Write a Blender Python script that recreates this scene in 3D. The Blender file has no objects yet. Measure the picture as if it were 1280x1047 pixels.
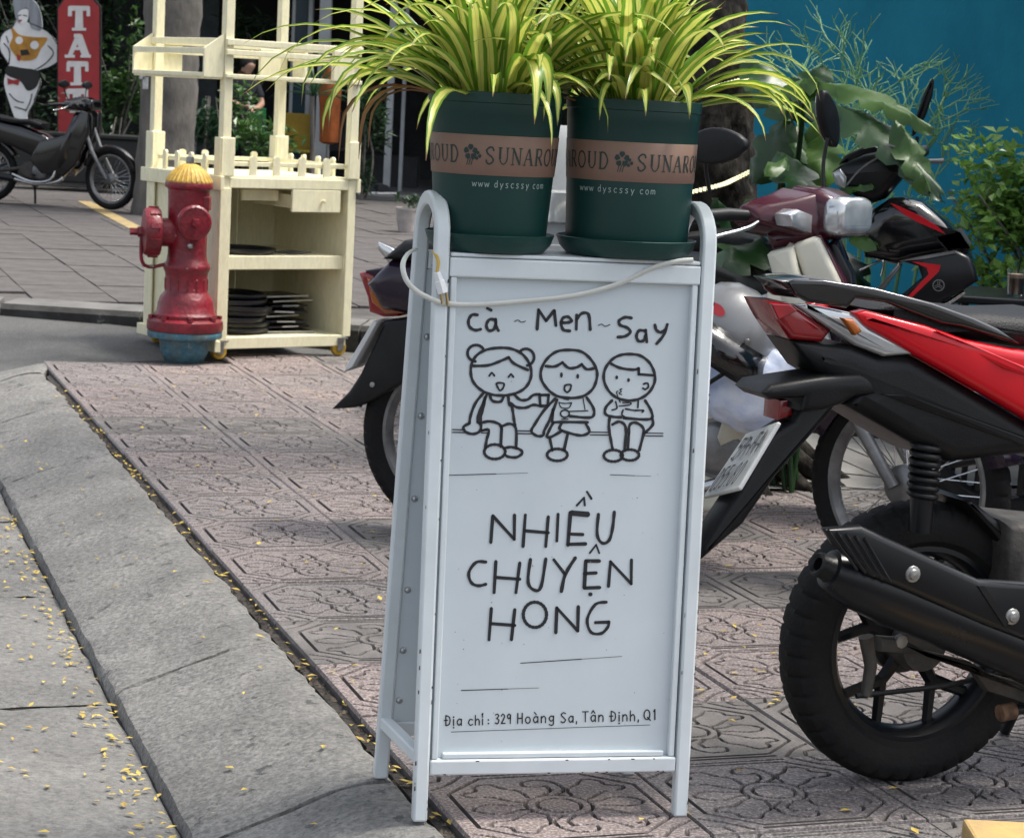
import bpy, bmesh, math, random
import numpy as np
from mathutils import Vector, Matrix
random.seed(7)
SC = bpy.context.scene
COL = SC.collection
rad = math.radians
# ---------------------------------------------------------------- camera
CAM_H, FPX, PITCH, ROLL = 1.2, 2700.0, rad(8.32), rad(3.0)
_f = Vector((0, math.cos(PITCH), -math.sin(PITCH))); _r0 = Vector((1, 0, 0)); _u0 = _r0.cross(_f)
CR = _r0 * math.cos(ROLL) + _u0 * math.sin(ROLL); CU = _u0 * math.cos(ROLL) - _r0 * math.sin(ROLL)
CAM = Vector((0, 0, CAM_H))
cd = bpy.data.cameras.new('camera'); cam = bpy.data.objects.new('camera', cd); COL.objects.link(cam)
cam.matrix_world = Matrix(((CR.x, CU.x, -_f.x, 0), (CR.y, CU.y, -_f.y, 0), (CR.z, CU.z, -_f.z, CAM_H), (0, 0, 0, 1)))
cd.sensor_width = 36; cd.lens = 36 * FPX / 1280; cd.clip_end = 300; cd.clip_start = 0.05
cd.dof.use_dof = True; cd.dof.focus_distance = 3.7; cd.dof.aperture_fstop = 20
SC.camera = cam
# ---------------------------------------------------------------- light
SUN_EL, SUN_AZ = rad(66), rad(80)          # azimuth of the sun seen from above, measured from +Y towards +X
w = bpy.data.worlds.new('World'); SC.world = w; w.use_nodes = True
wn = w.node_tree.nodes; wl = w.node_tree.links
bg = wn['Background']; sky = wn.new('ShaderNodeTexSky'); sky.sky_type = 'NISHITA'; sky.sun_disc = False
sky.sun_elevation = SUN_EL; sky.sun_rotation = SUN_AZ; sky.dust_density = 4.0; sky.air_density = 1.0; sky.ozone_density = 1.0
# thin bright cloud cover: the sky's own light, mostly robbed of its blue
_bw = wn.new('ShaderNodeRGBToBW'); _mx = wn.new('ShaderNodeMix'); _mx.data_type = 'RGBA'; _mx.inputs['Factor'].default_value = .62
wl.new(sky.outputs[0], _bw.inputs[0]); wl.new(sky.outputs[0], _mx.inputs['A']); wl.new(_bw.outputs[0], _mx.inputs['B']); wl.new(_mx.outputs['Result'], bg.inputs[0]); bg.inputs[1].default_value = 0.15
sd = bpy.data.lights.new('sun', 'SUN'); sun = bpy.data.objects.new('sun', sd); COL.objects.link(sun)
sd.energy = 2.0; sd.angle = rad(12); sd.color = (1.0, 0.95, 0.86)
_sv = Vector((math.sin(SUN_AZ) * math.cos(SUN_EL), math.cos(SUN_AZ) * math.cos(SUN_EL), math.sin(SUN_EL)))
sun.rotation_euler = _sv.to_track_quat('Z', 'Y').to_euler()
SC.view_settings.view_transform = 'Standard'; SC.view_settings.look = 'None'
SC.view_settings.exposure = 1.32; SC.view_settings.gamma = 1.0; SC.view_settings.use_curve_mapping = False
SC.cycles.max_bounces = 8

# ---------------------------------------------------------------- photo pixel -> place
def ray(px, py): return _f + CR * ((px - 640) / FPX) - CU * ((py - 523.5) / FPX)
def G(px, py, z=0.0):
    d = ray(px, py); return CAM + d * ((z - CAM_H) / d.z)
def D(px, py, Y):
    d = ray(px, py); return CAM + d * (Y / d.y)
def hit(px, py, p0, n):
    d = ray(px, py); return CAM + d * ((p0 - CAM).dot(n) / d.dot(n))
class Frame:
    """vertical plane: x along yaw, y away from the camera, z up; px() gives local (x, z) on the plane 'off' metres towards the camera"""
    def __init__(s, o, yaw):
        s.o = Vector(o); s.yaw = yaw; s.u = Vector((math.cos(yaw), math.sin(yaw), 0)); s.n = Vector((math.sin(yaw), -math.cos(yaw), 0))
    def px(s, x, y, off=0.0):
        p = hit(x, y, s.o + s.n * off, s.n) - s.o
        return (p.dot(s.u), p.z)
    def pl(s, pts, off=0.0): return [s.px(x, y, off) for x, y in pts]
    def local(s, p):
        q = Vector(p) - s.o; return Vector((q.dot(s.u), -q.dot(s.n), q.z))

# ---------------------------------------------------------------- materials
_mats = {}
def mat(name, col=(.5, .5, .5), rough=.5, metal=0, var=.12, scale=8, bump=0, bscale=60, coat=0, spec=.5, trans=0, col2=None, contrast=None, emit=None, alpha=1, detail=6, stretch=None, speck=None, chips=None):
    if name in _mats: return _mats[name]
    m = bpy.data.materials.new(name); m.use_nodes = True; nt = m.node_tree; N = nt.nodes; L = nt.links
    b = N['Principled BSDF']
    tc = N.new('ShaderNodeTexCoord'); src = tc.outputs['Object']
    if stretch:
        mp = N.new('ShaderNodeMapping'); mp.inputs['Scale'].default_value = stretch; L.new(src, mp.inputs[0]); src = mp.outputs[0]
    c2 = col2 or tuple(c * (1 - var * 2.2) for c in col)
    if var > 0 or col2:
        nz = N.new('ShaderNodeTexNoise'); nz.inputs['Scale'].default_value = scale; nz.inputs['Detail'].default_value = detail; nz.inputs['Roughness'].default_value = .62
        L.new(src, nz.inputs['Vector'])
        cr = N.new('ShaderNodeValToRGB'); lo, hi = contrast or (.35, .65)
        cr.color_ramp.elements[0].position = lo; cr.color_ramp.elements[1].position = hi
        cr.color_ramp.elements[0].color = (*c2, 1); cr.color_ramp.elements[1].color = (*col, 1)
        L.new(nz.outputs['Fac'], cr.inputs[0]); cc = cr.outputs[0]
        if speck:                                     # fine grain over the broad tone
            n3 = N.new('ShaderNodeTexNoise'); n3.inputs['Scale'].default_value = speck[0]; n3.inputs['Detail'].default_value = 5; n3.inputs['Roughness'].default_value = .75; L.new(src, n3.inputs['Vector'])
            r3 = N.new('ShaderNodeValToRGB'); r3.color_ramp.elements[0].position = .36; r3.color_ramp.elements[1].position = .62; g = 1 - speck[1]
            r3.color_ramp.elements[0].color = (g, g, g, 1); r3.color_ramp.elements[1].color = (1.08, 1.08, 1.07, 1); L.new(n3.outputs['Fac'], r3.inputs[0])
            m3 = N.new('ShaderNodeMix'); m3.data_type = 'RGBA'; m3.blend_type = 'MULTIPLY'; m3.inputs['Factor'].default_value = 1; L.new(cc, m3.inputs['A']); L.new(r3.outputs[0], m3.inputs['B']); cc = m3.outputs['Result']
        if chips:                                     # worn or chipped patches of another colour
            n4 = N.new('ShaderNodeTexNoise'); n4.inputs['Scale'].default_value = chips[1]; n4.inputs['Detail'].default_value = 7; n4.inputs['Roughness'].default_value = .7; L.new(tc.outputs['Object'], n4.inputs['Vector'])
            r4 = N.new('ShaderNodeValToRGB'); r4.color_ramp.elements[0].position = chips[2]; r4.color_ramp.elements[1].position = chips[2] + .03; L.new(n4.outputs['Fac'], r4.inputs[0])
            m4 = N.new('ShaderNodeMix'); m4.data_type = 'RGBA'; L.new(r4.outputs[0], m4.inputs['Factor']); L.new(cc, m4.inputs['A']); m4.inputs['B'].default_value = (*chips[0], 1); cc = m4.outputs['Result']
        L.new(cc, b.inputs['Base Color'])
        mr = N.new('ShaderNodeMapRange'); mr.inputs['To Min'].default_value = min(1, rough + .1); mr.inputs['To Max'].default_value = max(.02, rough - .06)
        L.new(nz.outputs['Fac'], mr.inputs[0]); L.new(mr.outputs[0], b.inputs['Roughness'])
    else:
        b.inputs['Base Color'].default_value = (*col, 1); b.inputs['Roughness'].default_value = rough
    b.inputs['Metallic'].default_value = metal; b.inputs['Coat Weight'].default_value = coat; b.inputs['Coat Roughness'].default_value = .06
    b.inputs['Specular IOR Level'].default_value = spec; b.inputs['Transmission Weight'].default_value = trans; b.inputs['Alpha'].default_value = alpha
    if emit: b.inputs['Emission Color'].default_value = (*emit[:3], 1); b.inputs['Emission Strength'].default_value = emit[3]
    if bump:
        n2 = N.new('ShaderNodeTexNoise'); n2.inputs['Scale'].default_value = bscale; n2.inputs['Detail'].default_value = 8
        L.new(src, n2.inputs['Vector']); bp = N.new('ShaderNodeBump'); bp.inputs['Strength'].default_value = min(1, bump); bp.inputs['Distance'].default_value = .01
        L.new(n2.outputs['Fac'], bp.inputs['Height']); L.new(bp.outputs[0], b.inputs['Normal'])
    _mats[name] = m; return m
def leaf_mat(name, col, col2, rough=.45, translucent=.35, stripe=None, scale=6):
    """leaf: colour varies with noise (and across the blade for a striped one), light passes through"""
    if name in _mats: return _mats[name]
    m = bpy.data.materials.new(name); m.use_nodes = True; nt = m.node_tree; N = nt.nodes; L = nt.links
    b = N['Principled BSDF']; out = N['Material Output']
    tc = N.new('ShaderNodeTexCoord'); oi = N.new('ShaderNodeObjectInfo')
    nz = N.new('ShaderNodeTexNoise'); nz.inputs['Scale'].default_value = scale; nz.inputs['Detail'].default_value = 4; L.new(tc.outputs['Object'], nz.inputs[0])
    cr = N.new('ShaderNodeValToRGB'); cr.color_ramp.elements[0].position = .3; cr.color_ramp.elements[1].position = .7
    cr.color_ramp.elements[0].color = (*col, 1); cr.color_ramp.elements[1].color = (*col2, 1); L.new(nz.outputs['Fac'], cr.inputs[0]); c = cr.outputs[0]
    if stripe:
        sx = N.new('ShaderNodeSeparateXYZ'); L.new(tc.outputs['UV'], sx.inputs[0])
        wv = N.new('ShaderNodeTexNoise'); wv.inputs['Scale'].default_value = 1.0; mpp = N.new('ShaderNodeMapping'); mpp.inputs['Scale'].default_value = (14, .6, 1); L.new(tc.outputs['UV'], mpp.inputs[0]); L.new(mpp.outputs[0], wv.inputs[0])
        ad = N.new('ShaderNodeMath'); ad.operation = 'MULTIPLY_ADD'; ad.inputs[1].default_value = .28; L.new(wv.outputs['Fac'], ad.inputs[0]); L.new(sx.outputs[0], ad.inputs[2])
        r2 = N.new('ShaderNodeValToRGB'); e = r2.color_ramp.elements
        e[0].position = .34; e[0].color = (1, 1, 1, 1); e[1].position = .42; e[1].color = (0, 0, 0, 1)
        a = e.new(.84); a.color = (0, 0, 0, 1); a = e.new(.92); a.color = (1, 1, 1, 1)
        a = e.new(.60); a.color = (0, 0, 0, 1); a = e.new(.635); a.color = (.75, .75, .75, 1); a = e.new(.67); a.color = (0, 0, 0, 1)
        L.new(ad.outputs[0], r2.inputs[0])
        mx = N.new('ShaderNodeMix'); mx.data_type = 'RGBA'; L.new(r2.outputs[0], mx.inputs['Factor']); L.new(c, mx.inputs['A']); mx.inputs['B'].default_value = (*stripe, 1); c = mx.outputs['Result']
        r5 = N.new('ShaderNodeValToRGB'); r5.color_ramp.elements[0].position = .945; r5.color_ramp.elements[1].position = .975; L.new(sx.outputs[1], r5.inputs[0])
        m5 = N.new('ShaderNodeMix'); m5.data_type = 'RGBA'; L.new(r5.outputs[0], m5.inputs['Factor']); L.new(c, m5.inputs['A']); m5.inputs['B'].default_value = (.22, .13, .05, 1); c = m5.outputs['Result']
    hv = N.new('ShaderNodeHueSaturation'); mr = N.new('ShaderNodeMapRange'); mr.inputs['To Min'].default_value = .78; mr.inputs['To Max'].default_value = 1.15
    L.new(oi.outputs['Random'], mr.inputs[0]); L.new(mr.outputs[0], hv.inputs['Value']); L.new(c, hv.inputs['Color']); c = hv.outputs[0]
    L.new(c, b.inputs['Base Color']); b.inputs['Roughness'].default_value = rough
    tr = N.new('ShaderNodeBsdfTranslucent'); L.new(c, tr.inputs['Color']); ms = N.new('ShaderNodeMixShader'); ms.inputs[0].default_value = translucent
    L.new(b.outputs[0], ms.inputs[1]); L.new(tr.outputs[0], ms.inputs[2]); L.new(ms.outputs[0], out.inputs['Surface'])
    _mats[name] = m; return m

# ---------------------------------------------------------------- mesh helpers
def catmull(pts, n=6, closed=False):
    P = [Vector(p) for p in pts]; out = []
    N_ = len(P); rng = range(N_ if closed else N_ - 1)
    for i in rng:
        g = (lambda k: P[k % N_]) if closed else (lambda k: P[max(0, min(N_ - 1, k))])
        a, b, c, d = g(i - 1), g(i), g(i + 1), g(i + 2)
        for k in range(n):
            t = k / n
            out.append(.5 * ((2 * b) + (c - a) * t + (2 * a - 5 * b + 4 * c - d) * t * t + (3 * b - a - 3 * c + d) * t ** 3))
    if not closed: out.append(P[-1])
    return out
class MB:
    def __init__(s): s.v = []; s.f = []; s.uv = None
    def add(s, vs, fs, M=None):
        k = len(s.v); s.v += [(M @ Vector(v)) if M else Vector(v) for v in vs]; s.f += [tuple(i + k for i in f) for f in fs]; return s
    def box(s, c, d, rz=0, M=None):
        x, y, z = d[0] / 2, d[1] / 2, d[2] / 2
        vs = [(-x, -y, -z), (x, -y, -z), (x, y, -z), (-x, y, -z), (-x, -y, z), (x, -y, z), (x, y, z), (-x, y, z)]
        T = Matrix.Translation(c) @ Matrix.Rotation(rz, 4, 'Z')
        if M: T = M @ T
        return s.add(vs, [(0, 3, 2, 1), (4, 5, 6, 7), (0, 1, 5, 4), (1, 2, 6, 5), (2, 3, 7, 6), (3, 0, 4, 7)], T)
    def prism(s, poly, y0, y1, M=None, inset=0):
        """polygon in local x,z pushed from y0 to y1; inset shrinks the y0 (near) face"""
        n = len(poly); cx = sum(p[0] for p in poly) / n; cz = sum(p[1] for p in poly) / n
        near = [(p[0] + (cx - p[0]) * inset, y0, p[1] + (cz - p[1]) * inset) for p in poly]
        vs = near + [(p[0], y1, p[1]) for p in poly]
        ar = sum(poly[i][0] * poly[(i + 1) % n][1] - poly[(i + 1) % n][0] * poly[i][1] for i in range(n))
        fs = [tuple(range(n)), tuple(range(2 * n - 1, n - 1, -1))] + [(i, i + n, (i + 1) % n + n, (i + 1) % n) for i in range(n)]
        if (ar < 0) ^ (y0 > y1): fs = [f[::-1] for f in fs]
        return s.add(vs, fs, M)
    def crown(s, poly, y0, y1, r, steps=4, M=None):
        """rounded slab: polygon outline in x,z between y0 and y1 with edges rounded by r (layers of inset outlines)"""
        n = len(poly); ar = sum(poly[i][0] * poly[(i + 1) % n][1] - poly[(i + 1) % n][0] * poly[i][1] for i in range(n))
        sg = 1 if ar > 0 else -1
        nor = []
        for i in range(n):
            a, b, c = Vector(poly[i - 1]), Vector(poly[i]), Vector(poly[(i + 1) % n])
            e1 = (b - a).normalized(); e2 = (c - b).normalized(); n1 = Vector((-e1.y, e1.x)) * sg; n2 = Vector((-e2.y, e2.x)) * sg
            m = (n1 + n2); m = m.normalized() if m.length > 1e-6 else n1
            nor.append(m / max(.5, m.dot(n1)))
        lay = [];
        for k in range(steps + 1):
            a = math.pi / 2 * k / steps; lay.append((y0 + r * (1 - math.sin(a)) if y0 < y1 else y0 - r * (1 - math.sin(a)), r * (1 - math.cos(a))))
        lay = [(y, r - (r - i_)) for y, i_ in lay]
        L0 = [(y0 + math.copysign(r * (1 - math.cos(math.pi / 2 * k / steps)), y1 - y0), r * (1 - math.sin(math.pi / 2 * k / steps))) for k in range(steps + 1)]
        L1 = [(y1 - (y - y0), i_) for y, i_ in reversed(L0)]
        vs = []; LL = L0 + L1
        for y, i_ in LL: vs += [(p[0] + nor[j].x * i_, y, p[1] + nor[j].y * i_) for j, p in enumerate(poly)]
        fs = [tuple(range(n)), tuple(range(len(LL) * n - 1, (len(LL) - 1) * n - 1, -1))]
        for k in range(len(LL) - 1):
            for j in range(n): fs.append((k * n + j, (k + 1) * n + j, (k + 1) * n + (j + 1) % n, k * n + (j + 1) % n))
        if (ar < 0) ^ (y0 > y1): fs = [f[::-1] for f in fs]
        return s.add(vs, fs, M)
    def tube(s, pts, r, seg=8, M=None, caps=True, flat=1.0, closed=False):
        P = [Vector(p) for p in pts]; n = len(P); R_ = r if hasattr(r, '__len__') else [r] * n
        ref = Vector((0, 0, 1)); d0 = (P[1] - P[0]).normalized()
        if abs(d0.dot(ref)) > .95: ref = Vector((1, 0, 0))
        a = d0.cross(ref).normalized(); vs = []; fs = []
        for i in range(n):
            if closed: d = (P[(i + 1) % n] - P[i - 1]).normalized()
            else: d = (P[min(n - 1, i + 1)] - P[max(0, i - 1)]).normalized()
            a = (a - d * a.dot(d)).normalized(); b = d.cross(a)
            for k in range(seg):
                t = 2 * math.pi * k / seg; vs.append(P[i] + (a * math.cos(t) + b * math.sin(t) * flat) * R_[i])
        for i in range(n if closed else n - 1):
            for k in range(seg): fs.append((i * seg + k, i * seg + (k + 1) % seg, ((i + 1) % n) * seg + (k + 1) % seg, ((i + 1) % n) * seg + k))
        if caps and not closed: fs += [tuple(range(seg - 1, -1, -1)), tuple(range((n - 1) * seg, n * seg))]
        return s.add(vs, fs, M)
    def lathe(s, prof, seg=32, M=None, wob=None):
        """profile of (r, z) turned round z"""
        n = len(prof); vs = []; fs = []
        for i, (r, z) in enumerate(prof):
            for k in range(seg):
                t = 2 * math.pi * k / seg; rr = r * (wob(t, i) if wob else 1); vs.append((rr * math.cos(t), rr * math.sin(t), z))
        for i in range(n - 1):
            for k in range(seg): fs.append((i * seg + k, i * seg + (k + 1) % seg, (i + 1) * seg + (k + 1) % seg, (i + 1) * seg + k))
        if prof[0][0] > 1e-6: fs.append(tuple(range(seg - 1, -1, -1)))
        if prof[-1][0] > 1e-6: fs.append(tuple(range((n - 1) * seg, n * seg)))
        return s.add(vs, fs, M)
    def build(s, name, m, parent=None, smooth=None, bevel=0, bseg=2, subd=0, weld=False):
        me = bpy.data.meshes.new(name); me.from_pydata([tuple(v) for v in s.v], [], s.f)
        if weld:
            bm = bmesh.new(); bm.from_mesh(me); bmesh.ops.remove_doubles(bm, verts=bm.verts, dist=1e-5); bm.to_mesh(me); bm.free()
        me.update(); o = bpy.data.objects.new(name, me); COL.objects.link(o); me.materials.append(m)
        if parent: o.parent = parent
        if smooth is not None:
            me.polygons.foreach_set('use_smooth', [True] * len(me.polygons)); me.set_sharp_from_angle(angle=rad(smooth))
        if bevel:
            b = o.modifiers.new('b', 'BEVEL'); b.width = bevel; b.segments = bseg; b.limit_method = 'ANGLE'; b.angle_limit = rad(35)
        if subd:
            b = o.modifiers.new('s', 'SUBSURF'); b.levels = b.render_levels = subd
        return o
def empty(name, loc=(0, 0, 0), rz=0.0, **kw):
    o = bpy.data.objects.new(name, None); COL.objects.link(o); o.location = loc; o.rotation_euler = (0, 0, rz); o.empty_display_size = .1
    return tag(o, **kw)
def tag(o, label=None, cat=None, group=None, kind=None):
    if label: o['label'] = label
    if cat: o['category'] = cat
    if group: o['group'] = group
    if kind: o['kind'] = kind
    return o
def copy_tree(o, parent=None):
    c = o.copy(); COL.objects.link(c); c.parent = parent
    for ch in list(o.children): copy_tree(ch, c)
    return c
RX = lambda a: Matrix.Rotation(a, 4, 'X')
RY = lambda a: Matrix.Rotation(a, 4, 'Y')
RZ = lambda a: Matrix.Rotation(a, 4, 'Z')
T = lambda x, y, z: Matrix.Translation((x, y, z))

# drawn strokes: ribbons of given width in a 2-D space, carried to 3-D by fn(x, y)
def strokes(mb, lines, wd, fn, smooth=4, caps=True):
    for ln in lines:
        w_ = wd; pts = ln; closed = False; dosm = smooth
        if isinstance(ln, dict): w_ = ln.get('w', wd); pts = ln['p']; closed = ln.get('c', False); dosm = ln.get('s', smooth)
        P = [Vector((p[0], p[1], 0)) for p in pts]
        if dosm == 0 and len(P) > 2:
            Q = P + ([P[0]] if closed else [])
            strokes(mb, [{'p': [(a.x, a.y), (b.x, b.y)], 'w': w_} for a, b in zip(Q[:-1], Q[1:])], wd, fn, 0, caps); continue
        if len(P) == 1: P = [P[0] + Vector((-w_ * .05, 0, 0)), P[0] + Vector((w_ * .05, 0, 0))]; dosm = 0
        if dosm and len(P) > 2: P = catmull(P, dosm, closed)
        n = len(P); L = []; R_ = []
        for i in range(n):
            if closed: d = P[(i + 1) % n] - P[i - 1]
            else: d = P[min(n - 1, i + 1)] - P[max(0, i - 1)]
            if d.length < 1e-9: d = Vector((1, 0, 0))
            d.normalize(); q = Vector((-d.y, d.x, 0)) * (w_ / 2) * (1 + .12 * math.sin(i * 1.7 + P[0].x))
            L.append(P[i] + q); R_.append(P[i] - q)
        vs = [fn(p.x, p.y) for p in L] + [fn(p.x, p.y) for p in R_]
        fs = [(i, i + n, (i + 1) % n + n, (i + 1) % n) for i in range(n if closed else n - 1)]
        mb.add(vs, fs)
        if caps and not closed:
            for e, dd in ((0, P[0] - P[1]), (n - 1, P[-1] - P[-2])):
                a0 = math.atan2(dd.y, dd.x); cv = [fn(P[e].x, P[e].y)] + [fn(P[e].x + w_ / 2 * math.cos(a0 + t), P[e].y + w_ / 2 * math.sin(a0 + t)) for t in [k * math.pi / 6 - math.pi / 2 for k in range(7)]]
                mb.add(cv, [(0, k, k + 1) for k in range(1, 7)])
def ell(cx, cy, rx, ry, n=20, a0=0, a1=360): return [(cx + rx * math.cos(rad(a0 + (a1 - a0) * k / n)), cy + ry * math.sin(rad(a0 + (a1 - a0) * k / n))) for k in range(n if a1 - a0 == 360 else n + 1)]
# one-line alphabet (x 0..1, y 0..1 = cap height)
_a = [[(.85, .5), (.5, .64), (.15, .35), (.4, .02), (.8, .2)], [(.85, .62), (.85, .0)]]
_n = [[(.15, .62), (.15, 0)], [(.15, .4), (.5, .64), (.82, .45), (.82, 0)]]
_i = [[(.5, .6), (.5, 0)]]
GLY = {'D': [[(.15, 1), (.15, 0)], [(.15, 1), (.7, .85), (.85, .5), (.7, .12), (.15, 0)]], 'a': _a, 'n': _n, 'i': _i + [[(.5, .84)]],
 'c': [[(.85, .55), (.45, .62), (.15, .3), (.45, 0), (.85, .08)]], 'h': [[(.15, 1), (.15, 0)], [(.15, .4), (.5, .62), (.82, .45), (.82, 0)]],
 'o': [{'p': ell(.5, .3, .37, .31, 12), 'c': True}], 'g': [[(.85, .5), (.5, .64), (.15, .4), (.45, .12), (.85, .3)], [(.85, .64), (.82, -.15), (.5, -.3), (.2, -.2)]],
 '3': [[(.15, .92), (.6, 1), (.8, .78), (.4, .55)], [(.4, .55), (.85, .35), (.6, 0), (.1, .08)]], '2': [[(.12, .8), (.45, 1), (.8, .78), (.5, .35), (.1, .02)], [(.1, .02), (.9, .02)]],
 '9': [[(.82, .75), (.5, 1), (.15, .75), (.45, .5), (.82, .75)], [(.82, .9), (.75, 0)]], 'H': [[(.15, 1), (.12, 0)], [(.85, 1), (.85, 0)], [(.15, .5), (.85, .5)]],
 'S': [[(.85, .9), (.5, 1), (.15, .78), (.5, .52), (.85, .25), (.5, 0), (.1, .1)]], 'T': [[(.05, 1), (.95, 1)], [(.5, 1), (.5, 0)]],
 'Q': [{'p': ell(.48, .52, .4, .48, 14), 'c': True}, [(.55, .25), (.95, -.05)]], '1': [[(.3, .8), (.55, 1)], [(.55, 1), (.55, 0)]], ':': [[(.5, .5)], [(.5, .08)]], ',': [[(.4, .08), (.3, -.15)]],
 '5': [{'p': [(.8, 1), (.2, 1), (.18, .58)], 's': 0}, [(.18, .58), (.6, .65), (.85, .35), (.55, 0), (.12, .08)]], '0': [{'p': ell(.5, .5, .38, .5, 14), 'c': True}], '8': [{'p': ell(.5, .75, .3, .25, 12), 'c': True}, {'p': ell(.5, .26, .36, .26, 12), 'c': True}],
 'F': [{'p': [(.85, 1), (.15, 1), (.15, 0)], 's': 0}, [(.15, .52), (.7, .52)]], 'A': [{'p': [(.05, 0), (.5, 1), (.95, 0)], 's': 0}, [(.22, .35), (.78, .35)]], '-': [[(.15, .48), (.85, .48)]], '.': [[(.5, .04)]],
 'U': [[(.12, 1), (.12, .3), (.5, 0), (.88, .3), (.88, 1)]], 'N': [{'p': [(.12, 0), (.12, 1), (.88, 0), (.88, 1)], 's': 0}], 'R': [[(.15, 1), (.15, 0)], [(.15, 1), (.7, .95), (.75, .62), (.15, .5)], [(.4, .5), (.92, 0)]], 'O': [{'p': ell(.5, .5, .45, .5, 16), 'c': True}],
 'w': [{'p': [(.0, .62), (.25, 0), (.5, .55), (.75, 0), (1, .62)], 's': 0}], 'd': [[(.8, .45), (.45, .64), (.15, .3), (.45, 0), (.8, .2)], [(.82, 1), (.82, 0)]], 'y': [[(.12, .62), (.5, .05)], [(.9, .62), (.3, -.3)]], 's': [[(.8, .56), (.45, .63), (.2, .48), (.75, .18), (.45, 0), (.12, .06)]],
 'm': [[(.08, .62), (.08, 0)], [(.08, .45), (.3, .62), (.5, .45), (.5, 0)], [(.5, .45), (.72, .62), (.92, .45), (.92, 0)]], 'I': [[(.5, 1), (.5, 0)]], 'L': [{'p': [(.15, 1), (.15, 0), (.85, 0)], 's': 0}]}
def word(txt, x0, x1, y0, y1, h, marks=None, gap=.25, flip=True):
    """letters spread over x0..x1 on a base line from y0 to y1; flip for y pointing down"""
    wid = [({'i': .4, '1': .6, ':': .5, ',': .5, 'w': 1.2, 'm': 1.2, 'I': .4, '.': .4}).get(c, 1) for c in txt]; tot = sum(wid) + gap * (len(txt) - 1); un = (x1 - x0) / tot; x = x0; out = []
    for k, c in enumerate(txt):
        for g in GLY.get(c, []) + (marks or {}).get(k, []):
            d = g if isinstance(g, dict) else {'p': g}
            q = dict(d); q['p'] = []
            for a, b in d['p']:
                X = x + a * wid[k] * un; Y = y0 + (y1 - y0) * (X - x0) / (x1 - x0); q['p'].append((X, Y - b * h if flip else Y + b * h))
            out.append(q)
        x += (wid[k] + gap) * un
    return out
# ================================================================ GROUND
KA = rad(19.04); KU = Vector((-math.sin(KA), math.cos(KA), 0)); KV = Vector((math.cos(KA), math.sin(KA), 0))
def K(v, t, z=0.0): p = KV * v + KU * t; return Vector((p.x, p.y, z))
def kvt(p): return (p.dot(KV), p.dot(KU))
m_asph = mat('asphalt', (.135, .135, .134), .85, var=.14, scale=3, bump=.9, bscale=160, speck=(110, .5))
m_kerb = mat('kerb_granite', (.26, .252, .236), .82, col2=(.15, .147, .14), scale=3.5, bump=.8, bscale=70, contrast=(.3, .7), detail=14, speck=(75, .5), chips=((.07, .07, .068), 18, .60))
m_gut = mat('gutter_concrete', (.235, .228, .215), .85, col2=(.125, .123, .118), scale=2.2, bump=.7, bscale=90, contrast=(.3, .7), detail=14, speck=(60, .35), chips=((.10, .095, .09), 5, .64))
m_dirt = mat('joint_dirt', (.06, .052, .045), .95, var=.3, scale=30, bump=1, bscale=90)
m_conc = mat('patch_concrete', (.25, .24, .225), .85, col2=(.16, .155, .148), scale=2.2, bump=.4, bscale=80, detail=9)
def tile_material():
    m = bpy.data.materials.new('terrazzo_tile'); m.use_nodes = True; N = m.node_tree.nodes; L = m.node_tree.links; b = N['Principled BSDF']
    tc = N.new('ShaderNodeTexCoord'); oi = N.new('ShaderNodeObjectInfo'); geo = N.new('ShaderNodeNewGeometry')
    vo = N.new('ShaderNodeTexNoise'); vo.inputs['Scale'].default_value = 170; vo.inputs['Detail'].default_value = 2; L.new(geo.outputs['Position'], vo.inputs[0])
    cr = N.new('ShaderNodeValToRGB'); e = cr.color_ramp.elements; e[0].position = .34; e[0].color = (.112, .101, .10, 1); e[1].position = .7; e[1].color = (.38, .355, .35, 1)
    k = e.new(.5); k.color = (.19, .172, .17, 1); L.new(vo.outputs['Fac'], cr.inputs[0])
    n2 = N.new('ShaderNodeTexNoise'); n2.inputs['Scale'].default_value = 1.1; n2.inputs['Detail'].default_value = 6; L.new(geo.outputs['Position'], n2.inputs[0])
    c2 = N.new('ShaderNodeValToRGB'); c2.color_ramp.elements[0].position = .35; c2.color_ramp.elements[0].color = (.72, .70, .69, 1); c2.color_ramp.elements[1].position = .7; c2.color_ramp.elements[1].color = (1.12, 1.03, .99, 1); L.new(n2.outputs['Fac'], c2.inputs[0])
    mx = N.new('ShaderNodeMix'); mx.data_type = 'RGBA'; mx.blend_type = 'MULTIPLY'; mx.inputs['Factor'].default_value = 1; L.new(cr.outputs[0], mx.inputs['A']); L.new(c2.outputs[0], mx.inputs['B'])
    hs = N.new('ShaderNodeHueSaturation'); mr = N.new('ShaderNodeMapRange'); mr.inputs['To Min'].default_value = .86; mr.inputs['To Max'].default_value = 1.12; L.new(oi.outputs['Random'], mr.inputs[0]); L.new(mr.outputs[0], hs.inputs['Value'])
    mr2 = N.new('ShaderNodeMapRange'); mr2.inputs['To Min'].default_value = .7; mr2.inputs['To Max'].default_value = 1.35; L.new(oi.outputs['Random'], mr2.inputs[0]); L.new(mr2.outputs[0], hs.inputs['Saturation'])
    L.new(mx.outputs['Result'], hs.inputs['Color']); L.new(hs.outputs[0], b.inputs['Base Color']); b.inputs['Roughness'].default_value = .62
    bp = N.new('ShaderNodeBump'); bp.inputs['Strength'].default_value = .2; bp.inputs['Distance'].default_value = .002; L.new(vo.outputs['Fac'], bp.inputs['Height']); L.new(bp.outputs[0], b.inputs['Normal'])
    return m
m_tile = tile_material()
TV, TT = .411, .385
m_groove = mat('dark_groove', (.105, .094, .09), .9, var=.25, scale=20, bump=.3)  # darker tone given to the faces sunk below the tile top
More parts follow.
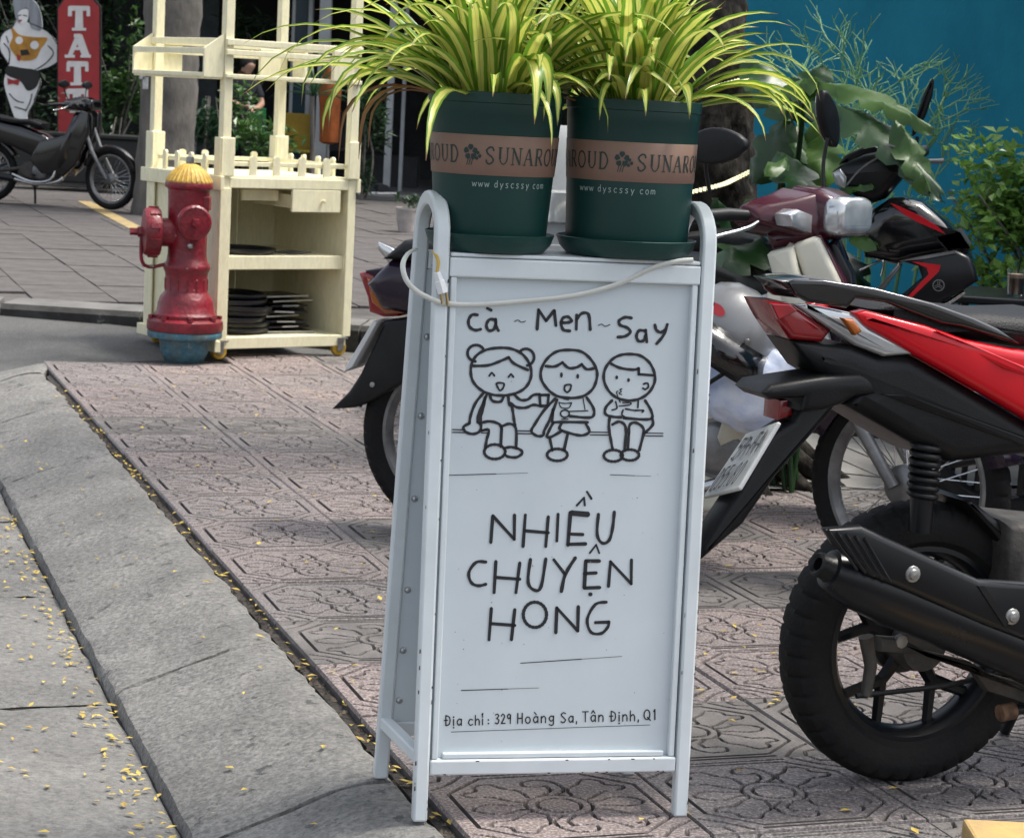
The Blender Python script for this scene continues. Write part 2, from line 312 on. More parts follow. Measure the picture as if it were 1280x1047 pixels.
def tile_mesh(n, groove=.012):
    """one pressed paving tile: ringed flower in an octagon, as relief"""
    C_ = []
    circ = lambda r, k=28: [(r * math.cos(2 * math.pi * i / k), r * math.sin(2 * math.pi * i / k)) for i in range(k + 1)]
    C_ += [circ(.095), circ(.145)]
    o, c = .425, .235
    C_.append([(o, -c), (o, c), (c, o), (-c, o), (-o, c), (-o, -c), (-c, -o), (c, -o), (o, -c)])
    for sx in (1, -1):
        C_.append([(sx * x, sx * y) for x, y in [(.15, .03), (.2, .035), (.26, .07), (.33, .06), (.385, 0), (.33, -.055), (.26, -.05), (.2, -.03), (.15, -.03)]])
        C_.append([(sx * x, sx * y) for x, y in [(.03, .145), (.09, .2), (.085, .3), (.03, .36), (-.05, .35), (-.07, .29), (-.02, .27)]])
        C_.append([(sx * x, sx * y) for x, y in [(-.02, .15), (.035, .21), (.03, .275), (-.02, .27)]])
        for sy in (1, -1):
            C_.append([(sx * x, sx * sy * y) for x, y in [(.14, .06), (.2, .1), (.26, .16), (.34, .17), (.37, .22), (.3, .25), (.29, .31), (.22, .34), (.17, .27), (.11, .22), (.1, .13)]])
            C_.append([(sx * x, sx * sy * y) for x, y in [(.3, .48), (.36, .40), (.40, .36), (.48, .3)]])
            C_.append([(sx * x, sx * sy * y) for x, y in [(.4, .48), (.42, .42), (.48, .4)]])
        C_.append([(-.25, sx * .462), (.25, sx * .462)])
    S = []
    for pl in C_:
        if len(pl) > 4 and pl is not C_[2]: pl = [tuple(p)[:2] for p in catmull([(a, b, 0) for a, b in pl], 3)]
        S += list(zip(pl[:-1], pl[1:]))
    g = (np.arange(n + 1) / n - .5); X, Y = np.meshgrid(g, g); dist = np.full(X.shape, 9.0)
    for (ax, ay), (bx, by) in S:
        dx, dy = bx - ax, by - ay; l2 = dx * dx + dy * dy + 1e-12
        tt = np.clip(((X - ax) * dx + (Y - ay) * dy) / l2, 0, 1); dist = np.minimum(dist, np.hypot(X - ax - tt * dx, Y - ay - tt * dy))
    w0, w1 = .0050, .0092
    h = -groove * (1 - np.clip((dist - w0) / (w1 - w0), 0, 1))
    ed = np.minimum(.5 - np.abs(X), .5 - np.abs(Y)); h = np.where(ed < .003, -.008, h); h = h - .0015 * np.clip(1 - ed / .015, 0, 1)
    vs = [(float(X[j, i]) * TV * .994, float(Y[j, i]) * TT * .994, float(h[j, i])) for j in range(n + 1) for i in range(n + 1)]
    fs = [(j * (n + 1) + i, j * (n + 1) + i + 1, (j + 1) * (n + 1) + i + 1, (j + 1) * (n + 1) + i) for j in range(n) for i in range(n)]
    b0 = len(vs); sc = .497
    vs += [(-sc * TV, -sc * TT, -.05), (sc * TV, -sc * TT, -.05), (sc * TV, sc * TT, -.05), (-sc * TV, sc * TT, -.05)]
    q = (0, n, (n + 1) ** 2 - 1, (n + 1) * n); 
    fs += [(q[k], b0 + k, b0 + (k + 1) % 4, q[(k + 1) % 4]) for k in range(4)]
    me = bpy.data.meshes.new('tile'); me.from_pydata(vs, [], fs); me.materials.append(m_tile); me.materials.append(m_groove); me.update()
    hz = [v[2] for v in vs]; me.polygons.foreach_set('material_index', [1 if sum(hz[i] for i in f) / len(f) < -.0055 else 0 for f in fs])
    me.polygons.foreach_set('use_smooth', [True] * len(me.polygons)); me.set_sharp_from_angle(angle=rad(60))
    return me
EDGE = [(1.06, 9.0), (1.2, 9.27), (1.45, 9.5), (1.8, 9.66), (2.4, 9.84), (3.4, 10.0), (8.5, 10.2)]
def edge_t(v):
    for (a, b), (c, d) in zip(EDGE[:-1], EDGE[1:]):
        if a <= v <= c: return b + (d - b) * (v - a) / (c - a)
    return 9.0
mb = MB(); pts = [(1.062, 1.0), (8.5, 1.0)] + EDGE[::-1]
nn = len(pts); mb.add([K(v, t, -.02) for v, t in pts] + [K(v, t, -.2) for v, t in pts], [tuple(range(nn))] + [(i, i + nn, (i + 1) % nn + nn, (i + 1) % nn)[::-1] for i in range(nn)])
side = tag(mb.build('pavement', m_dirt), kind='structure')
me_hi, me_lo = tile_mesh(190), tile_mesh(150)
fc = kvt(G(692, 1006)); t_ph = fc[1]; first = 1.062 + .022
rst = random.Random(77); m_stain = mat('stained_tile', (.22, .20, .19), .7, col2=(.10, .093, .09), scale=6, speck=(150, .45), detail=10)
VP0, VP1 = first + 4 * TV, first + 9 * TV; TP0 = t_ph + (math.ceil((5.75 - t_ph) / TT) + .5) * TT; TP1 = TP0 + 6 * TT
for j in range(0, 16):
    v = first + (j + .5) * TV
    for i in range(-3, 19):
        t = t_ph + i * TT
        if t + TT / 2 > edge_t(v - TV / 2) - .03 and t + TT / 2 > edge_t(v + .1) - .03: continue
        p = K(v, t)
        # only what the frame (or a step to its side) shows
        if p.y < 2.9 or abs(p.x) > .30 * p.y + .35: continue
        if VP0 < v < VP1 and TP0 < t < TP1: continue
        o = bpy.data.objects.new('tile', me_hi if p.y < 5.6 else me_lo); COL.objects.link(o); o.parent = side
        if rst.random() < .13:
            o.material_slots[0].link = 'OBJECT'; o.material_slots[0].material = m_stain
        o.location = (p.x, p.y, random.uniform(-.0035, .0025)); o.rotation_euler = (random.gauss(0, .003), random.gauss(0, .003), KA + random.choice((0, 0, math.pi)) + random.gauss(0, .004))
mb = MB(); q = [K(2.72, 5.1), K(4.95, 5.1), K(4.95, 8.15), K(2.72, 8.15)]
n_ = 30
vs = []; fs = []
for a in range(n_ + 1):
    for b in range(n_ + 1):
        p = K(VP0 + (VP1 - VP0) * a / n_, TP0 + (TP1 - TP0) * b / n_); vs.append((p.x, p.y, .004 + .006 * math.sin(p.x * 7) * math.sin(p.y * 5)))
for a in range(n_):
    for b in range(n_): fs.append((a * (n_ + 1) + b, (a + 1) * (n_ + 1) + b, (a + 1) * (n_ + 1) + b + 1, a * (n_ + 1) + b + 1))
mb.add(vs, fs).build('concrete_patch', m_conc, side, smooth=40)
# plain slabs of the pavement that only a side step shows
# ---- kerb stones
kerb = tag(bpy.data.objects.new('kerb', None), kind='structure'); COL.objects.link(kerb)
PROF = [(1.052, -.06), (1.050, -.012), (1.035, -.004), (.99, -.006), (.945, -.016), (.90, -.032), (.85, -.050), (.80, -.068), (.75, -.086), (.712, -.10), (.700, -.107), (.695, -.125), (.693, -.2)]
def kerb_stone(t0, t1, s):
    rnd = random.Random(s); n = max(6, int((t1 - t0) / .05)); vs = []; fs = []; m_ = len(PROF); ph = rnd.uniform(0, 9)
    ts = [t0, t0 + .004] + [t0 + (t1 - t0) * i / n for i in range(1, n)] + [t1 - .004, t1]; n = len(ts) - 1
    for i, t in enumerate(ts):
        for k, (v, z) in enumerate(PROF):
            e = .002 * math.sin(t * 9 + ph + k * .7) * math.sin(t * 3.1 + k) + rnd.gauss(0, .0011)
            dt = rnd.gauss(0, .004) * (1 if i in (0, n) else 0); dn = -.006 if i in (0, n) else 0
            p = K(v + (rnd.gauss(0, .004) if k < 3 else rnd.gauss(0, .0015)), t + dt, z + (e + dn if 1 <= k <= 10 else 0)); vs.append(p)
    for i in range(n):
        for k in range(m_ - 1): fs.append((i * m_ + k, (i + 1) * m_ + k, (i + 1) * m_ + k + 1, i * m_ + k + 1))
    fs += [tuple(range(m_)), tuple(range((n + 1) * m_ - 1, n * m_ - 1, -1))]
    MB().add(vs, fs).build('kerb_stone', m_kerb, kerb, smooth=24)
for a, b in ((1.5, 2.55), (2.55, 3.57), (3.57, 4.55), (4.55, 7.02), (7.02, 8.09), (8.09, 9.0)): kerb_stone(a + .0035, b - .0035, int(a * 100))
# corner stone turning into the side street
mb = MB(); vs = []; fs = []; A_ = [(9.01 + 0, 0), (9.12, .12), (9.22, .3), (9.3, .55)]
m_ = len(PROF)
for i, (t, f) in enumerate(A_):
    for k, (v, z) in enumerate(PROF):
        dv = (v - 1.05); vs.append(K(1.05 + dv * (1 - f * .2) + f * .18, t - dv * f * .5, z * (1 - .55 * f) if k else -.06))
for i in range(len(A_) - 1):
    for k in range(m_ - 1): fs.append((i * m_ + k, (i + 1) * m_ + k, (i + 1) * m_ + k + 1, i * m_ + k + 1))
mb.add(vs, fs).build('kerb_stone', m_kerb, kerb, smooth=50)
MB().box((0, 0, 0), (1.0, 8.1, .1), M=Matrix.Translation(K(.88, 5.1, -.19)) @ RZ(KA)).build('bedding', m_dirt, kerb)
# ---- gutter slabs and road
gut = tag(bpy.data.objects.new('gutter', None), kind='structure'); COL.objects.link(gut)
tj = kvt(G(60, 880, -.13))[1]
def slab(v0, v1, t0, t1, s):
    rnd = random.Random(s); n, k_ = 14, 10; vs = []; fs = []
    for i in range(n + 1):
        for k in range(k_ + 1):
            ed = i in (0, n) or k in (0, k_)
            vs.append(K(v0 + (v1 - v0) * k / k_ + (rnd.gauss(0, .004) if ed else 0), t0 + (t1 - t0) * i / n + (rnd.gauss(0, .004) if ed else 0), -.128 + rnd.gauss(0, .0012) - (.008 if ed else 0)))
    for i in range(n):
        for k in range(k_): fs.append((i * (k_ + 1) + k, i * (k_ + 1) + k + 1, (i + 1) * (k_ + 1) + k + 1, (i + 1) * (k_ + 1) + k))
    MB().add(vs, fs).build('gutter_slab', m_gut, gut, smooth=40)
for k, (a, b) in enumerate(((tj - 2, tj - 1), (tj - 1, tj), (tj, tj + 1.02), (tj + 1.02, tj + 2.0), (tj + 2, tj + 3), (tj + 3, tj + 4.2))):
    slab(.335, .690, a + .006, b - .006, k); slab(-.3, .325, a + .3, b + .29, k + 20)
def sheet(name, pts, m, kind='structure', parent=None):
    o = MB().add(pts, [tuple(range(len(pts)))]).build(name, m, parent)
    return tag(o, kind=kind) if kind else o
sheet('ground', [(-150, -40, -.3), (150, -40, -.3), (150, 150, -.3), (-150, 150, -.3)], m_asph)
sheet('main_road', [K(-12, -6, -.142), K(.72, -6, -.142), K(.72, 9.0, -.142), K(.5, 12, -.142), K(-12, 12, -.142)], m_asph)
# side street: asphalt, rising a little from the gutter
FK = [G(-260, 382, .05), G(0, 392, .05), G(177, 407, .035), G(450, 441, -.03)]
dk = (FK[3] - FK[2]); dk.z = 0; dk.normalize(); FK.append(FK[3] + dk * 1.0); FK.append(FK[3] + dk * 9)
near = [K(-1.2, 9.0, -.14), K(.4, 9.0, -.125)] + [K(v, t - .05, -.04) for v, t in EDGE]
vs = near + [Vector(p) for p in FK]
far = [Vector((p.x, p.y + .1, p.z)) for p in FK]
mb = MB(); XS = [-6 + .5 * k for k in range(34)]
def lerpy(P, x):
    for p, q in zip(P[:-1], P[1:]):
        if p.x <= x <= q.x: f = (x - p.x) / (q.x - p.x); return p.y + (q.y - p.y) * f, p.z + (q.z - p.z) * f
    return (P[0].y, P[0].z) if x < P[0].x else (P[-1].y, P[-1].z)
vs = []
for x in XS:
    y0, z0 = lerpy(near, x); y1, z1 = lerpy(far, x); vs += [(x, y0, z0), (x, max(y1, y0 + .3), z1)]
mb.add(vs, [(2 * k, 2 * k + 2, 2 * k + 3, 2 * k + 1) for k in range(len(XS) - 1)]); tag(mb.build('side_street', m_asph), kind='structure')
# far pavement with its own kerb
m_fk = mat('far_kerb_stone', (.15, .147, .14), .85, col2=(.09, .088, .085), scale=4, bump=.4, bscale=50)
m_fkd = mat('shaded_kerb_face', (.045, .044, .042), .9, var=.25, scale=8, bump=.5, bscale=40, chips=((.14, .135, .13), 9, .62))  # near-black kerb front: the shade on this face is put into its colour
fkr = tag(bpy.data.objects.new('far_kerb', None), kind='structure'); COL.objects.link(fkr)
for a, b in zip(FK[:-1], FK[1:]):
    L_ = (b - a).length; n = max(1, round(L_ / 1.0)); d = (b - a) / n; nrm = Vector((-d.y, d.x, 0)).normalized()
    if nrm.y < 0: nrm = -nrm
    for k in range(n):
        p = a + d * k; q = a + d * (k + 1) - d.normalized() * .012
        pr = [(0, -.3), (0, .075), (.025, .1), (.30, .104), (.30, -.3)]
        vs = [Vector((c.x, c.y, 0)) + nrm * s_ + Vector((0, 0, z)) for c in (p, q) for s_, z in pr]
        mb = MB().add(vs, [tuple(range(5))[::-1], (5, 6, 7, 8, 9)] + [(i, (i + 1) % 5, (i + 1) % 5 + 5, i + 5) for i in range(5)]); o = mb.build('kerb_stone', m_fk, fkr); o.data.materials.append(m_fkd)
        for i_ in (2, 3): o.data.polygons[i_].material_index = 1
nF = Vector((-dk.y, dk.x, 0)); nF = nF if nF.y > 0 else -nF
fp = [Vector((p.x, p.y + .25, .085)) for p in FK] + [Vector((16, 34, .085)), Vector((-26, 40, .085))]
m_farb = mat('far_joint', (.09, .083, .08), .9, var=.2)
fside = tag(MB().add(fp, [tuple(range(len(fp)))]).build('far_pavement', m_farb), kind='structure')
m_ft = mat('far_tile', (.088, .079, .076), .8, col2=(.05, .045, .044), scale=5, bump=.7, bscale=40, detail=8)
ft = MB().add([(-.206, -.206, 0), (.206, -.206, 0), (.206, .206, 0), (-.206, .206, 0), (-.206, -.206, -.03), (.206, -.206, -.03), (.206, .206, -.03), (-.206, .206, -.03)], [(0, 1, 2, 3), (0, 4, 5, 1), (1, 5, 6, 2), (2, 6, 7, 3), (3, 7, 4, 0)])
me_ft = bpy.data.meshes.new('far_tile'); me_ft.from_pydata([tuple(v) for v in ft.v], [], ft.f); me_ft.materials.append(m_ft)
cnt = 0
for i in range(0, 24):
    for j in range(-20, 26):
        p = K(-1.5 + j * .42, 11.2 + i * .42); 
        if not (-.262 * p.y - .2 < p.x < -.03 * p.y): continue
        # behind the far kerb?
        ok = True
        for a, b in zip(FK[:-1], FK[1:]):
            if a.x <= p.x <= b.x:
                yk = a.y + (b.y - a.y) * (p.x - a.x) / (b.x - a.x); ok = p.y > yk + .5
        if not ok or cnt >= 300: continue
        cnt += 1; o = bpy.data.objects.new('tile', me_ft); COL.objects.link(o); o.parent = fside; o.location = (p.x, p.y, .097 + random.uniform(-.003, .003)); o.rotation_euler = (random.gauss(0, .004), random.gauss(0, .004), KA)
# faded yellow line on the far pavement
m_yl = mat('faded_yellow_paint', (.42, .30, .10), .8, col2=(.22, .18, .12), scale=9)
a, b = G(118, 258, .103), G(172, 286, .103); sd_ = (b - a).normalized(); pn = Vector((-sd_.y, sd_.x, 0)) * .06
mb = MB(); c0 = [a - sd_ * .8 - pn, a - sd_ * .8 + pn, b + sd_ * .3 + pn, b + sd_ * .3 - pn]
mb.add(c0 + [Vector((p.x, p.y, .09)) for p in c0], [(0, 1, 2, 3), (0, 4, 5, 1), (1, 5, 6, 2), (2, 6, 7, 3), (3, 7, 4, 0)]).build('painted_line', m_yl, fside)
# fallen leaves: nobody could count them
m_fl = mat('fallen_leaf', (.62, .47, .08), .6, col2=(.33, .22, .05), scale=30)
mb = MB(); rl = random.Random(3)
def leaflet(v, t, z):
    p = K(v, t, z); a = rl.uniform(0, 6.3); l = rl.uniform(.006, .013); w_ = l * rl.uniform(.4, .6); c, s = math.cos(a), math.sin(a)
    q = [(-l, 0, .001), (0, -w_, .004), (l, 0, .001 + rl.uniform(0, .006)), (0, w_, .004)]
    mb.add([(p.x + x * c - y * s, p.y + x * s + y * c, p.z + zz) for x, y, zz in q], [(0, 1, 2), (0, 2, 3)])
for k in range(230): leaflet(.69 - abs(rl.gauss(0, .055)), rl.uniform(2.6, 6.6), -.124)
for k in range(160): leaflet(rl.uniform(.2, .69), rl.uniform(2.6, 6.6), -.124)
for k in range(50):
    v = rl.uniform(.72, 1.04); z = np.interp(v, [p[0] for p in PROF][::-1][2:], [p[1] for p in PROF][::-1][2:]); leaflet(v, rl.uniform(2.6, 8.5), float(z) + .005)
for k in range(120): leaflet(rl.uniform(1.052, 1.085), rl.uniform(2.8, 8.6), -.012)
for k in range(330): leaflet(rl.uniform(1.1, 3.6), rl.uniform(2.4, 9.0), .004)
for k in range(60): leaflet(rl.gauss(1.95, .2), rl.gauss(4.3, .5), .004)
tag(mb.build('fallen_leaves', m_fl), 'small fallen yellow leaves scattered along the gutter and paving', 'leaves', kind='stuff')
# dry grit in the gap between kerb and tiles
m_grit = mat('grit', (.16, .13, .10), .95, var=.4, scale=40); mb = MB()
for k in range(500):
    p = K(rl.uniform(1.053, 1.084), rl.uniform(2.6, 8.8), -.019); s = rl.uniform(.002, .006); mb.add([(p.x - s, p.y - s, p.z), (p.x + s, p.y - s, p.z), (p.x, p.y + s, p.z), (p.x, p.y, p.z + s * 1.3)], [(0, 1, 3), (1, 2, 3), (2, 0, 3)])
tag(mb.build('grit', m_grit), 'dry grit and crumbs in the gap behind the kerb', 'grit', kind='stuff')
# painted block edge in the near right corner
bk = G(1150, 1036)
mb = MB(); mb.box((0, 0, 0), (.5, .10, .05)); yb = mb.build('yellow_block', mat('yellow_paint_block', (.50, .33, .12), .7, col2=(.35, .25, .12), scale=14, bump=.3), bevel=.006)
yb.location = G(1290, 1055) + Vector((.12, -.085, .027)); yb.location.z = .027; tag(yb, 'worn yellow painted block on the tiles at the bottom right corner', 'block')
# ================================================================ SIGN
m_white = mat('white_enamel', (.66, .71, .73), .4, var=.05, scale=7, coat=.1, chips=((.42, .42, .40), 22, .71))
m_panel = mat('sign_panel', (.58, .635, .66), .36, col2=(.51, .565, .595), scale=2.0, coat=.1, detail=10, chips=((.44, .48, .50), 9, .69))
m_ink = mat('black_ink', (.012, .012, .016), .5, var=0)
m_rust = mat('chipped_edge', (.10, .07, .05), .8, var=.3)
SA = math.atan2(.104, .47); sO = (G(519, 1025) + G(853, 1018)) / 2
SF = Frame(sO, SA); SW = .455
HT = 1.035; LEAN = .045; DT, DB = .135, .235      # height, lean back of the front legs, depth at top and base
sgn = empty('sandwich_board', SF.o, SA, label='white metal sandwich board sign with black hand lettering, carrying two potted plants', cat='sign board')
tz = Vector((0, LEAN, HT)).normalized()
sn = (SF.n + Vector((0, 0, 1)) * (LEAN / HT)).normalized()       # front face normal in the world
def s_hit(px, py, off=0.0):
    p = hit(px, py, SF.o + sn * off, sn); return SF.local(p)
fy = lambda z: LEAN * z / HT
ry = lambda z: DB - (DB - LEAN - DT) * z / HT
shr = lambda z: -.030 * (1 - .72 * z / HT)          # the rear half stands a little to the left of the front half
def bar(mb, a, b, w_, d_, up=Vector((0, 0, 1))):
    a = Vector(a); b = Vector(b); d = (b - a); L_ = d.length; d.normalize()
    s_ = d.cross(up)
    if s_.length < 1e-4: s_ = d.cross(Vector((0, 1, 0)))
    s_.normalize(); t_ = s_.cross(d)
    M = Matrix(((s_.x, d.x, t_.x, a.x), (s_.y, d.y, t_.y, a.y), (s_.z, d.z, t_.z, a.z), (0, 0, 0, 1)))
    mb.box((0, L_ / 2, 0), (w_, L_, d_), M=M)
def sq_sweep(mb, P, wx, wd):
    """square tube along a path lying in a plane of constant x"""
    P = [Vector(p) for p in P]; vs = []; fs = []; n = len(P)
    for i in range(n):
        d = (P[min(n - 1, i + 1)] - P[max(0, i - 1)]).normalized(); q = Vector((0, -d.z, d.y))
        for sx, sq in ((-1, -1), (1, -1), (1, 1), (-1, 1)): vs.append(P[i] + Vector((sx * wx / 2, 0, 0)) + q * sq * wd / 2)
    for i in range(n - 1):
        for k in range(4): fs.append((i * 4 + k, i * 4 + (k + 1) % 4, (i + 1) * 4 + (k + 1) % 4, (i + 1) * 4 + k))
    fs += [(3, 2, 1, 0), tuple(range(4 * n - 4, 4 * n))]; mb.add(vs, fs)
for s in (-1, 1):
    x = s * SW / 2; P = []
    zt = HT - DT * .42
    zs = [.0, .12, .3, .5, .7, .85, zt]
    P += [(x, fy(z), z) for z in zs]
    c_y = (fy(zt) + ry(zt)) / 2; rr = (ry(zt) - fy(zt)) / 2
    for k in range(1, 14):
        a = math.pi * k / 14; P.append((x, c_y - rr * math.cos(a), zt + rr * .84 * math.sin(a)))
    P += [(x, ry(z), z) for z in zs[::-1]]
    P = [(a + shr(z) * max(0, min(1, (y - fy(z)) / (ry(z) - fy(z)))), y, z) for a, y, z in P]
    mb = MB(); sq_sweep(mb, P, .0245, .024); mb.build('side_frame', m_white, sgn, bevel=.004, smooth=40)
# rails
z_tr = s_hit(700, 338)[2]; z_br = s_hit(690, 955)[2]
for nm, z, f_, h_ in (('top_rail', z_tr, fy, .032), ('bottom_rail', z_br, fy, .026), ('top_rail', z_tr, ry, .032), ('bottom_rail', z_br, ry, .026)):
    mb = MB(); mb.box((shr(z) if f_ is ry else 0, f_(z), z), (SW - .027, .021, h_)); mb.build(nm, m_white, sgn, bevel=.003)
for s in (-1, 1):
    for z in (z_br + .012,):
        mb = MB(); bar(mb, (s * SW / 2, fy(z) + .012, z), (s * SW / 2 + shr(z), ry(z) - .012, z), .021, .021); mb.build('side_brace', m_white, sgn, bevel=.003)
shz = z_tr + .0165
mb = MB(); mb.box((0, (fy(shz) + ry(shz)) / 2, shz + .004), (SW - .03, ry(shz) - fy(shz) + .02, .006)); mb.build('shelf_plate', m_white, sgn, bevel=.002)
SHZ = shz + .0075
# panels: sheet in an inner frame of thin beads
zb, zt_ = z_br + .0135, z_tr - .0165
def face(pts, yoff, f_):
    return [(x + (shr(z) if f_ is ry else 0), f_(z) + yoff, z) for x, z in pts]
for nm, f_, so in (('front_panel', fy, .004), ('rear_panel', ry, -.004)):
    hw = SW / 2 - .013; q = [(-hw, zb), (hw, zb), (hw, zt_), (-hw, zt_)]; mb = MB(); a = face(q, so, f_); b = face(q, so + (.003 if so > 0 else -.003), f_)
    mb.add(a + b, [(0, 1, 2, 3), (7, 6, 5, 4), (0, 4, 5, 1), (1, 5, 6, 2), (2, 6, 7, 3), (3, 7, 4, 0)]); mb.build(nm, m_panel, sgn)
for x0 in (-1, 1):
    mb = MB(); xx = x0 * (SW / 2 - .0215); a = Vector((xx, fy(zb) - .001, zb)); b = Vector((xx, fy(zt_) - .001, zt_)); bar(mb, a, b, .014, .010, Vector((1, 0, 0))); mb.build('panel_bead', m_white, sgn, bevel=.002)
mb = MB(); mb.box((0, fy(zb) - .0005, zb + .005), (SW - .07, .011, .009)); mb.build('panel_bead', m_white, sgn, bevel=.002)
# rivets on the inside of the rear panel edge, left
m_riv = mat('rivet_steel', (.45, .46, .47), .3, metal=.9, var=.05)
rv = MB().lathe([(0, .004), (.003, .0035), (.0055, .0015), (.006, 0)], 12); me_rv = None
for px, py in ((502, 420), (498, 520), (491, 625), (487, 741), (481, 818), (476, 882), (507, 330)):
    nrm = SF.n; p = hit(px, py, SF.o - SF.n * (DB - .05), nrm); l = SF.local(p); z = l.z
    o = rv.build('rivet', m_riv, sgn, smooth=50) if me_rv is None else bpy.data.objects.new('rivet', me_rv)
    if me_rv is not None: COL.objects.link(o); o.parent = sgn
    me_rv = o.data; o.location = (-SW / 2 + .022 + shr(z), ry(z) - .0075, z); o.rotation_euler = (math.pi / 2, 0, 0)
# chipped paint spots along edges
mb = MB(); rc = random.Random(5)
for k in range(34):
    s = rc.choice((-1, 1)); z = rc.uniform(0, .95) ** 1.3; x = s * SW / 2 + rc.choice((-1, 1)) * .0115; sz = rc.uniform(.0005, .0014); h = rc.uniform(.001, .005)
    y = fy(z) - .0123; mb.add([(x - sz, y - .0003, z - h), (x + sz, y - .0003, z - h * .6), (x + sz * .5, y - .0003, z + h), (x - sz, y - .0003, z + h * .7)], [(0, 1, 2, 3)])
for k in range(12):
    x = rc.uniform(-.2, .2); z = z_br + rc.choice((-1, 1)) * .011; sz = rc.uniform(.001, .003); y = fy(z) - .0108
    mb.add([(x - sz, y - .0003, z - .001), (x + sz, y - .0003, z - .0012), (x + sz, y - .0003, z + .0008), (x - sz, y - .0003, z + .001)], [(0, 1, 2, 3)])
tag(mb.build('paint_chips', m_rust, sgn), kind='stuff')
# lettering and drawing, traced on the panel face
offp = -.004 + .0012
def fnA(x, y): return s_hit(x / 4.414 + 560, y / 4.414 + 370, offp)
def fnB(x, y): return s_hit(x / 3.174 + 560, y / 3.174 + 600, offp)
def fnC(x, y): return s_hit(x / 3.368 + 520, y / 3.368 + 860, offp)
title = [[(162, 104), (132, 104), (113, 135), (120, 170), (150, 188), (180, 183)], [(262, 130), (228, 130), (212, 160), (224, 189), (252, 184), (264, 150)], [(263, 128), (266, 165), (278, 190)], [(218, 68), (238, 78)],
 {'p': [(492, 182), (500, 76), (541, 136), (586, 80), (596, 162)], 's': 0}, [(628, 147), (660, 146), (682, 138), (664, 115), (636, 120), (624, 150), (637, 186), (672, 192)], [(708, 182), (710, 105)], [(710, 128), (738, 96), (776, 102), (785, 185)],
 [(1012, 121), (978, 117), (945, 135), (950, 160), (990, 175), (1006, 200), (976, 222), (938, 226)], [(1088, 192), (1055, 190), (1040, 220), (1052, 248), (1080, 244), (1091, 215)], [(1091, 188), (1097, 252)], [(1142, 160), (1150, 187), (1173, 200), (1195, 188)], [(1210, 157), (1190, 215), (1152, 262)]]
for a_, b_ in ((0, 4), (4, 8), (8, 13)):
    mb = MB(); strokes(mb, title[a_:b_], 17, fnA); mb.build('title_word', m_ink, sgn)
for q in ([(368, 140), (386, 132), (405, 144), (428, 138)], [(830, 162), (848, 155), (868, 167), (893, 157)]):
    mb = MB(); strokes(mb, [q], 5, fnA); mb.build('tilde', m_ink, sgn)
girl = [{'p': [(292, 285), (355, 292), (410, 320), (448, 370), (460, 425), (448, 475), (415, 515), (360, 540), (295, 548), (230, 540), (175, 512), (138, 470), (126, 420), (132, 370), (160, 325), (215, 295)], 'c': True}, ell(155, 315, 47, 45, 14, 95, 325), ell(430, 337, 45, 46, 14, -130, 80),
 [(140, 385), (220, 382), (285, 360), (335, 338)], [(335, 338), (365, 372), (440, 407)], [(195, 535), (152, 590), (126, 655), (118, 702)], [(118, 702), (85, 722), (100, 750), (140, 760), (176, 745), (182, 712), (165, 695)], [(212, 548), (188, 605), (168, 655), (164, 695)], [(204, 560), (196, 610), (182, 660), (180, 695)],
 [(232, 550), (246, 578), (290, 582), (306, 556)], [(333, 556), (338, 596), (354, 615), (364, 680), (370, 712)], [(368, 545), (400, 572), (440, 570), (470, 546), (505, 541)], [(345, 590), (380, 613), (430, 615), (470, 600), (510, 606)], {'p': [(505, 545), (510, 606), (550, 605), (556, 545)], 'c': True, 's': 0},
 [(180, 700), (230, 690), (280, 704), (296, 728)], [(185, 742), (225, 738), (214, 790), (206, 835)], [(296, 728), (291, 830)], [(298, 718), (340, 704), (375, 730), (376, 838)], {'p': ell(258, 858, 58, 40, 16), 'c': True}, [(312, 838), (350, 832), (395, 845), (410, 865), (380, 888), (335, 886), (315, 875)]]
boy = [{'p': [(668, 297), (735, 306), (785, 345), (818, 400), (822, 450), (800, 510), (750, 550), (680, 562), (600, 550), (545, 508), (514, 455), (516, 400), (548, 345), (600, 306)], 'c': True}, [(540, 386), (590, 388), (632, 366)], [(632, 366), (665, 396), (710, 393), (738, 376)], [(738, 376), (765, 403), (808, 398)],
 [(592, 565), (530, 630), (478, 708), (460, 745), (490, 770), (524, 768), (532, 740), (562, 680), (602, 572)], [(580, 625), (574, 692)], [(766, 560), (800, 612), (806, 650), (780, 670), (672, 662)], {'p': ell(645, 648, 24, 20, 12), 'c': True, 'w': 9}, [(580, 696), (640, 694), (770, 696)],
 {'p': [(625, 705), (618, 735), (680, 758), (740, 768), (780, 748), (762, 706)]}, [(580, 700), (556, 745), (546, 776), (572, 775), (630, 742)], [(562, 786), (576, 850)], [(660, 762), (640, 850)], {'p': ell(603, 875, 56, 33, 16), 'c': True}]
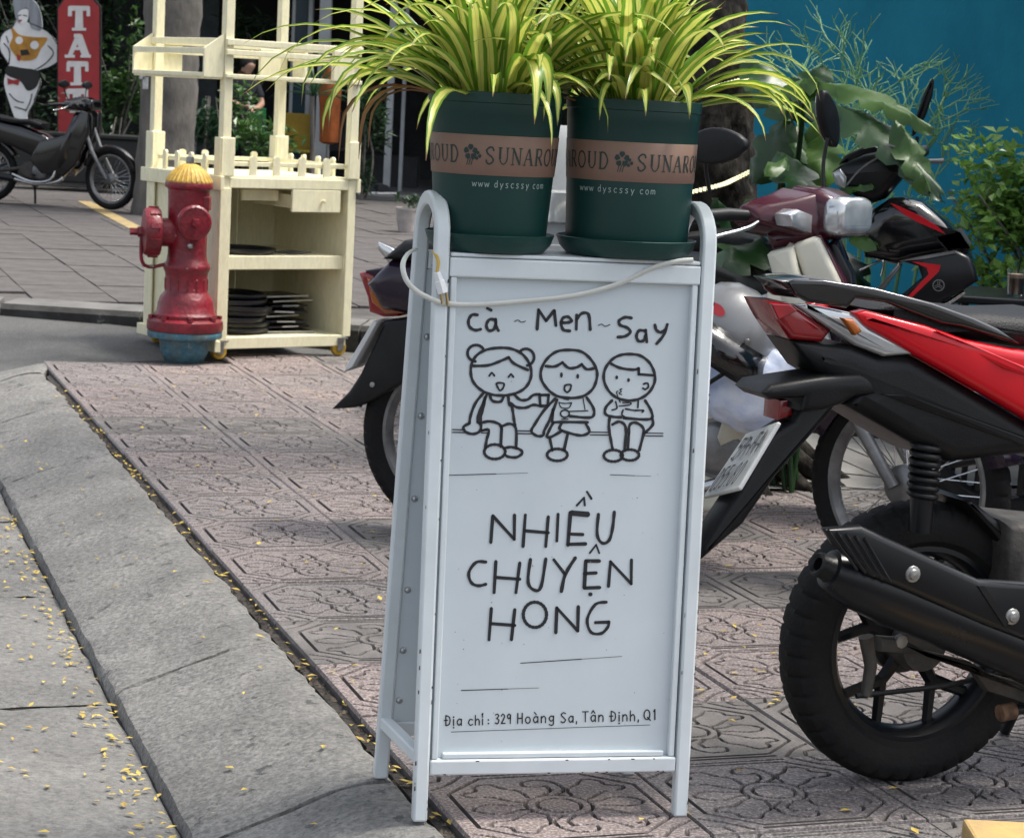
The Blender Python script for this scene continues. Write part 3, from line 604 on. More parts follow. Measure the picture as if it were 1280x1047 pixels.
boy2 = [{'p': [(1000, 320), (1060, 328), (1110, 365), (1138, 420), (1140, 475), (1110, 530), (1060, 565), (1000, 576), (935, 562), (885, 520), (860, 460), (868, 400), (905, 350), (950, 326)], 'c': True}, [(900, 373), (950, 396), (1020, 406), (1052, 400)], {'p': [(1052, 398), (1053, 431), (1135, 437)], 's': 0}, [(905, 576), (872, 612), (868, 648), (900, 664), (955, 668)],
 [(1088, 576), (1120, 630), (1126, 672), (1080, 680), (970, 672)], {'p': [(966, 628), (960, 655), (985, 672)], 'w': 10}, {'p': [(980, 622), (1030, 630), (1078, 630), (1072, 640)], 'w': 10}, {'p': [(925, 582), (932, 618), (905, 628)], 'w': 9}, {'p': [(1050, 578), (1048, 615)], 'w': 9}, {'p': [(946, 606), (1000, 600), (1008, 588), (965, 588)], 'w': 8}, [(892, 670), (888, 722), (897, 785), (908, 842)],
 [(908, 708), (945, 692), (976, 712), (982, 760), (974, 848)], [(998, 762), (1002, 712), (1030, 697), (1068, 716), (1080, 752), (1056, 850)], [(998, 762), (992, 845)], [(1126, 672), (1130, 710), (1085, 755)], {'p': ell(912, 880, 52, 32, 16), 'c': True}, {'p': ell(1004, 876, 50, 30, 16), 'c': True}]
small = [[(228, 440), (242, 423), (256, 439)], [(335, 446), (348, 431), (361, 446)], {'p': [(270, 480), (308, 482), (303, 508), (287, 520), (273, 500)], 'c': True}, {'p': [(648, 492), (678, 490), (673, 518), (656, 530), (643, 515)], 'c': True}, [(1080, 485), (1100, 480), (1106, 500), (1088, 514), (1076, 508)]]
thin = [[(612, 586), (625, 614), (665, 617), (682, 590)], [(612, 586), (645, 592), (682, 588)], [(645, 668), (645, 678)], [(628, 678), (662, 678)], [(640, 567), (665, 572)], [(745, 562), (756, 625)], [(667, 636), (772, 632)], [(510, 548), (552, 550)], [(960, 512), (948, 516), (957, 526), (944, 535), (958, 543)], [(938, 525), (930, 532), (950, 586)]]
bench = []
for a, b in ((25, 92), (185, 222), (385, 462), (785, 886), (1085, 1186)):
    for dy in (0, 15): bench.append([(a, 736 + dy + (a - 25) * .018), (b, 736 + dy + (b - 25) * .018)])
mb = MB(); strokes(mb, girl + boy + boy2, 16, fnA); strokes(mb, small, 11, fnA); strokes(mb, thin, 6.5, fnA); strokes(mb, bench, 6.5, fnA)
for cx, cy, rx_, ry_ in ((626, 435, 8, 15), (716, 442, 8, 14), (931, 448, 8, 11), (996, 463, 8, 11)):
    mb.add([fnA(x, y) for x, y in ell(cx, cy, rx_, ry_, 12)], [tuple(range(12))])
mb.build('cartoon_drawing', m_ink, sgn)
big = [{'p': [(170, 246), (178, 141), (263, 234), (264, 138)], 's': 0}, [(307, 138), (298, 262)], [(398, 145), (388, 262)], [(303, 200), (398, 208)], [(437, 135), (432, 240)], {'p': [(486, 128), (476, 256)], 'w': 15}, {'p': [(494, 130), (552, 135)], 'w': 24}, {'p': [(482, 213), (534, 215)], 'w': 14}, {'p': [(476, 254), (545, 252)], 'w': 15}, {'p': [(511, 100), (540, 69), (543, 100)], 's': 0, 'w': 8}, {'p': [(552, 46), (569, 73)], 'w': 9},
 [(597, 135), (592, 215), (612, 249), (640, 237), (654, 185), (660, 126)], [(150, 324), (112, 325), (83, 365), (92, 405), (120, 418), (150, 412)], [(190, 322), (183, 445)], [(285, 328), (270, 445)], [(190, 385), (285, 392)], {'p': [(327, 314), (318, 405), (345, 436), (370, 420), (388, 312)], 'w': 13}, [(420, 315), (464, 372)], {'p': [(505, 308), (466, 372), (450, 440)], 'w': 14},
 {'p': [(547, 320), (541, 426)], 'w': 14}, {'p': [(547, 320), (600, 320)], 'w': 14}, [(541, 370), (588, 367)], {'p': [(541, 427), (602, 425)], 'w': 13}, {'p': [(563, 288), (588, 256), (600, 288)], 's': 0, 'w': 8}, {'p': [(565, 452)], 'w': 16}, {'p': [(637, 420), (645, 323), (727, 410), (728, 316)], 's': 0},
 [(172, 508), (163, 632)], [(265, 513), (252, 632)], [(170, 568), (265, 575)], {'p': ell(345, 533, 46, 50, 20), 'c': True, 'w': 13}, {'p': [(428, 604), (432, 506), (515, 597), (517, 501)], 's': 0, 'w': 13}, {'p': [(628, 483), (585, 492), (553, 550), (567, 602), (608, 607), (634, 582), (638, 563)], 'w': 12}, {'p': [(638, 562), (586, 564)], 'w': 14}]
mb = MB(); strokes(mb, big, 12.5, fnB); mb.build('slogan_lettering', m_ink, sgn)
adr = word('Dia', 122, 195, 156, 155, 42, {0: [[(-.1, .52), (.4, .52)]], 1: [[(.5, -.22)]]}) + word('chi', 218, 285, 155, 152, 40, {2: [[(.2, 1.05), (.6, 1.2), (.5, 1.0)]]}) + word(':', 300, 310, 150, 150, 36) + word('329', 332, 402, 148, 147, 40) + word('Hoang', 425, 583, 147, 142, 42, {2: [[(.3, 1.05), (.6, .82)]]}) \
 + word('Sa,', 608, 684, 144, 142, 42) + word('Tan', 700, 792, 140, 138, 42, {1: [{'p': [(.25, .85), (.5, 1.1), (.75, .85)], 's': 0}]}) + word('Dinh,', 818, 944, 138, 135, 42, {0: [[(-.1, .52), (.4, .52)]], 1: [[(.5, -.22)]]}) + word('Q1', 958, 1014, 133, 130, 42)
for q in adr: q['w'] = 5.2 if len(q['p']) > 1 else 7
mb = MB(); strokes(mb, adr, 5, fnC); mb.build('address_lettering', m_ink, sgn)
for p, q, f_, w_ in (((0, 988), (440, 975), fnA, 4.5), ((895, 985), (1120, 993), fnA, 4), ((288, 725), (690, 698), fnB, 3.6), ((53, 833), (360, 823), fnB, 3.6)):
    mb = MB(); strokes(mb, [[p, ((p[0] * .4 + q[0] * .6), (p[1] * .4 + q[1] * .6))]], w_, f_); strokes(mb, [[((p[0] * .45 + q[0] * .55), (p[1] * .45 + q[1] * .55)), q]], w_ * .5, f_); mb.build('rule_line', m_ink, sgn)
mb = MB(); strokes(mb, [[(148, 183), (985, 153)]], 2.6, fnC); mb.build('rule_line', m_ink, sgn)
# specks on the panel
mb = MB()
for k in range(46):
    x, y = rc.uniform(535, 850), rc.uniform(600, 935) if k % 3 else rc.uniform(400, 900); s = rc.uniform(.35, .95)
    mb.add([s_hit(x + s * math.cos(t), y + s * math.sin(t), offp + .0003) for t in (0, 1.2, 2.5, 3.8, 5)], [(0, 1, 2, 3, 4)])
tag(mb.build('dirt_specks', mat('speck', (.2, .2, .2), .8, var=0), sgn), kind='stuff')
# ---- cord with plug, looped through the left frame
m_cord = mat('clear_cord', (.62, .63, .58), .3, var=.08, coat=.3)
def onsign(x, y, off): return SF.o + SF.u * (q := s_hit(x, y, off)).x - SF.n * q.y + Vector((0, 0, q.z))
cp = [onsign(520, 311, .004 - .06), onsign(509, 318, -.02), onsign(503.5, 332, .016), onsign(508, 350, .022), onsign(521, 364, .022), onsign(540, 374, .022), onsign(557, 379, .016), onsign(590, 381, .006), onsign(650, 377, .006), onsign(720, 369, .007), onsign(775, 354, .008), onsign(815, 335, .014), onsign(845, 327, .02), onsign(866, 325, .016)]
mb = MB(); mb.tube(catmull(cp, 6), .0044, 8, flat=.55)
cord = mb.build('light_cable', m_cord, smooth=60); tag(cord, 'flat white cord slung across the top of the sandwich board', 'cable')
pz = empty('power_plug', onsign(549, 352, .02), SA, label='white two-pin plug hanging from the sandwich board by yellow wire', cat='plug')
lp = lambda x, y, off: Vector(onsign(x, y, off)) - pz.location
RZi = RZ(-SA)
mb = MB(); a, b = RZi @ lp(546, 340, .02), RZi @ lp(554, 366, .02)
mb.tube([a, a * .6 + b * .4, a * .58 + b * .42, b], [.009, .0105, .0125, .013], 6, flat=.75); mb.build('plug_body', mat('white_plastic', (.78, .79, .8), .35, var=.03), pz, bevel=.002)
for k in (-1, 1):
    c = RZi @ lp(554 + 3.4 * k + .5, 366, .02); e = RZi @ lp(556.5 + 3.6 * k, 380.5 + 1.2 * k, .02)
    MB().tube([c, e], .0024, 8).build('pin', mat('brass_pin', (.45, .33, .16), .3, metal=1, var=.1), pz, smooth=50)
MB().tube(catmull([RZi @ lp(546, 340, .02), RZi @ lp(548, 328, .018), RZi @ lp(545, 319, .01), RZi @ lp(541, 314, -.02)], 5), .0028, 6).build('wire', mat('yellow_wire', (.55, .36, .05), .4, var=.05), pz, smooth=60)

# ================================================================ POTS AND PLANTS
m_pot = mat('green_plastic_pot', (.006, .046, .040), .42, col2=(.008, .036, .033), scale=4, spec=.4, chips=((.05, .085, .075), 16, .70))
m_band = mat('brown_band', (.24, .145, .105), .55, col2=(.2, .12, .09), scale=6)
m_pink = mat('dark_print', (.012, .03, .028), .5, var=0); m_wprint = mat('pale_print', (.26, .34, .32), .5, var=0)
m_soil = mat('soil', (.03, .02, .014), .95, var=.3, bump=1)
m_leaf = leaf_mat('spider_leaf', (.58, .60, .085), (.80, .78, .26), .34, .42, stripe=(.15, .29, .03))
m_dry = leaf_mat('dry_leaf', (.16, .07, .025), (.28, .14, .05), .7, .2)
def serif(txt, x0, pitch, h, tk):
    """roman capitals as thick and thin ribbons"""
    T_, t_ = tk, tk * .42; out = []
    sf = lambda x, y, w_=.34: {'p': [(x - w_ / 2, y), (x + w_ / 2, y)], 'w': t_, 's': 0}
    gl = {'U': [{'p': [(.2, 1), (.2, .28), (.5, 0), (.82, .28), (.82, 1)], 'w': t_ * 1.4}, {'p': [(.2, .98), (.2, .3)], 'w': T_}, sf(.2, 1), sf(.82, 1, .28)], 'N': [{'p': [(.18, 0), (.18, 1)], 'w': t_}, {'p': [(.16, 1), (.84, 0)], 'w': T_}, {'p': [(.84, 0), (.84, 1)], 'w': t_}, sf(.16, 0), sf(.12, 1, .3), sf(.84, 1)],
     'A': [{'p': [(.1, 0), (.48, 1)], 'w': t_}, {'p': [(.5, 1), (.88, 0)], 'w': T_}, {'p': [(.25, .36), (.74, .36)], 'w': t_}, sf(.1, 0), sf(.88, 0)], 'R': [{'p': [(.22, 0), (.22, 1)], 'w': T_}, {'p': [(.22, 1), (.65, .97), (.76, .75), (.62, .53), (.22, .5)], 'w': t_ * 1.5}, {'p': [(.45, .5), (.92, 0)], 'w': T_}, sf(.22, 0), sf(.2, 1, .3)],
     'O': [{'p': ell(.5, .5, .42, .5, 20), 'c': True, 'w': (T_ + t_) / 2}], 'D': [{'p': [(.2, 0), (.2, 1)], 'w': T_}, {'p': [(.2, 1), (.6, .96), (.86, .5), (.6, .04), (.2, 0)], 'w': T_ * .8}, sf(.18, 0, .3), sf(.18, 1, .3)],
     'S': [{'p': [(.8, .78), (.72, .97), (.45, 1), (.2, .8), (.35, .58), (.65, .42), (.8, .2), (.55, 0), (.28, .03), (.18, .25)], 'w': T_ * .8}]}
    for k, c in enumerate(txt):
        for g in gl.get(c, []):
            q = dict(g); q['p'] = [(x0 + (k + a * .86) * pitch, b * h) for a, b in g['p']]; out.append(q)
    return out
def pot(px_c, py_base, w_rim, w_bot, flower_px, lab, seed, shift):
    c = s_hit(px_c, py_base, 0); yc = (fy(SHZ) + ry(SHZ)) / 2
    # centre of the pot stands over the middle of the shelf: slide along the board until it projects at px_c
    wp = SF.o + SF.u * c.x - SF.n * yc
    Y = wp.y; k = Y / FPX
    p = D(px_c, py_base, Y); x = SF.local(p).x; loc = SF.o + SF.u * x - SF.n * yc + Vector((0, 0, SHZ))
    R_, r_ = w_rim / 2 * k, w_bot / 2 * k; Hh = .262
    root = empty('potted_plant', loc, SA, label=lab, cat='potted plant', group='spider plants on the sandwich board')
    rim = R_ * 1.0
    prof = [(r_ * .97, .012), (r_, .018), (r_ + (R_ - r_) * .5, Hh * .55), (R_ * .985, Hh * .86), (R_ * .992, Hh * .865), (R_ * .992, Hh * .93), (R_ * 1.012, Hh * .935), (R_ * 1.015, Hh * .995), (R_ * 1.005, Hh), (R_ * .965, Hh), (R_ * .955, Hh * .93), (R_ * .94, Hh * .9)]
    MB().lathe(prof, 56).build('pot', m_pot, root, smooth=35)
    MB().lathe([(0, Hh * .9), (R_ * .93, Hh * .9)], 32).build('soil', m_soil, root)
    sau = [(r_ * .8, 0), (r_ * .98, .001), (r_ * 1.10, .014), (r_ * 1.15, .030), (r_ * 1.135, .031), (r_ * 1.08, .016), (r_ * .97, .006), (0, .006)]
    MB().lathe(sau, 72, wob=lambda t, i: 1 + (.008 * math.sin(26 * t) if i in (3, 4) else 0)).build('saucer', m_pot, root, smooth=40)
    rad_at = lambda z: r_ + (R_ * .985 - r_) * (z - .018) / (Hh * .86 - .018)
    zb0, zb1 = Hh * .487, Hh * .735
    MB().lathe([(rad_at(zb0) + .0004, zb0), (rad_at(zb0) + .0009, zb0 + .0005), (rad_at(zb1) + .0009, zb1 - .0005), (rad_at(zb1) + .0004, zb1)], 56).build('label_band', m_band, root, smooth=60)
    th0 = -math.pi / 2 + math.asin(max(-1, min(1, (flower_px - px_c) * k / R_))) - SA
    def wrap(x, z): 
        r = rad_at(z) + .0016; a = th0 + x / R_; return (r * math.cos(a), r * math.sin(a), z)
    zc = (zb0 + zb1) / 2; h = .0265; pit = .0232
    mb = MB(); up = lambda L_, z0: [dict(q, p=[(a, b + z0) for a, b in q['p']]) for q in L_]
    strokes(mb, up(serif('SUNAROUD', .024, pit, h, .0034), zc - h / 2), .003, wrap, caps=False); strokes(mb, up(serif('SUNAROUD', -.019 - 8 * pit, pit, h, .0034), zc - h / 2), .003, wrap, caps=False)
    for a in range(5):
        t = rad(90 + 72 * a); cx, cz = .0085 * math.cos(t), .0085 * math.sin(t) + .004; mb.add([wrap(cx + .0052 * math.cos(t + q), zc + cz + .0052 * math.sin(t + q)) for q in (.6, 1.6, 2.9, 3.4, 4.7, 5.6)], [tuple(range(6))])
    for a in range(4):
        t = rad(80 + 90 * a); cx, cz = .012 + .0045 * math.cos(t), -.001 + .0045 * math.sin(t); mb.add([wrap(cx + .0032 * math.cos(t + q), zc + cz + .0032 * math.sin(t + q)) for q in (.6, 1.6, 2.9, 3.4, 4.7, 5.6)], [tuple(range(6))])
    strokes(mb, [[(dx, zc - .006), (dx - .003, zc - .017)] for dx in (-.004, 0, .004)], .0012, wrap, caps=False); mb.build('band_lettering', m_pink, root)
    mb = MB(); strokes(mb, up(word('www.dyscssy.com', .004 + shift, .146 + shift, 0, 0, .0115, gap=.42, flip=False), zb0 - .0185), .0013, wrap, caps=False, smooth=3); mb.build('web_address', m_wprint, root)
    return root, R_, Hh
def blade(root, base, az, el, L_, w_, droop, rnd, m=None, name='leaf', curl=0):
    n = 11; p = Vector(base); e = el; a = az; vs = []; fs = []; uv = []
    twist = rnd.uniform(-.5, .5)
    for i in range(n + 1):
        t = i / n; d = Vector((math.cos(e) * math.cos(a), math.cos(e) * math.sin(a), math.sin(e)))
        s_ = Vector((-math.sin(a), math.cos(a), 0)); up = s_.cross(d) * -1
        tw = twist * t; s2 = s_ * math.cos(tw) + up * math.sin(tw); up2 = up * math.cos(tw) - s_ * math.sin(tw)
        wd = w_ * min(1, .45 + 1.6 * t) * (1 - max(0, (t - .45) / .55) ** 1.6) + .0004
        vs += [p + s2 * wd + up2 * wd * .45, p, p - s2 * wd + up2 * wd * .45]; uv += [(0, t), (.5, t), (1, t)]
        p = p + d * (L_ / n); e -= droop / n * (.25 + 1.5 * t); a += curl / n
        e = max(e, -1.5)
    for i in range(n):
        for k in range(2): fs.append((i * 3 + k, i * 3 + k + 1, i * 3 + k + 4, i * 3 + k + 3))
    o = MB().add(vs, fs).build(name, m or m_leaf, root, smooth=180)
    ul = o.data.uv_layers.new(name='UVMap'); lv = [0] * len(o.data.loops); o.data.loops.foreach_get('vertex_index', lv)
    ul.data.foreach_set('uv', [c for i in lv for c in uv[i]]); return o
def spider(root, R_, Hh, seed, n, hang):
    rnd = random.Random(seed)
    for k in range(n):
        az = rnd.uniform(0, 2 * math.pi); q = rnd.random(); r0 = R_ * (.12 + .5 * rnd.random())
        el = rad(88 - 60 * q ** 1.3) + rnd.gauss(0, .12); L_ = rnd.uniform(.25, .385) * (1 - .1 * q) * (.86 if math.cos(az) > .3 and seed == 23 else 1); dr = rnd.uniform(.9, 2.6) * (.75 + .5 * q)
        blade(root, (r0 * math.cos(az), r0 * math.sin(az), Hh * .89), az + rnd.gauss(0, .25), el, L_, rnd.uniform(.0082, .0138), dr, rnd, curl=rnd.gauss(0, .3))
    for az, el, L_, w_, dr in hang: blade(root, (R_ * .55 * math.cos(rad(az)), R_ * .55 * math.sin(rad(az)), Hh * .9), rad(az), rad(el), L_, w_, dr, rnd)
    for k in range(4 if seed == 11 else 1):
        az = rad(rnd.choice((170, 185, 195, 160))) + rnd.gauss(0, .15); blade(root, (R_ * .6 * math.cos(az), R_ * .6 * math.sin(az), Hh * .9), az, rad(25), rnd.uniform(.2, .3), .006, 3.4, rnd, m_dry, 'dry_leaf', rnd.gauss(0, .8))
pA, RA, HA = pot(611, 322, 166, 140, 583, 'variegated spider plant in the left green pot on the sandwich board', 1, 0.0)
pB, RB, HB = pot(782, 326, 166, 152, 767, 'variegated spider plant in the right green pot on the sandwich board', 2, -.085)
spider(pA, RA, HA, 11, 122, [(-86, 58, .27, .017, 4.3), (-79, 64, .255, .014, 4.3), (-72, 50, .21, .010, 3.8), (-20, 45, .30, .009, 2.6), (188, 45, .36, .010, 2.9), (200, 40, .34, .010, 3.1), (178, 50, .38, .009, 2.6), (170, 38, .42, .008, 2.3), (186, 30, .36, .009, 1.7), (192, 22, .40, .009, 1.3), (176, 40, .40, .009, 1.6), (182, 55, .42, .009, 1.8)])
spider(pB, RB, HB, 23, 112, [(-15, 45, .30, .011, 2.6), (-8, 35, .30, .011, 2.2), (4, 42, .31, .010, 2.3), (10, 50, .32, .010, 2.6), (-22, 40, .28, .011, 2.8), (-120, 45, .2, .009, 3.0), (-100, 40, .18, .008, 2.4), (-5, 25, .27, .010, 1.4), (-12, 55, .33, .010, 2.8), (-150, 45, .2, .008, 3.2)])
# ================================================================ HYDRANT
m_red = mat('hydrant_red', (.24, .008, .020), .42, col2=(.12, .007, .013), scale=9, coat=.1, bump=.35, bscale=60, detail=12, speck=(38, .3), chips=((.42, .22, .22), 17, .665))
m_hyel = mat('hydrant_yellow', (.62, .40, .06), .55, col2=(.42, .25, .04), scale=14, bump=.3, bscale=60, speck=(50, .35), chips=((.18, .10, .05), 20, .66))
m_hblue = mat('hydrant_blue', (.04, .16, .23), .65, col2=(.11, .15, .15), scale=12, bump=.4, speck=(40, .4), chips=((.22, .22, .20), 12, .62))
m_steel = mat('bolt_steel', (.38, .38, .37), .4, metal=.85, var=.2, scale=40)
hc = G(229, 452) + Vector((0, .02, 0)); HF = Frame(hc, 0.0)
hyd = empty('fire_hydrant', hc, 0, label='dark red fire hydrant with yellow bonnet and blue base at the pavement corner', cat='hydrant')
kh = hc.y / FPX; zy = lambda y: HF.px(230 + (455 - y) * .03, y)[1]
def hp(l): return [(r * kh / 3.49, zy(y / 3.49 + 180)) for r, y in l]
MB().lathe(hp([(60, 958), (85, 945), (104, 905), (111, 850), (111, 838)]), 40).build('base_bowl', m_hblue, hyd, smooth=40)
MB().lathe(hp([(111, 842), (160, 840), (163, 834), (163, 818), (160, 812), (120, 812)]), 40).build('lower_flange', m_hblue, hyd, smooth=30)
MB().lathe(hp([(120, 811), (164, 810), (167, 800), (164, 768), (150, 760), (136, 757), (137, 742), (132, 735), (126, 728), (120, 690), (112, 665), (95, 645), (93, 640), (92, 575), (94, 560), (100, 548), (103, 538), (100, 525), (90, 512), (84, 480), (84, 400), (88, 300), (90, 200), (96, 192)]), 40).build('barrel', m_red, hyd, smooth=32)
MB().lathe(hp([(92, 193), (103, 191), (104, 186), (104, 172), (101, 166), (70, 166)]), 40).build('bonnet_flange', m_red, hyd, smooth=30)
MB().lathe(hp([(100, 171), (101, 160), (86, 135), (62, 108), (40, 92), (26, 87), (0, 86)]), 168, wob=lambda t, i: 1 + (.022 * (1 if math.sin(28 * t) > .3 else -1) if 1 <= i <= 3 else 0)).build('bonnet', m_hyel, hyd, smooth=30)
MB().box((92 * kh / 3.49 * .9, -.02, zy(255 / 3.49 + 180)), (.03, .07, .062)).build('side_boss', m_red, hyd, bevel=.006)
MB().lathe(hp([(18, 90), (17, 56), (0, 55)]), 5).build('operating_nut', m_steel, hyd)
# ribs on the lower barrel, bolts round the flanges
zf = zy(790 / 3.49 + 180)
bolt = MB().lathe([(0, .016), (.012, .016), (.012, 0)], 6); bme = None
for k in range(8):
    a = 2 * math.pi * k / 8 + .3; r = 150 * kh / 3.49
    o = bolt.build('bolt', m_red, hyd) if bme is None else bpy.data.objects.new('bolt', bme)
    if bme is not None: COL.objects.link(o); o.parent = hyd
    bme = o.data; o.location = (r * math.cos(a), r * math.sin(a), zy(762 / 3.49 + 180))
rib = MB().box((0, 0, 0), (.010, .008, .055)); rme = None
for k in range(14):
    a = 2 * math.pi * k / 14; r = 92 * kh / 3.49
    o = rib.build('rib', m_red, hyd, bevel=.004) if rme is None else bpy.data.objects.new('rib', rme)
    if rme is not None: COL.objects.link(o); o.parent = hyd; b_ = o.modifiers.new('b', 'BEVEL'); b_.width = .004
    rme = o.data; o.location = (r * math.cos(a), r * math.sin(a), zy(610 / 3.49 + 180)); o.rotation_euler = (0, 0, a + math.pi / 2)
def nozzle(name, az, z, prof, knob):
    M = T(0, 0, z) @ RZ(az) @ RY(math.pi / 2)
    o = MB().lathe(prof, 28, M=M, wob=None).build(name, m_red, hyd, smooth=35)
    MB().lathe(knob, 5, M=M).build('cap_nut', m_red, o, smooth=20)
    return o, M
s_ = kh / 3.49
zn = zy(388 / 3.49 + 180)
o, M = nozzle('side_outlet', rad(197), zn, [(62 * s_, 60 * s_), (62 * s_, 115 * s_), (78 * s_, 118 * s_), (100 * s_, 122 * s_), (106 * s_, 132 * s_), (106 * s_, 172 * s_), (98 * s_, 190 * s_), (60 * s_, 196 * s_), (30 * s_, 198 * s_), (0, 198 * s_)], [(26 * s_, 195 * s_), (24 * s_, 215 * s_), (17 * s_, 218 * s_), (17 * s_, 250 * s_), (0, 250 * s_)])
for k in range(10):
    a = 2 * math.pi * k / 10; MB().box((106 * s_ * math.cos(a), 106 * s_ * math.sin(a), 150 * s_), (10 * s_, 22 * s_, 42 * s_), rz=a, M=M).build('cap_lug', m_red, o)
zn2 = zy(335 / 3.49 + 180)
o, M = nozzle('front_outlet', rad(-68), zn2, [(58 * s_, 70 * s_), (58 * s_, 92 * s_), (74 * s_, 96 * s_), (76 * s_, 104 * s_), (75 * s_, 124 * s_), (66 * s_, 132 * s_), (35 * s_, 134 * s_), (0, 134 * s_)], [(22 * s_, 132 * s_), (20 * s_, 165 * s_), (0, 167 * s_)])
for k in range(16):
    a = 2 * math.pi * k / 16; MB().box((62 * s_ * math.cos(a), 62 * s_ * math.sin(a), 133 * s_), (9 * s_, 5 * s_, 5 * s_), rz=a, M=M).build('cast_mark', m_red, o)
for k in range(22):
    a = 2 * math.pi * k / 22; MB().box((0, 0, 0), (.020, .005, .006), M=RZ(a) @ T(0, -135 * s_, zy(750 / 3.49 + 180)) @ RY(.5 if k % 2 else -.5)).build('cast_scroll', m_red, hyd)
a0 = HF.px(330 / 3.49 + 140, 345 / 3.49 + 180, .11); a1 = HF.px(342 / 3.49 + 140, 445 / 3.49 + 180, .1)
mb = MB(); mb.tube([(a0[0], -.115, a0[1]), ((a0[0] + a1[0]) / 2 - .004, -.125, (a0[1] + a1[1]) / 2), (a1[0], -.105, a1[1])], .0055, 8); mb.build('chain_lug', m_red, hyd, smooth=60)
mb = MB(); mb.lathe([(0, .012), (.010, .009), (.013, 0)], 12, M=T(a1[0], -.105, a1[1]) @ RX(math.pi / 2)); mb.build('hinge_bolt', m_steel, hyd, smooth=40)
b0 = HF.px(130 / 3.49 + 140, 400 / 3.49 + 180, .05); b1 = HF.px(165 / 3.49 + 140, 535 / 3.49 + 180, .03); b2 = HF.px(230 / 3.49 + 140, 525 / 3.49 + 180, .03)
mb = MB(); mb.tube(catmull([(b0[0], -.06, b0[1]), (b0[0] + .004, -.06, b1[1] + .03), (b1[0], -.04, b1[1]), (b2[0], -.03, b2[1])], 5), .008, 8); mb.build('cap_chain', m_red, hyd, smooth=60)
mb = MB(); mb.tube([(b1[0] - .03, -.04, b1[1] + .005), (b1[0] + .02, -.04, b1[1] + .003)], .006, 8); mb.build('chain_bolt', m_steel, hyd, smooth=60)

# ================================================================ CART
m_cream = mat('cream_paint', (.80, .75, .53), .5, col2=(.74, .69, .47), scale=5, stretch=(1, 1, .3), bump=.1, bscale=40, speck=(60, .07), chips=((.50, .44, .30), 13, .71))
m_shoe_y = mat('caster_yellow', (.55, .33, .03), .5, var=.2)
cA, cB = G(272, 449), G(429, 444)
cyaw = math.atan2(cB.y - cA.y, cB.x - cA.x); L1 = (cB - cA).length; CF = Frame(cA, cyaw); L2 = .66
cart = empty('food_cart', cA, cyaw, label='cream painted wooden cart on casters with picket rail and open shelves beside the hydrant', cat='cart')
zc = lambda px, py: CF.px(px, py)[1]
zA = lambda py: CF.px(275, py)[1]
Zt, Zc0, Zc1 = 2.15, zc(350, 236), zc(350, 221)
def part(name, c, d, m=m_cream, bevel=.003, par=cart): return MB().box(c, d).build(name, m, par, bevel=bevel)
P_ = .042
for x, y in ((0, 0), (L1, 0), (L1, L2), (0, L2)): part('post', (x, y, (Zt + .09) / 2), (P_, P_, Zt - .09))
zb_ = .085
# lower body
for k in range(3):
    w3 = (L2 - P_) / 3; part('plank', (-.004, P_ / 2 + w3 * (k + .5), (zb_ + Zc0) / 2), (.014, w3 - .003, Zc0 - zb_))
    w3b = (L1 - P_) / 3; part('plank', (P_ / 2 + w3b * (k + .5), L2 - .02, (zb_ + Zc0) / 2), (w3b - .004, .014, Zc0 - zb_))
part('side_panel', (L1 - .012, L2 / 2, (zb_ + Zc0) / 2), (.012, L2 - P_, Zc0 - zb_))
part('corner_board', (.0, -.024, (zb_ + Zc0) / 2), (.055, .008, Zc0 - zb_)); part('corner_board', (-.026, .012, (zb_ + Zc0) / 2), (.008, .06, Zc0 - zb_)); part('corner_board', (-.026, L2 - .02, (zb_ + Zc0) / 2), (.008, .075, Zc0 - zb_))
part('counter_top', (L1 / 2, L2 / 2, Zc1 - .008), (L1 + .03, L2 + .03, .018))
part('counter_fascia', (L1 / 2, -.012, (Zc0 + Zc1) / 2 - .004), (L1 - P_, .018, Zc1 - Zc0 - .008))
part('counter_fascia', (-.034, L2 / 2, (Zc0 + Zc1) / 2 - .006), (.02, L2 + .11, Zc1 - Zc0 + .01)); part('counter_fascia', (L1 + .03, L2 / 2, (Zc0 + Zc1) / 2 - .006), (.02, L2 + .06, Zc1 - Zc0 + .01))
zs0, zs1 = zc(340, 337), zc(340, 320)
part('shelf', (L1 / 2, L2 / 2, zs1 - .008), (L1 - .03, L2 - .05, .014)); part('shelf_fascia', (L1 / 2, .012, (zs0 + zs1) / 2), (L1 - P_, .016, zs1 - zs0))
zf0, zf1 = zc(340, 434), zc(340, 420)
part('shelf', (L1 / 2, L2 / 2, zf1 - .008), (L1 - .03, L2 - .05, .014)); part('shelf_fascia', (L1 / 2, -.008, (zf0 + zf1) / 2), (L1 + .0, .018, zf1 - zf0)); part('base_board', (-.03, L2 * .5, zf0 + .015), (.03, L2 + .10, .05))
da, db = CF.px(366, 237, .02), CF.px(425, 266, .02)
dr = part('drawer', ((da[0] + db[0]) / 2, -.012, (da[1] + db[1]) / 2), (db[0] - da[0], .018, da[1] - db[1]))
part('drawer_box', ((da[0] + db[0]) / 2, .2, (da[1] + db[1]) / 2 - .005), (db[0] - da[0] - .03, .39, da[1] - db[1] - .04), par=dr)
MB().lathe([(0, .022), (.008, .02), (.009, .014), (.004, .008), (.004, 0)], 12, M=T((da[0] + db[0]) / 2 + .03, -.021, (da[1] + db[1]) / 2) @ RX(math.pi / 2)).build('knob', m_cream, dr, smooth=50)
part('drawer_runner', (da[0] - .1, .1, Zc0 - .035), (.19, .014, .05))
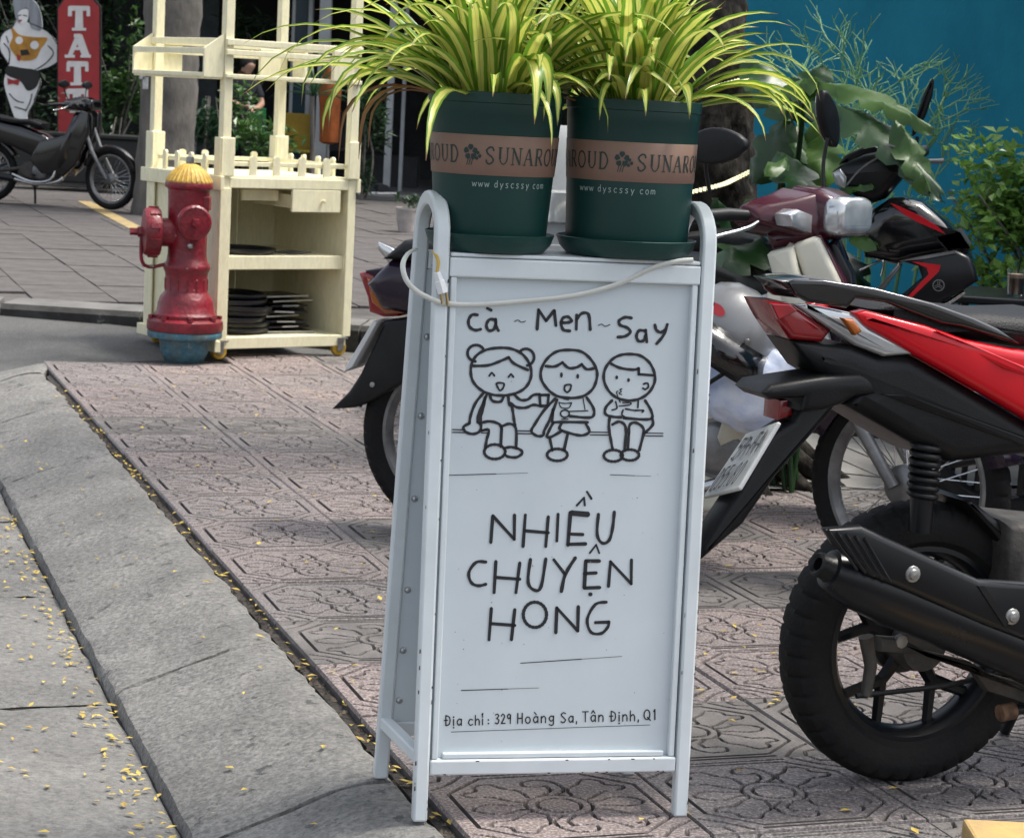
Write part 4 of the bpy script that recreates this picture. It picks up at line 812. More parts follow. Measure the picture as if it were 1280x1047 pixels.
# picket rails on the four counter edges
pk = MB(); hw = .0165; hp_ = .088
poly = [(-hw, 0), (hw, 0), (hw, hp_ - .012)] + [(hw * math.cos(rad(a)), hp_ - .012 + .012 * math.sin(rad(a))) for a in (30, 60, 90, 120, 150)] + [(-hw, hp_ - .012)]
pk.prism(poly, -.006, .006); pme = None
def picket(x, y, rz):
    global pme
    o = pk.build('picket', m_cream, cart) if pme is None else bpy.data.objects.new('picket', pme)
    if pme is not None: COL.objects.link(o); o.parent = cart
    pme = o.data; o.location = (x, y, Zc1); o.rotation_euler = (0, 0, rz)
for f in (.36, .56, .76) if False else (.22, .40, .60, .80):
    picket(L1 * f, -.004, 0); picket(L1 * f, L2 + .004, 0)
for f in (.25, .45, .65, .83): picket(-.004, L2 * f, math.pi / 2); picket(L1 + .004, L2 * f, math.pi / 2)
for y in (.006, L2 - .006): part('picket_rail', (L1 / 2, y, Zc1 + .052), (L1 - P_, .008, .02))
for x in (.008, L1 - .008): part('picket_rail', (x, L2 / 2, Zc1 + .052), (.008, L2 - P_, .02))
for x, y, dx, dy in ((0, -.027, .075, .01), (L1, -.027, .06, .01), (-.027, 0, .01, .07), (-.027, L2, .01, .07), (L1 + .027, 0, .01, .06), (L1, L2 - .027, .075, .01), (L1 - .027, L2, .01, .07), (0, L2 - .027, .07, .01)):
    part('post_cuff', (x, y, Zc1 + .082), (dx, dy, .17), bevel=.004)
# upper little shelves
zu = [zc(350, y) for y in (101, 96)], [zc(350, y) for y in (73, 66)], [zc(350, y) for y in (61, 53)]
for y in (-.0285, L2 + .0285):
    for z0, z1 in zu: part('slat', (L1 / 2, y, (z0 + z1) / 2), (L1 + P_, .014, z1 - z0))
for z0, z1 in zu: part('slat', (L1 + .0285, L2 / 2, (z0 + z1) / 2), (.014, L2 - P_, z1 - z0))
for x, y, dx, dy in ((L1 * .86, -.045, .11, .02), (L1 * .86, L2 - .045, .11, .02), (L1 * .14, L2 + .045, .11, .02), (L1 + .045, L2 * .85, .02, .11)):
    part('bracket', (x, y, (zu[0][1] + zu[2][0]) / 2), (dx, dy, zu[2][1] - zu[0][0] - .03), bevel=.004)
for xo, zz in ((-.115, zu[1]), (-.115, (zu[0][0], zu[0][1])), (-.028, zu[2])): part('slat', (xo, L2 / 2, (zz[0] + zz[1]) / 2), (.014, L2 + .02, (zz[1] - zz[0]) * 1.1))
part('shelf_floor', (-.07, L2 / 2, zu[0][0] - .004), (.09, L2 + .02, .01))
for y in (-.008, L2 + .008):
    mb = MB(); mb.add([(-.12, y - .006, zu[0][0]), (-.024, y - .006, zu[0][0]), (-.024, y - .006, zu[2][1] + .02), (-.12, y - .006, zu[1][1]), (-.12, y + .006, zu[0][0]), (-.024, y + .006, zu[0][0]), (-.024, y + .006, zu[2][1] + .02), (-.12, y + .006, zu[1][1])], [(0, 1, 2, 3), (7, 6, 5, 4), (0, 4, 5, 1), (1, 5, 6, 2), (2, 6, 7, 3), (3, 7, 4, 0)]); mb.build('bracket', m_cream, cart)
for k in range(4): part('roof_beam', ((L1 / 2, L1 / 2, 0, L1)[k], (0, L2, L2 / 2, L2 / 2)[k], Zt - .02), (((L1, L1, .04, .04)[k]), ((.04, .04, L2, L2)[k]), .04))
# casters
for x, y in ((.012, -.004), (L1 - .02, -.004), (L1 - .05, L2 - .05), (.03, L2 - .05)):
    M = T(x, y, 0); fk = MB().box((0, 0, .083), (.05, .05, .006), M=M).box((-.01, -.018, .055), (.03, .003, .06), M=M).box((-.01, .018, .055), (.03, .003, .06), M=M).build('caster', m_steel, cart)
    wh = MB().lathe([(.012, -.012), (.034, -.013), (.038, -.008), (.038, .008), (.034, .013), (.012, .012)], 24, M=T(x - .012, y, .038) @ RX(math.pi / 2)).build('wheel', m_shoe_y, fk, smooth=40)
# trays kept in the cart
m_tray = mat('black_tray', (.012, .012, .015), .28, var=.1, scale=12); m_silv = mat('bright_edge', (.62, .62, .6), .3, metal=.7, var=.05)
tp = MB().lathe([(0, 0), (.135, 0), (.143, .005), (.15, .022), (.155, .023), (.156, .019), (.15, .003), (.137, -.004), (0, -.004)], 36); tme = None
def tray(x, y, z, lab, rx_=0):
    global tme
    o = tp.build('serving_tray', m_tray, smooth=40) if tme is None else bpy.data.objects.new('serving_tray', tme)
    if tme is not None: COL.objects.link(o)
    tme = o.data; p = CF.o + CF.u * x - CF.n * y; o.location = (p.x, p.y, z); o.rotation_euler = (rx_, random.gauss(0, .015), 0)
    return tag(o, lab, 'tray', 'black trays in the cart')
nm = ['bottom', 'second', 'third', 'fourth', 'fifth', 'sixth', 'top']
for k in range(7): tray(.19 + random.gauss(0, .016), .19 + random.gauss(0, .014), zf1 + .004 + k * .026, 'round black tray, %s of the stack on the bottom shelf of the cart' % (nm[k] if k in (0, 6) else nm[k] + ' from below'))
tray(.2, .17, zs1 + .004, 'single round black tray lying on the middle shelf of the cart')
for k in range(8):
    o = MB().box((0, 0, 0), (.24, .20, .008)).build('panel', m_tray, None, bevel=.002); r_ = empty('folded_board', CF.o + CF.u * (.43 + random.gauss(0, .028)) - CF.n * (.23 + random.gauss(0, .022)) + Vector((0, 0, zf1 + .005 + k * .0225)), cyaw + random.gauss(0, .16))
    tag(r_, 'dark flat board with bright edge, %s in the pile beside the trays' % ['lowest', 'second from below', 'third from below', 'fourth from below', 'fifth from below', 'sixth from below', 'seventh from below', 'topmost'][k], 'board', 'boards piled in the cart'); o.parent = r_
    MB().box((.01 * (k % 3), -.1015, .001), (.24 if k in (0, 3, 6, 7) else .09, .004, .007)).build('edge_strip', m_silv, r_)
    MB().box((.06, .02, -.0095), (.05, .12, .011)).build('spacer', m_tray, r_)
gt = MB().box((0, 0, .004), (.15, .12, .005)).build('grey_cloth', mat('grey_cloth', (.22, .21, .2), .9, var=.3, bump=.5, bscale=30), bevel=.002); gt.location = CF.o + CF.u * .46 - CF.n * .16 + Vector((0, 0, zs1)); gt.rotation_euler = (0, 0, 1.1); tag(gt, 'crumpled grey cloth beside the tray on the middle shelf', 'cloth')

# ================================================================ BACKGROUND, LEFT: SHOP FRONTS
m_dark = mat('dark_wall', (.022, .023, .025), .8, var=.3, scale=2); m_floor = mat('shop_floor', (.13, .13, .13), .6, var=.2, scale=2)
m_grey = mat('grey_column', (.36, .38, .39), .7, var=.12, scale=3); m_gl = mat('dark_glass', (.025, .055, .075), .12, var=.1, scale=1.5); m_frm = mat('door_frame', (.42, .44, .44), .5, var=.1)
YB = 26.0
bld = empty('cafe_building', (-3.0, YB, 0), 0, label='dark open cafe front with grey columns and glass door behind the cream cart', cat='building')
def bpart(name, x0, x1, y0, y1, z0, z1, m, par=bld): return MB().box(((x0 + x1) / 2 + 3.0, (y0 + y1) / 2 - YB, (z0 + z1) / 2), (abs(x1 - x0), abs(y1 - y0), z1 - z0)).build(name, m, par)
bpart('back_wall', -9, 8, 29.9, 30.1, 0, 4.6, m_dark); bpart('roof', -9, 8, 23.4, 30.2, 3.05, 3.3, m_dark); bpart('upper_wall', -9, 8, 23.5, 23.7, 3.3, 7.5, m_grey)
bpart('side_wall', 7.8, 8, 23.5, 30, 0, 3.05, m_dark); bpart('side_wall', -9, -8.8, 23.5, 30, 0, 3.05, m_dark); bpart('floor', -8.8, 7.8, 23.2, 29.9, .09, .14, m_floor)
X = lambda px, Y, py=60: D(px, py, Y).x
Z = lambda px, py, Y: D(px, py, Y).z
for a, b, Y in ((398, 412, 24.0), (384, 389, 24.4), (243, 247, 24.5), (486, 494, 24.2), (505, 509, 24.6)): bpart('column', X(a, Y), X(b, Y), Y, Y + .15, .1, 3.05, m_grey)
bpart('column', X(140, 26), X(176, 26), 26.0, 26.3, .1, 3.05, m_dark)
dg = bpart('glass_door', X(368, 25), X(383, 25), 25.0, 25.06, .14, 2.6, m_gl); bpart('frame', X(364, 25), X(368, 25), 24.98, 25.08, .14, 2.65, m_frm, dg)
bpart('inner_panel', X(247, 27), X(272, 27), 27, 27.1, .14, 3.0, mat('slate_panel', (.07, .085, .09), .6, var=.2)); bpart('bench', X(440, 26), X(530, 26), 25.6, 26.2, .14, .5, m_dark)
m_bark2 = mat('smooth_bark', (.16, .145, .125), .9, col2=(.07, .065, .058), scale=5, bump=1, bscale=24, stretch=(1, 1, .5), detail=10)
def clump(name, root, cx, cy, cz, rx_, ry_, rz_, n, ls, m, seed, up=.3, narrow=.45):
    """foliage: n small leaf blades spread over an uneven volume"""
    rnd = random.Random(seed); mb = MB(); cen = [(rnd.gauss(0, .45), rnd.gauss(0, .45), rnd.gauss(0, .45), rnd.uniform(.3, .6)) for _ in range(max(5, n // 60))]
    for k in range(n):
        c = rnd.choice(cen); d = Vector((rnd.gauss(0, 1), rnd.gauss(0, 1), rnd.gauss(0, 1))).normalized() * rnd.random() ** .4 * c[3]
        p = Vector((cx + (c[0] + d.x) * rx_, cy + (c[1] + d.y) * ry_, cz + (c[2] + d.z) * rz_))
        a = rnd.uniform(0, 6.28); e = rnd.gauss(up, .5); l = ls * rnd.uniform(.6, 1.2); w_ = l * narrow * .5
        f = Vector((math.cos(e) * math.cos(a), math.cos(e) * math.sin(a), math.sin(e))); s_ = f.cross(Vector((rnd.gauss(0, .4), rnd.gauss(0, .4), 1))).normalized(); q = s_.cross(f)
        mb.add([p, p + f * l * .45 + s_ * w_ + q * l * .06, p + f * l - q * l * .12, p + f * l * .45 - s_ * w_ + q * l * .06], [(0, 1, 2), (0, 2, 3)])
    o = mb.build(name, m, root, smooth=20); return tag(o, kind='stuff')
lm_dark = leaf_mat('dark_foliage', (.012, .035, .014), (.03, .075, .025), .45, .2, scale=3); lm_mid = leaf_mat('mid_foliage', (.03, .085, .02), (.075, .16, .035), .4, .3, scale=3); lm_deep = leaf_mat('deep_foliage', (.015, .05, .022), (.035, .1, .04), .4, .25, scale=3)
def shrub(name, px, Y, py0, py1, wpx, n, ls, m, lab, seed, narrow=.45, pot=None, cat='shrub', group=None):
    k = Y / FPX; p0 = D(px, py0, Y); p1 = D(px, py1, Y); zg = max(.1, min(p0.z, .14)) if Y > 12 else 0.0
    root = empty(name, (p0.x, Y, zg), 0, label=lab, cat=cat, group=group)
    zb2, zt2 = min(p0.z, p1.z) - zg, max(p0.z, p1.z) - zg; w_ = wpx * k / 2
    rnd = random.Random(seed)
    for q in range(4): MB().tube(catmull([(rnd.gauss(0, .03), rnd.gauss(0, .03), 0), (rnd.gauss(0, .08), rnd.gauss(0, .08), zt2 * .4), (rnd.gauss(0, w_ * .4), rnd.gauss(0, w_ * .3), zt2 * .85)], 4), [.02, .018, .016, .014, .012, .011, .010, .008, .006], 6).build('stem', m_bark2, root, smooth=60)
    clump('foliage', root, 0, 0, (zb2 + zt2) / 2, w_, w_ * .7, (zt2 - zb2) / 2, n, ls, m, seed, narrow=narrow); return root
shrub('hedge_shrub', 30, 23.2, 190, -40, 130, 900, .10, lm_dark, 'dark green shrub behind the cutout figure at the left edge', 31)
shrub('hedge_shrub', 150, 22.8, 205, 30, 95, 1100, .10, lm_mid, 'leafy green shrub between the red sign and the tree trunk', 32)
shrub('hedge_shrub', 110, 24.5, 200, -60, 150, 900, .12, lm_dark, 'tall dark shrub rising behind the red sign', 33)
shrub('hedge_shrub', 135, 22.3, 235, 130, 120, 800, .08, lm_deep, 'low dark shrub above the black planter behind the parked motorbike', 34)
shrub('cafe_plant', 258, 22.6, 215, 100, 60, 500, .13, lm_deep, 'dark plant seen through the left side of the cart', 35, narrow=.2)
shrub('cafe_plant', 318, 22.0, 215, 125, 85, 700, .11, lm_mid, 'leafy plant in front of the standing person', 36)
shrub('cafe_plant', 318, 25.8, 100, 0, 90, 600, .16, lm_dark, 'dim palm plant high behind the standing person', 37, narrow=.15)
shrub('cafe_plant', 455, 22.4, 225, 100, 50, 500, .12, lm_dark, 'dark plant between the cart and the left flower pot', 38, narrow=.3)
# dracaena through the right side of the cart
dp = D(388, 222, 21.5); dra = empty('dracaena', (dp.x, 21.5, .11), 0, label='slim dracaena with spiky crown seen through the cart', cat='plant')
z0 = Z(386, 120, 21.5) - .11
MB().tube([(0, 0, 0), (.01, 0, z0 * .5), (-.01, 0, z0)], .022, 8).build('trunk', m_bark2, dra, smooth=60)
rd = random.Random(4)
for k in range(34):
    a = rd.uniform(0, 6.28); blade(dra, (0, 0, z0), a, rad(rd.uniform(5, 85)), rd.uniform(.32, .5), .014, rd.uniform(.3, 1.2), rd, lm_deep)
# left tree trunk
tp0 = G(204, 268, .1); tl = empty('street_tree', (tp0.x, tp0.y, .09), 0, label='thick grey tree trunk directly behind the left side of the cart', cat='tree')
mb = MB(); rt = random.Random(9); k = tp0.y / FPX
P0 = [(0, 0, -.05), (0, 0, .3), (.02, 0, 1.0), (.03, .02, 1.8), (-.02, .05, 2.8), (-.1, .1, 4.2), (-.12, .2, 6)]
mb.tube(catmull(P0, 8), [.27 - .03 * min(1, i / 12) + rt.gauss(0, .008) for i in range(49)], 18); mb.build('trunk', m_bark2, tl, smooth=60)
for q in range(4): MB().tube(catmull([(-.1, .15, 4.5), (rt.gauss(0, .9), rt.gauss(0, .9), 5.6), (rt.gauss(0, 2), rt.gauss(0, 2), 7)], 5), [.14 - .011 * i for i in range(11)], 8).build('limb', m_bark2, tl, smooth=60)
clump('crown', tl, 0, .3, 7.0, 3.4, 3.4, 1.6, 1500, .25, lm_mid, 41)
for k_ in range(2): MB().box((-.17 + .03 * k_, -.235, Z(184, 92 + 12 * k_, tp0.y) - .09), (.045, .012, .1)).build('painted_mark', mat('white_mark', (.55, .55, .53), .8, var=.2), tl)
# red sign
m_sred = mat('sign_red', (.36, .020, .022), .45, var=.12, scale=3); m_scr = mat('sign_cream', (.66, .64, .62), .5, var=.06); m_blk = mat('black_trim', (.012, .012, .012), .6, var=.1)
YS = 22.0
def Fz(x, y): return (x / 3.74, y / 3.74)
so = D(96, 0, YS); sg = empty('shop_sign', (so.x, YS, .1), 0, label='tall red shop sign with cream slab letters behind the black motorbike', cat='sign')
TF = Frame((so.x, YS, .1), 0.0)
def tpx(x, y, off=0): return TF.px(x / 3.74, y / 3.74, off)
poly = [tpx(*p) for p in [(272, 700), (272, 40), (300, 0), (310, -30), (420, -30), (432, 0), (462, 35), (462, 700)]]
MB().prism(poly, 0, .05).build('board', m_sred, sg)
poly2 = [tpx(*p) for p in [(265, 706), (265, 36), (295, -6), (303, -38), (428, -38), (440, -6), (470, 31), (470, 706)]]
MB().prism(poly2, .012, .07).build('trim', m_blk, sg)
def tfn(x, y): q = tpx(x, y, .004); return (q[0], -.004, q[1])
def slabT(x0, x1, y0, y1):
    xm = (x0 + x1) / 2; h = y1 - y0
    return [{'p': [(x0 + 6, y0 + 12), (x1 - 6, y0 + 12)], 'w': 25}, {'p': [(x0 + 9, y0 + 4), (x0 + 9, y0 + h * .42)], 'w': 17}, {'p': [(x1 - 9, y0 + 4), (x1 - 9, y0 + h * .42)], 'w': 17}, {'p': [(xm, y0 + 8), (xm, y1 - 6)], 'w': 36}, {'p': [(xm - 33, y1 - 7), (xm + 33, y1 - 7)], 'w': 14}]
for nm_, st in (('letter', slabT(318, 422, 28, 145)), ('letter', [{'p': [(326, 262), (364, 172)], 'w': 22}, {'p': [(366, 168), (402, 262)], 'w': 34}, {'p': [(335, 228), (395, 228)], 'w': 14}, {'p': [(303, 264), (350, 264)], 'w': 13}, {'p': [(376, 264), (425, 264)], 'w': 13}, {'p': [(346, 168), (378, 168)], 'w': 16}]), ('letter', slabT(310, 415, 288, 400)), ('letter', slabT(308, 412, 416, 528))):
    mb = MB()
    for k_, s1_ in enumerate(st): strokes(mb, [s1_], 20, (lambda x, y, k_=k_: (tpx(x, y, .004)[0], -.004 - .0012 * k_, tpx(x, y, .004)[1])), 0, caps=False)
    mb.build(nm_, m_scr, sg)
# painted cutout of a standing figure
fgp = D(30, 100, 22.2); FG = Frame((fgp.x, 22.2, .1), 0.0); fg = empty('cutout_figure', FG.o, 0, label='painted flat cutout of a standing woman with hand on hip left of the red sign', cat='cutout')
def fpx(pts): return [FG.px(x / 3.74, y / 3.74) for x, y in pts]
def cpl(pts, n=4): return [(v.x, v.y) for v in catmull([(a, b, 0) for a, b in pts], n, True)]
m_fw = mat('board_white', (.78, .78, .77), .6, var=.08, scale=5); m_hair = mat('board_hair', (.33, .35, .38), .6, col2=(.16, .17, .19), scale=12, stretch=(1, 1, .15)); m_or = mat('board_orange', (.55, .26, .03), .6, var=.2, scale=10)
body = [(75, 90), (60, 125), (20, 150), (0, 185), (0, 235), (40, 300), (25, 350), (20, 400), (50, 500), (70, 560), (85, 640), (80, 760), (155, 760), (150, 640), (125, 545), (160, 470), (190, 380), (165, 340), (230, 315), (275, 285), (285, 245), (240, 165), (190, 130), (140, 110)]
MB().prism(cpl(fpx(body)), 0, .03).build('body', m_fw, fg)
MB().prism(cpl(fpx([(62, 0), (68, 50), (75, 90), (95, 110), (85, 60), (130, 40), (140, 110), (150, 135), (195, 140), (190, 60), (160, 5), (110, -20)])), -.006, .024).build('hair', m_hair, fg)
MB().prism(cpl(fpx([(95, 50), (130, 45), (132, 85), (115, 112), (95, 112), (78, 85)])), -.004, .02).build('face', m_fw, fg)
MB().prism(cpl(fpx([(35, 310), (100, 318), (180, 335), (175, 400), (130, 425), (95, 380), (30, 350)])), -.004, .02).build('shorts', m_blk, fg)
MB().prism(cpl(fpx([(52, 125), (85, 160), (120, 170), (165, 175), (222, 180), (190, 230), (165, 275), (110, 285), (75, 265), (45, 215), (60, 175)])), -.004, .02).build('printed_mask', m_or, fg)
for x, y, rr in ((90, 190, 18), (162, 212, 20)): MB().prism([FG.px((x + rr * math.cos(t)) / 3.74, (y + rr * math.sin(t)) / 3.74) for t in [k * .524 for k in range(12)]], -.007, .015).build('printed_eye', m_fw, fg)
for q in ([(95, 235), (130, 232), (140, 255), (100, 262)], [(78, 255), (98, 262), (92, 288), (80, 280)], [(34, 365), (60, 375), (95, 372), (85, 400), (60, 392), (38, 396)], [(88, 95), (104, 92), (100, 102), (90, 103)]):
    MB().prism(fpx(q), -.008, .01).build('printed_patch', m_blk if q[0][0] == 95 else m_sred, fg)
mb = MB(); ff = lambda x, y: (lambda q: (q[0], -.0065, q[1]))(FG.px(x / 3.74, y / 3.74))
strokes(mb, [body[0:6], body[15:24], [(20, 205), (45, 240), (42, 300)], [(225, 215), (250, 250), (210, 300), (150, 335)], [(30, 170), (40, 200)], [(120, 520), (140, 480), (150, 440)], [(45, 440), (75, 470), (110, 480)], [(70, 500), (120, 515)], [(85, 75), (98, 72)], [(110, 72), (126, 76)]], 5, ff); mb.build('ink_lines', m_blk, fg)
# black planter box
pb = D(140, 225, 22.0); pl_ = empty('planter_box', (pb.x, 22.0, .1), 0, label='long black planter box behind the motorbike', cat='planter'); MB().box((-.2, 0, .3), (1.5, .4, .46)).build('box', m_blk, pl_, bevel=.02)
MB().box((-.2, 0, .55), (1.56, .46, .04)).build('rim', m_blk, pl_, bevel=.01)
for x in (-.75, .35): MB().lathe([(0, -.02), (.04, -.02), (.04, .02), (0, .02)], 14, M=T(x, -.12, .04) @ RX(math.pi / 2)).build('wheel', m_rust, pl_)
# standing person busy behind the cart
m_skin = mat('skin', (.42, .25, .17), .55, var=.06); m_shirt = mat('dark_shirt', (.018, .02, .026), .85, var=.2, scale=8); m_hairb = mat('black_hair', (.01, .009, .009), .5, var=.1)
Yp = 23.0; pp = D(298, 110, Yp); pr = empty('person', (pp.x, Yp, .12), rad(20), label='person in dark shirt standing with bowed head, hands together, seen through the cart', cat='person'); pr.scale = (.88,) * 3
def skin(name, joints, edges, m, par, root=0, sub=2):
    me = bpy.data.meshes.new(name); me.from_pydata([j[:3] for j in joints], edges, []); o = bpy.data.objects.new(name, me); COL.objects.link(o); o.parent = par; me.materials.append(m)
    sk = o.modifiers.new('skin', 'SKIN'); sk.use_smooth_shade = True; sv = me.skin_vertices[0].data
    for i, j in enumerate(joints): sv[i].radius = (j[3], j[4] if len(j) > 4 else j[3]); sv[i].use_root = (i == root)
    s_ = o.modifiers.new('sub', 'SUBSURF'); s_.levels = s_.render_levels = sub; return o
J = [(0, 0, .86, .15, .11), (0, -.01, 1.05, .14, .10), (.02, -.03, 1.25, .17, .11), (.04, -.05, 1.36, .06), (.07, -.09, 1.43, .055), (.09, -.12, 1.5, .085, .095), (.10, -.13, 1.57, .07),
 (-.17, -.05, 1.29, .055), (-.2, -.1, 1.07, .042), (.0, -.28, 1.02, .033), (.08, -.32, 1.02, .03), (.21, -.03, 1.27, .055), (.27, -.1, 1.05, .042), (.17, -.3, 1.0, .033), (.10, -.34, .99, .03),
 (-.09, 0, .8, .085), (-.1, .0, .45, .06), (-.1, .02, .07, .045), (-.1, -.12, .03, .035), (.09, 0, .8, .085), (.1, .0, .45, .06), (.1, .02, .07, .045), (.1, -.12, .03, .035)]
skin('body', J, [(0, 1), (1, 2), (2, 3), (3, 4), (4, 5), (5, 6), (2, 7), (7, 8), (8, 9), (9, 10), (2, 11), (11, 12), (12, 13), (13, 14), (0, 15), (15, 16), (16, 17), (17, 18), (0, 19), (19, 20), (20, 21), (21, 22)], m_skin, pr)
Js = [(0, 0, .80, .175, .125), (0, -.01, 1.0, .155, .112), (.02, -.03, 1.24, .185, .122), (.035, -.045, 1.33, .085), (-.17, -.05, 1.29, .07), (-.2, -.09, 1.12, .056), (.21, -.03, 1.27, .07), (.265, -.09, 1.1, .056)]
skin('shirt', Js, [(0, 1), (1, 2), (2, 3), (2, 4), (4, 5), (2, 6), (6, 7)], m_shirt, pr)
Jt = [(0, 0, .84, .16, .13), (-.09, 0, .78, .1), (-.1, 0, .45, .075), (-.1, .02, .1, .06), (.09, 0, .78, .1), (.1, 0, .45, .075), (.1, .02, .1, .06)]
skin('trousers', Jt, [(0, 1), (1, 2), (2, 3), (0, 4), (4, 5), (5, 6)], m_shirt, pr)
mb = MB(); mb.lathe([(0, .105), (.05, .097), (.085, .06), (.098, .0), (.09, -.05), (.078, -.06)], 20, M=T(.085, -.095, 1.54) @ RX(rad(14))); mb.build('hair', m_hairb, pr, smooth=60)
for hx, hy, hz, s in ((.08, -.33, 1.02, 1), (.10, -.35, .99, -1)):
    for q in range(5):
        a = rad(-100 + s * (20 - 12 * q)); L_ = (.05, .075, .08, .075, .06)[q]; skin('finger', [(hx, hy, hz, .011), (hx + .5 * L_ * math.cos(a), hy + .5 * L_ * math.sin(a), hz - .008 * q, .009), (hx + L_ * math.cos(a), hy + L_ * math.sin(a) * .8, hz - .03 - .004 * q, .007)], [(0, 1), (1, 2)], m_skin, pr, sub=1)
mb = MB(); strokes(mb, word('TRAD', -.12, .14, 0, 0, .075, flip=False), .012, lambda x, y: (x, -.135, .88 + y + .1 * x), 3); mb.build('shirt_print', mat('grey_print', (.2, .2, .2), .8, var=.1), pr)
# small coloured things in the cafe
def chair(px, py, Y, m, lab, s=1.0, rz=0):
    p = D(px, py, Y); r_ = empty('plastic_chair', (p.x, Y, .14), rz, label=lab, cat='chair', group='plastic chairs in the cafe')
    MB().box((0, 0, .43 * s), (.42 * s, .42 * s, .03)).build('seat', m, r_, bevel=.01); MB().prism([(-.2 * s, .44 * s), (.2 * s, .44 * s), (.18 * s, .86 * s), (-.18 * s, .86 * s)], .19 * s, .22 * s).build('backrest', m, r_, bevel=.01)
    for x in (-.17, .17):
        for y in (-.17, .17): MB().tube([(x * s, y * s, .42 * s), (x * 1.15 * s, y * 1.15 * s, 0)], .018, 6).build('leg', m, r_, smooth=60)
chair(366, 160, 24.0, mat('yellow_plastic', (.36, .23, .015), .45, var=.1), 'yellow plastic chair beside the dracaena', .95); chair(318, 160, 23.6, mat('green_plastic', (.01, .20, .05), .45, var=.1), 'green plastic chair next to the standing person', 1.0, .4); chair(420, 160, 24.6, m_dark, 'dark chair behind the orange jacket', 1.0, .2)
op = D(411, 160, 23.4); zj = [Z(411, y, 23.4) for y in (180, 85)]
jk = empty('orange_jacket', (op.x, 23.4, .14), 0, label='orange jacket hanging on a stand seen through the right of the cart', cat='jacket')
zl, zh = zj[0] - .14, zj[1] - .14
MB().lathe([(.05, zl), (.10, zl + .02), (.105, (zl + zh) / 2), (.12, zh - .25), (.08, zh - .08), (.04, zh)], 18, wob=lambda t, i: 1 + .12 * math.sin(5 * t + i)).build('coat', mat('orange_cloth', (.34, .085, .012), .8, var=.2, scale=8, bump=.3, bscale=12), jk, smooth=60)
MB().tube([(0, 0, 0), (0, 0, zh + .1)], .018, 8).build('stand_pole', m_steel, jk); MB().lathe([(.18, 0), (.18, .02), (0, .03)], 20).build('stand_foot', m_steel, jk)
wp_ = D(508, 285, 16.0); zpot = G(508, 290, .1); wpt = empty('clay_pot', (zpot.x, zpot.y, .1), 0, label='small pale pot standing on the far pavement behind the left frame loop', cat='pot')
MB().lathe([(.065, 0), (.085, .09), (.095, .18), (.10, .18), (.10, .2), (.088, .2), (.08, .15)], 24).build('pot_body', mat('pale_clay', (.48, .43, .40), .8, var=.15), wpt, smooth=40); clump('foliage', wpt, 0, 0, .25, .09, .09, .08, 90, .06, lm_dark, 77)
for k in range(2):
    sp = G(442 + 26 * k, 248, .16); sh = empty('sneaker', (sp.x, 23.6 + .1 * k, .14), rad(20 + 30 * k), label='%s dark sneaker lying at the cafe doorstep' % ('left', 'right')[k], cat='shoe', group='sneakers at the doorstep')
    MB().crown([(-.14, .0), (.14, 0), (.15, .04), (.06, .07), (0, .10), (-.1, .12), (-.14, .1)], -.045, .045, .02, 3).build('upper', m_shirt, sh, smooth=50); MB().box((0, 0, .01), (.30, .095, .022)).build('sole', m_fw, sh, bevel=.008)
# ================================================================ MOTORBIKES
m_rub = mat('tyre_rubber', (.0085, .0085, .009), .7, col2=(.014, .0135, .013), scale=9, bump=.2, bscale=120, spec=.15, chips=((.022, .020, .018), 7, .64))
m_plas = mat('black_plastic', (.005, .0055, .0065), .4, col2=(.010, .0105, .0115), scale=9, bump=.06, bscale=200, spec=.28, chips=((.030, .029, .027), 12, .68))
m_gloss = mat('gloss_black', (.005, .005, .006), .12, var=.1, coat=.6); m_satin = mat('satin_black', (.006, .007, .009), .28, var=.15, scale=6, spec=.35, chips=((.03, .029, .027), 14, .68))
m_redp = mat('scooter_red', (.58, .004, .013), .28, var=.05, scale=3, coat=.45, spec=.25); m_lens_r = mat('red_lens', (.26, .006, .012), .12, var=.12, scale=20, coat=.6)
m_lens_c = mat('clear_lens', (.58, .60, .61), .1, col2=(.40, .42, .44), scale=14, coat=1, metal=.5, detail=2); m_amb = mat('amber_lens', (.42, .11, .012), .15, var=.2, scale=24, coat=.6)
m_chr = mat('chrome', (.62, .62, .62), .14, metal=1, var=.1); m_alu = mat('cast_alloy', (.24, .24, .24), .42, metal=.7, var=.2, scale=12); m_eng = mat('engine_grime', (.075, .068, .06), .65, col2=(.03, .028, .026), scale=12, metal=.25, bump=.3)
m_seat = mat('seat_vinyl', (.006, .006, .007), .5, spec=.3, var=.1, bump=.25, bscale=260); m_rstb = mat('rusty_bolt', (.20, .11, .06), .8, var=.3, scale=40)
m_mar = mat('maroon_paint', (.055, .007, .016), .22, var=.1, coat=.4, spec=.3); m_cr = mat('cream_plastic', (.62, .60, .50), .38, var=.06, scale=3); m_mirr = mat('mirror_glass', (.5, .52, .55), .04, metal=1, var=0)
m_plate = mat('plate_white', (.62, .63, .62), .5, var=.08); m_pltx = mat('plate_ink', (.04, .04, .045), .6, var=0); m_wingp = mat('dark_purple', (.016, .008, .02), .2, var=.1, coat=.3, spec=.3)
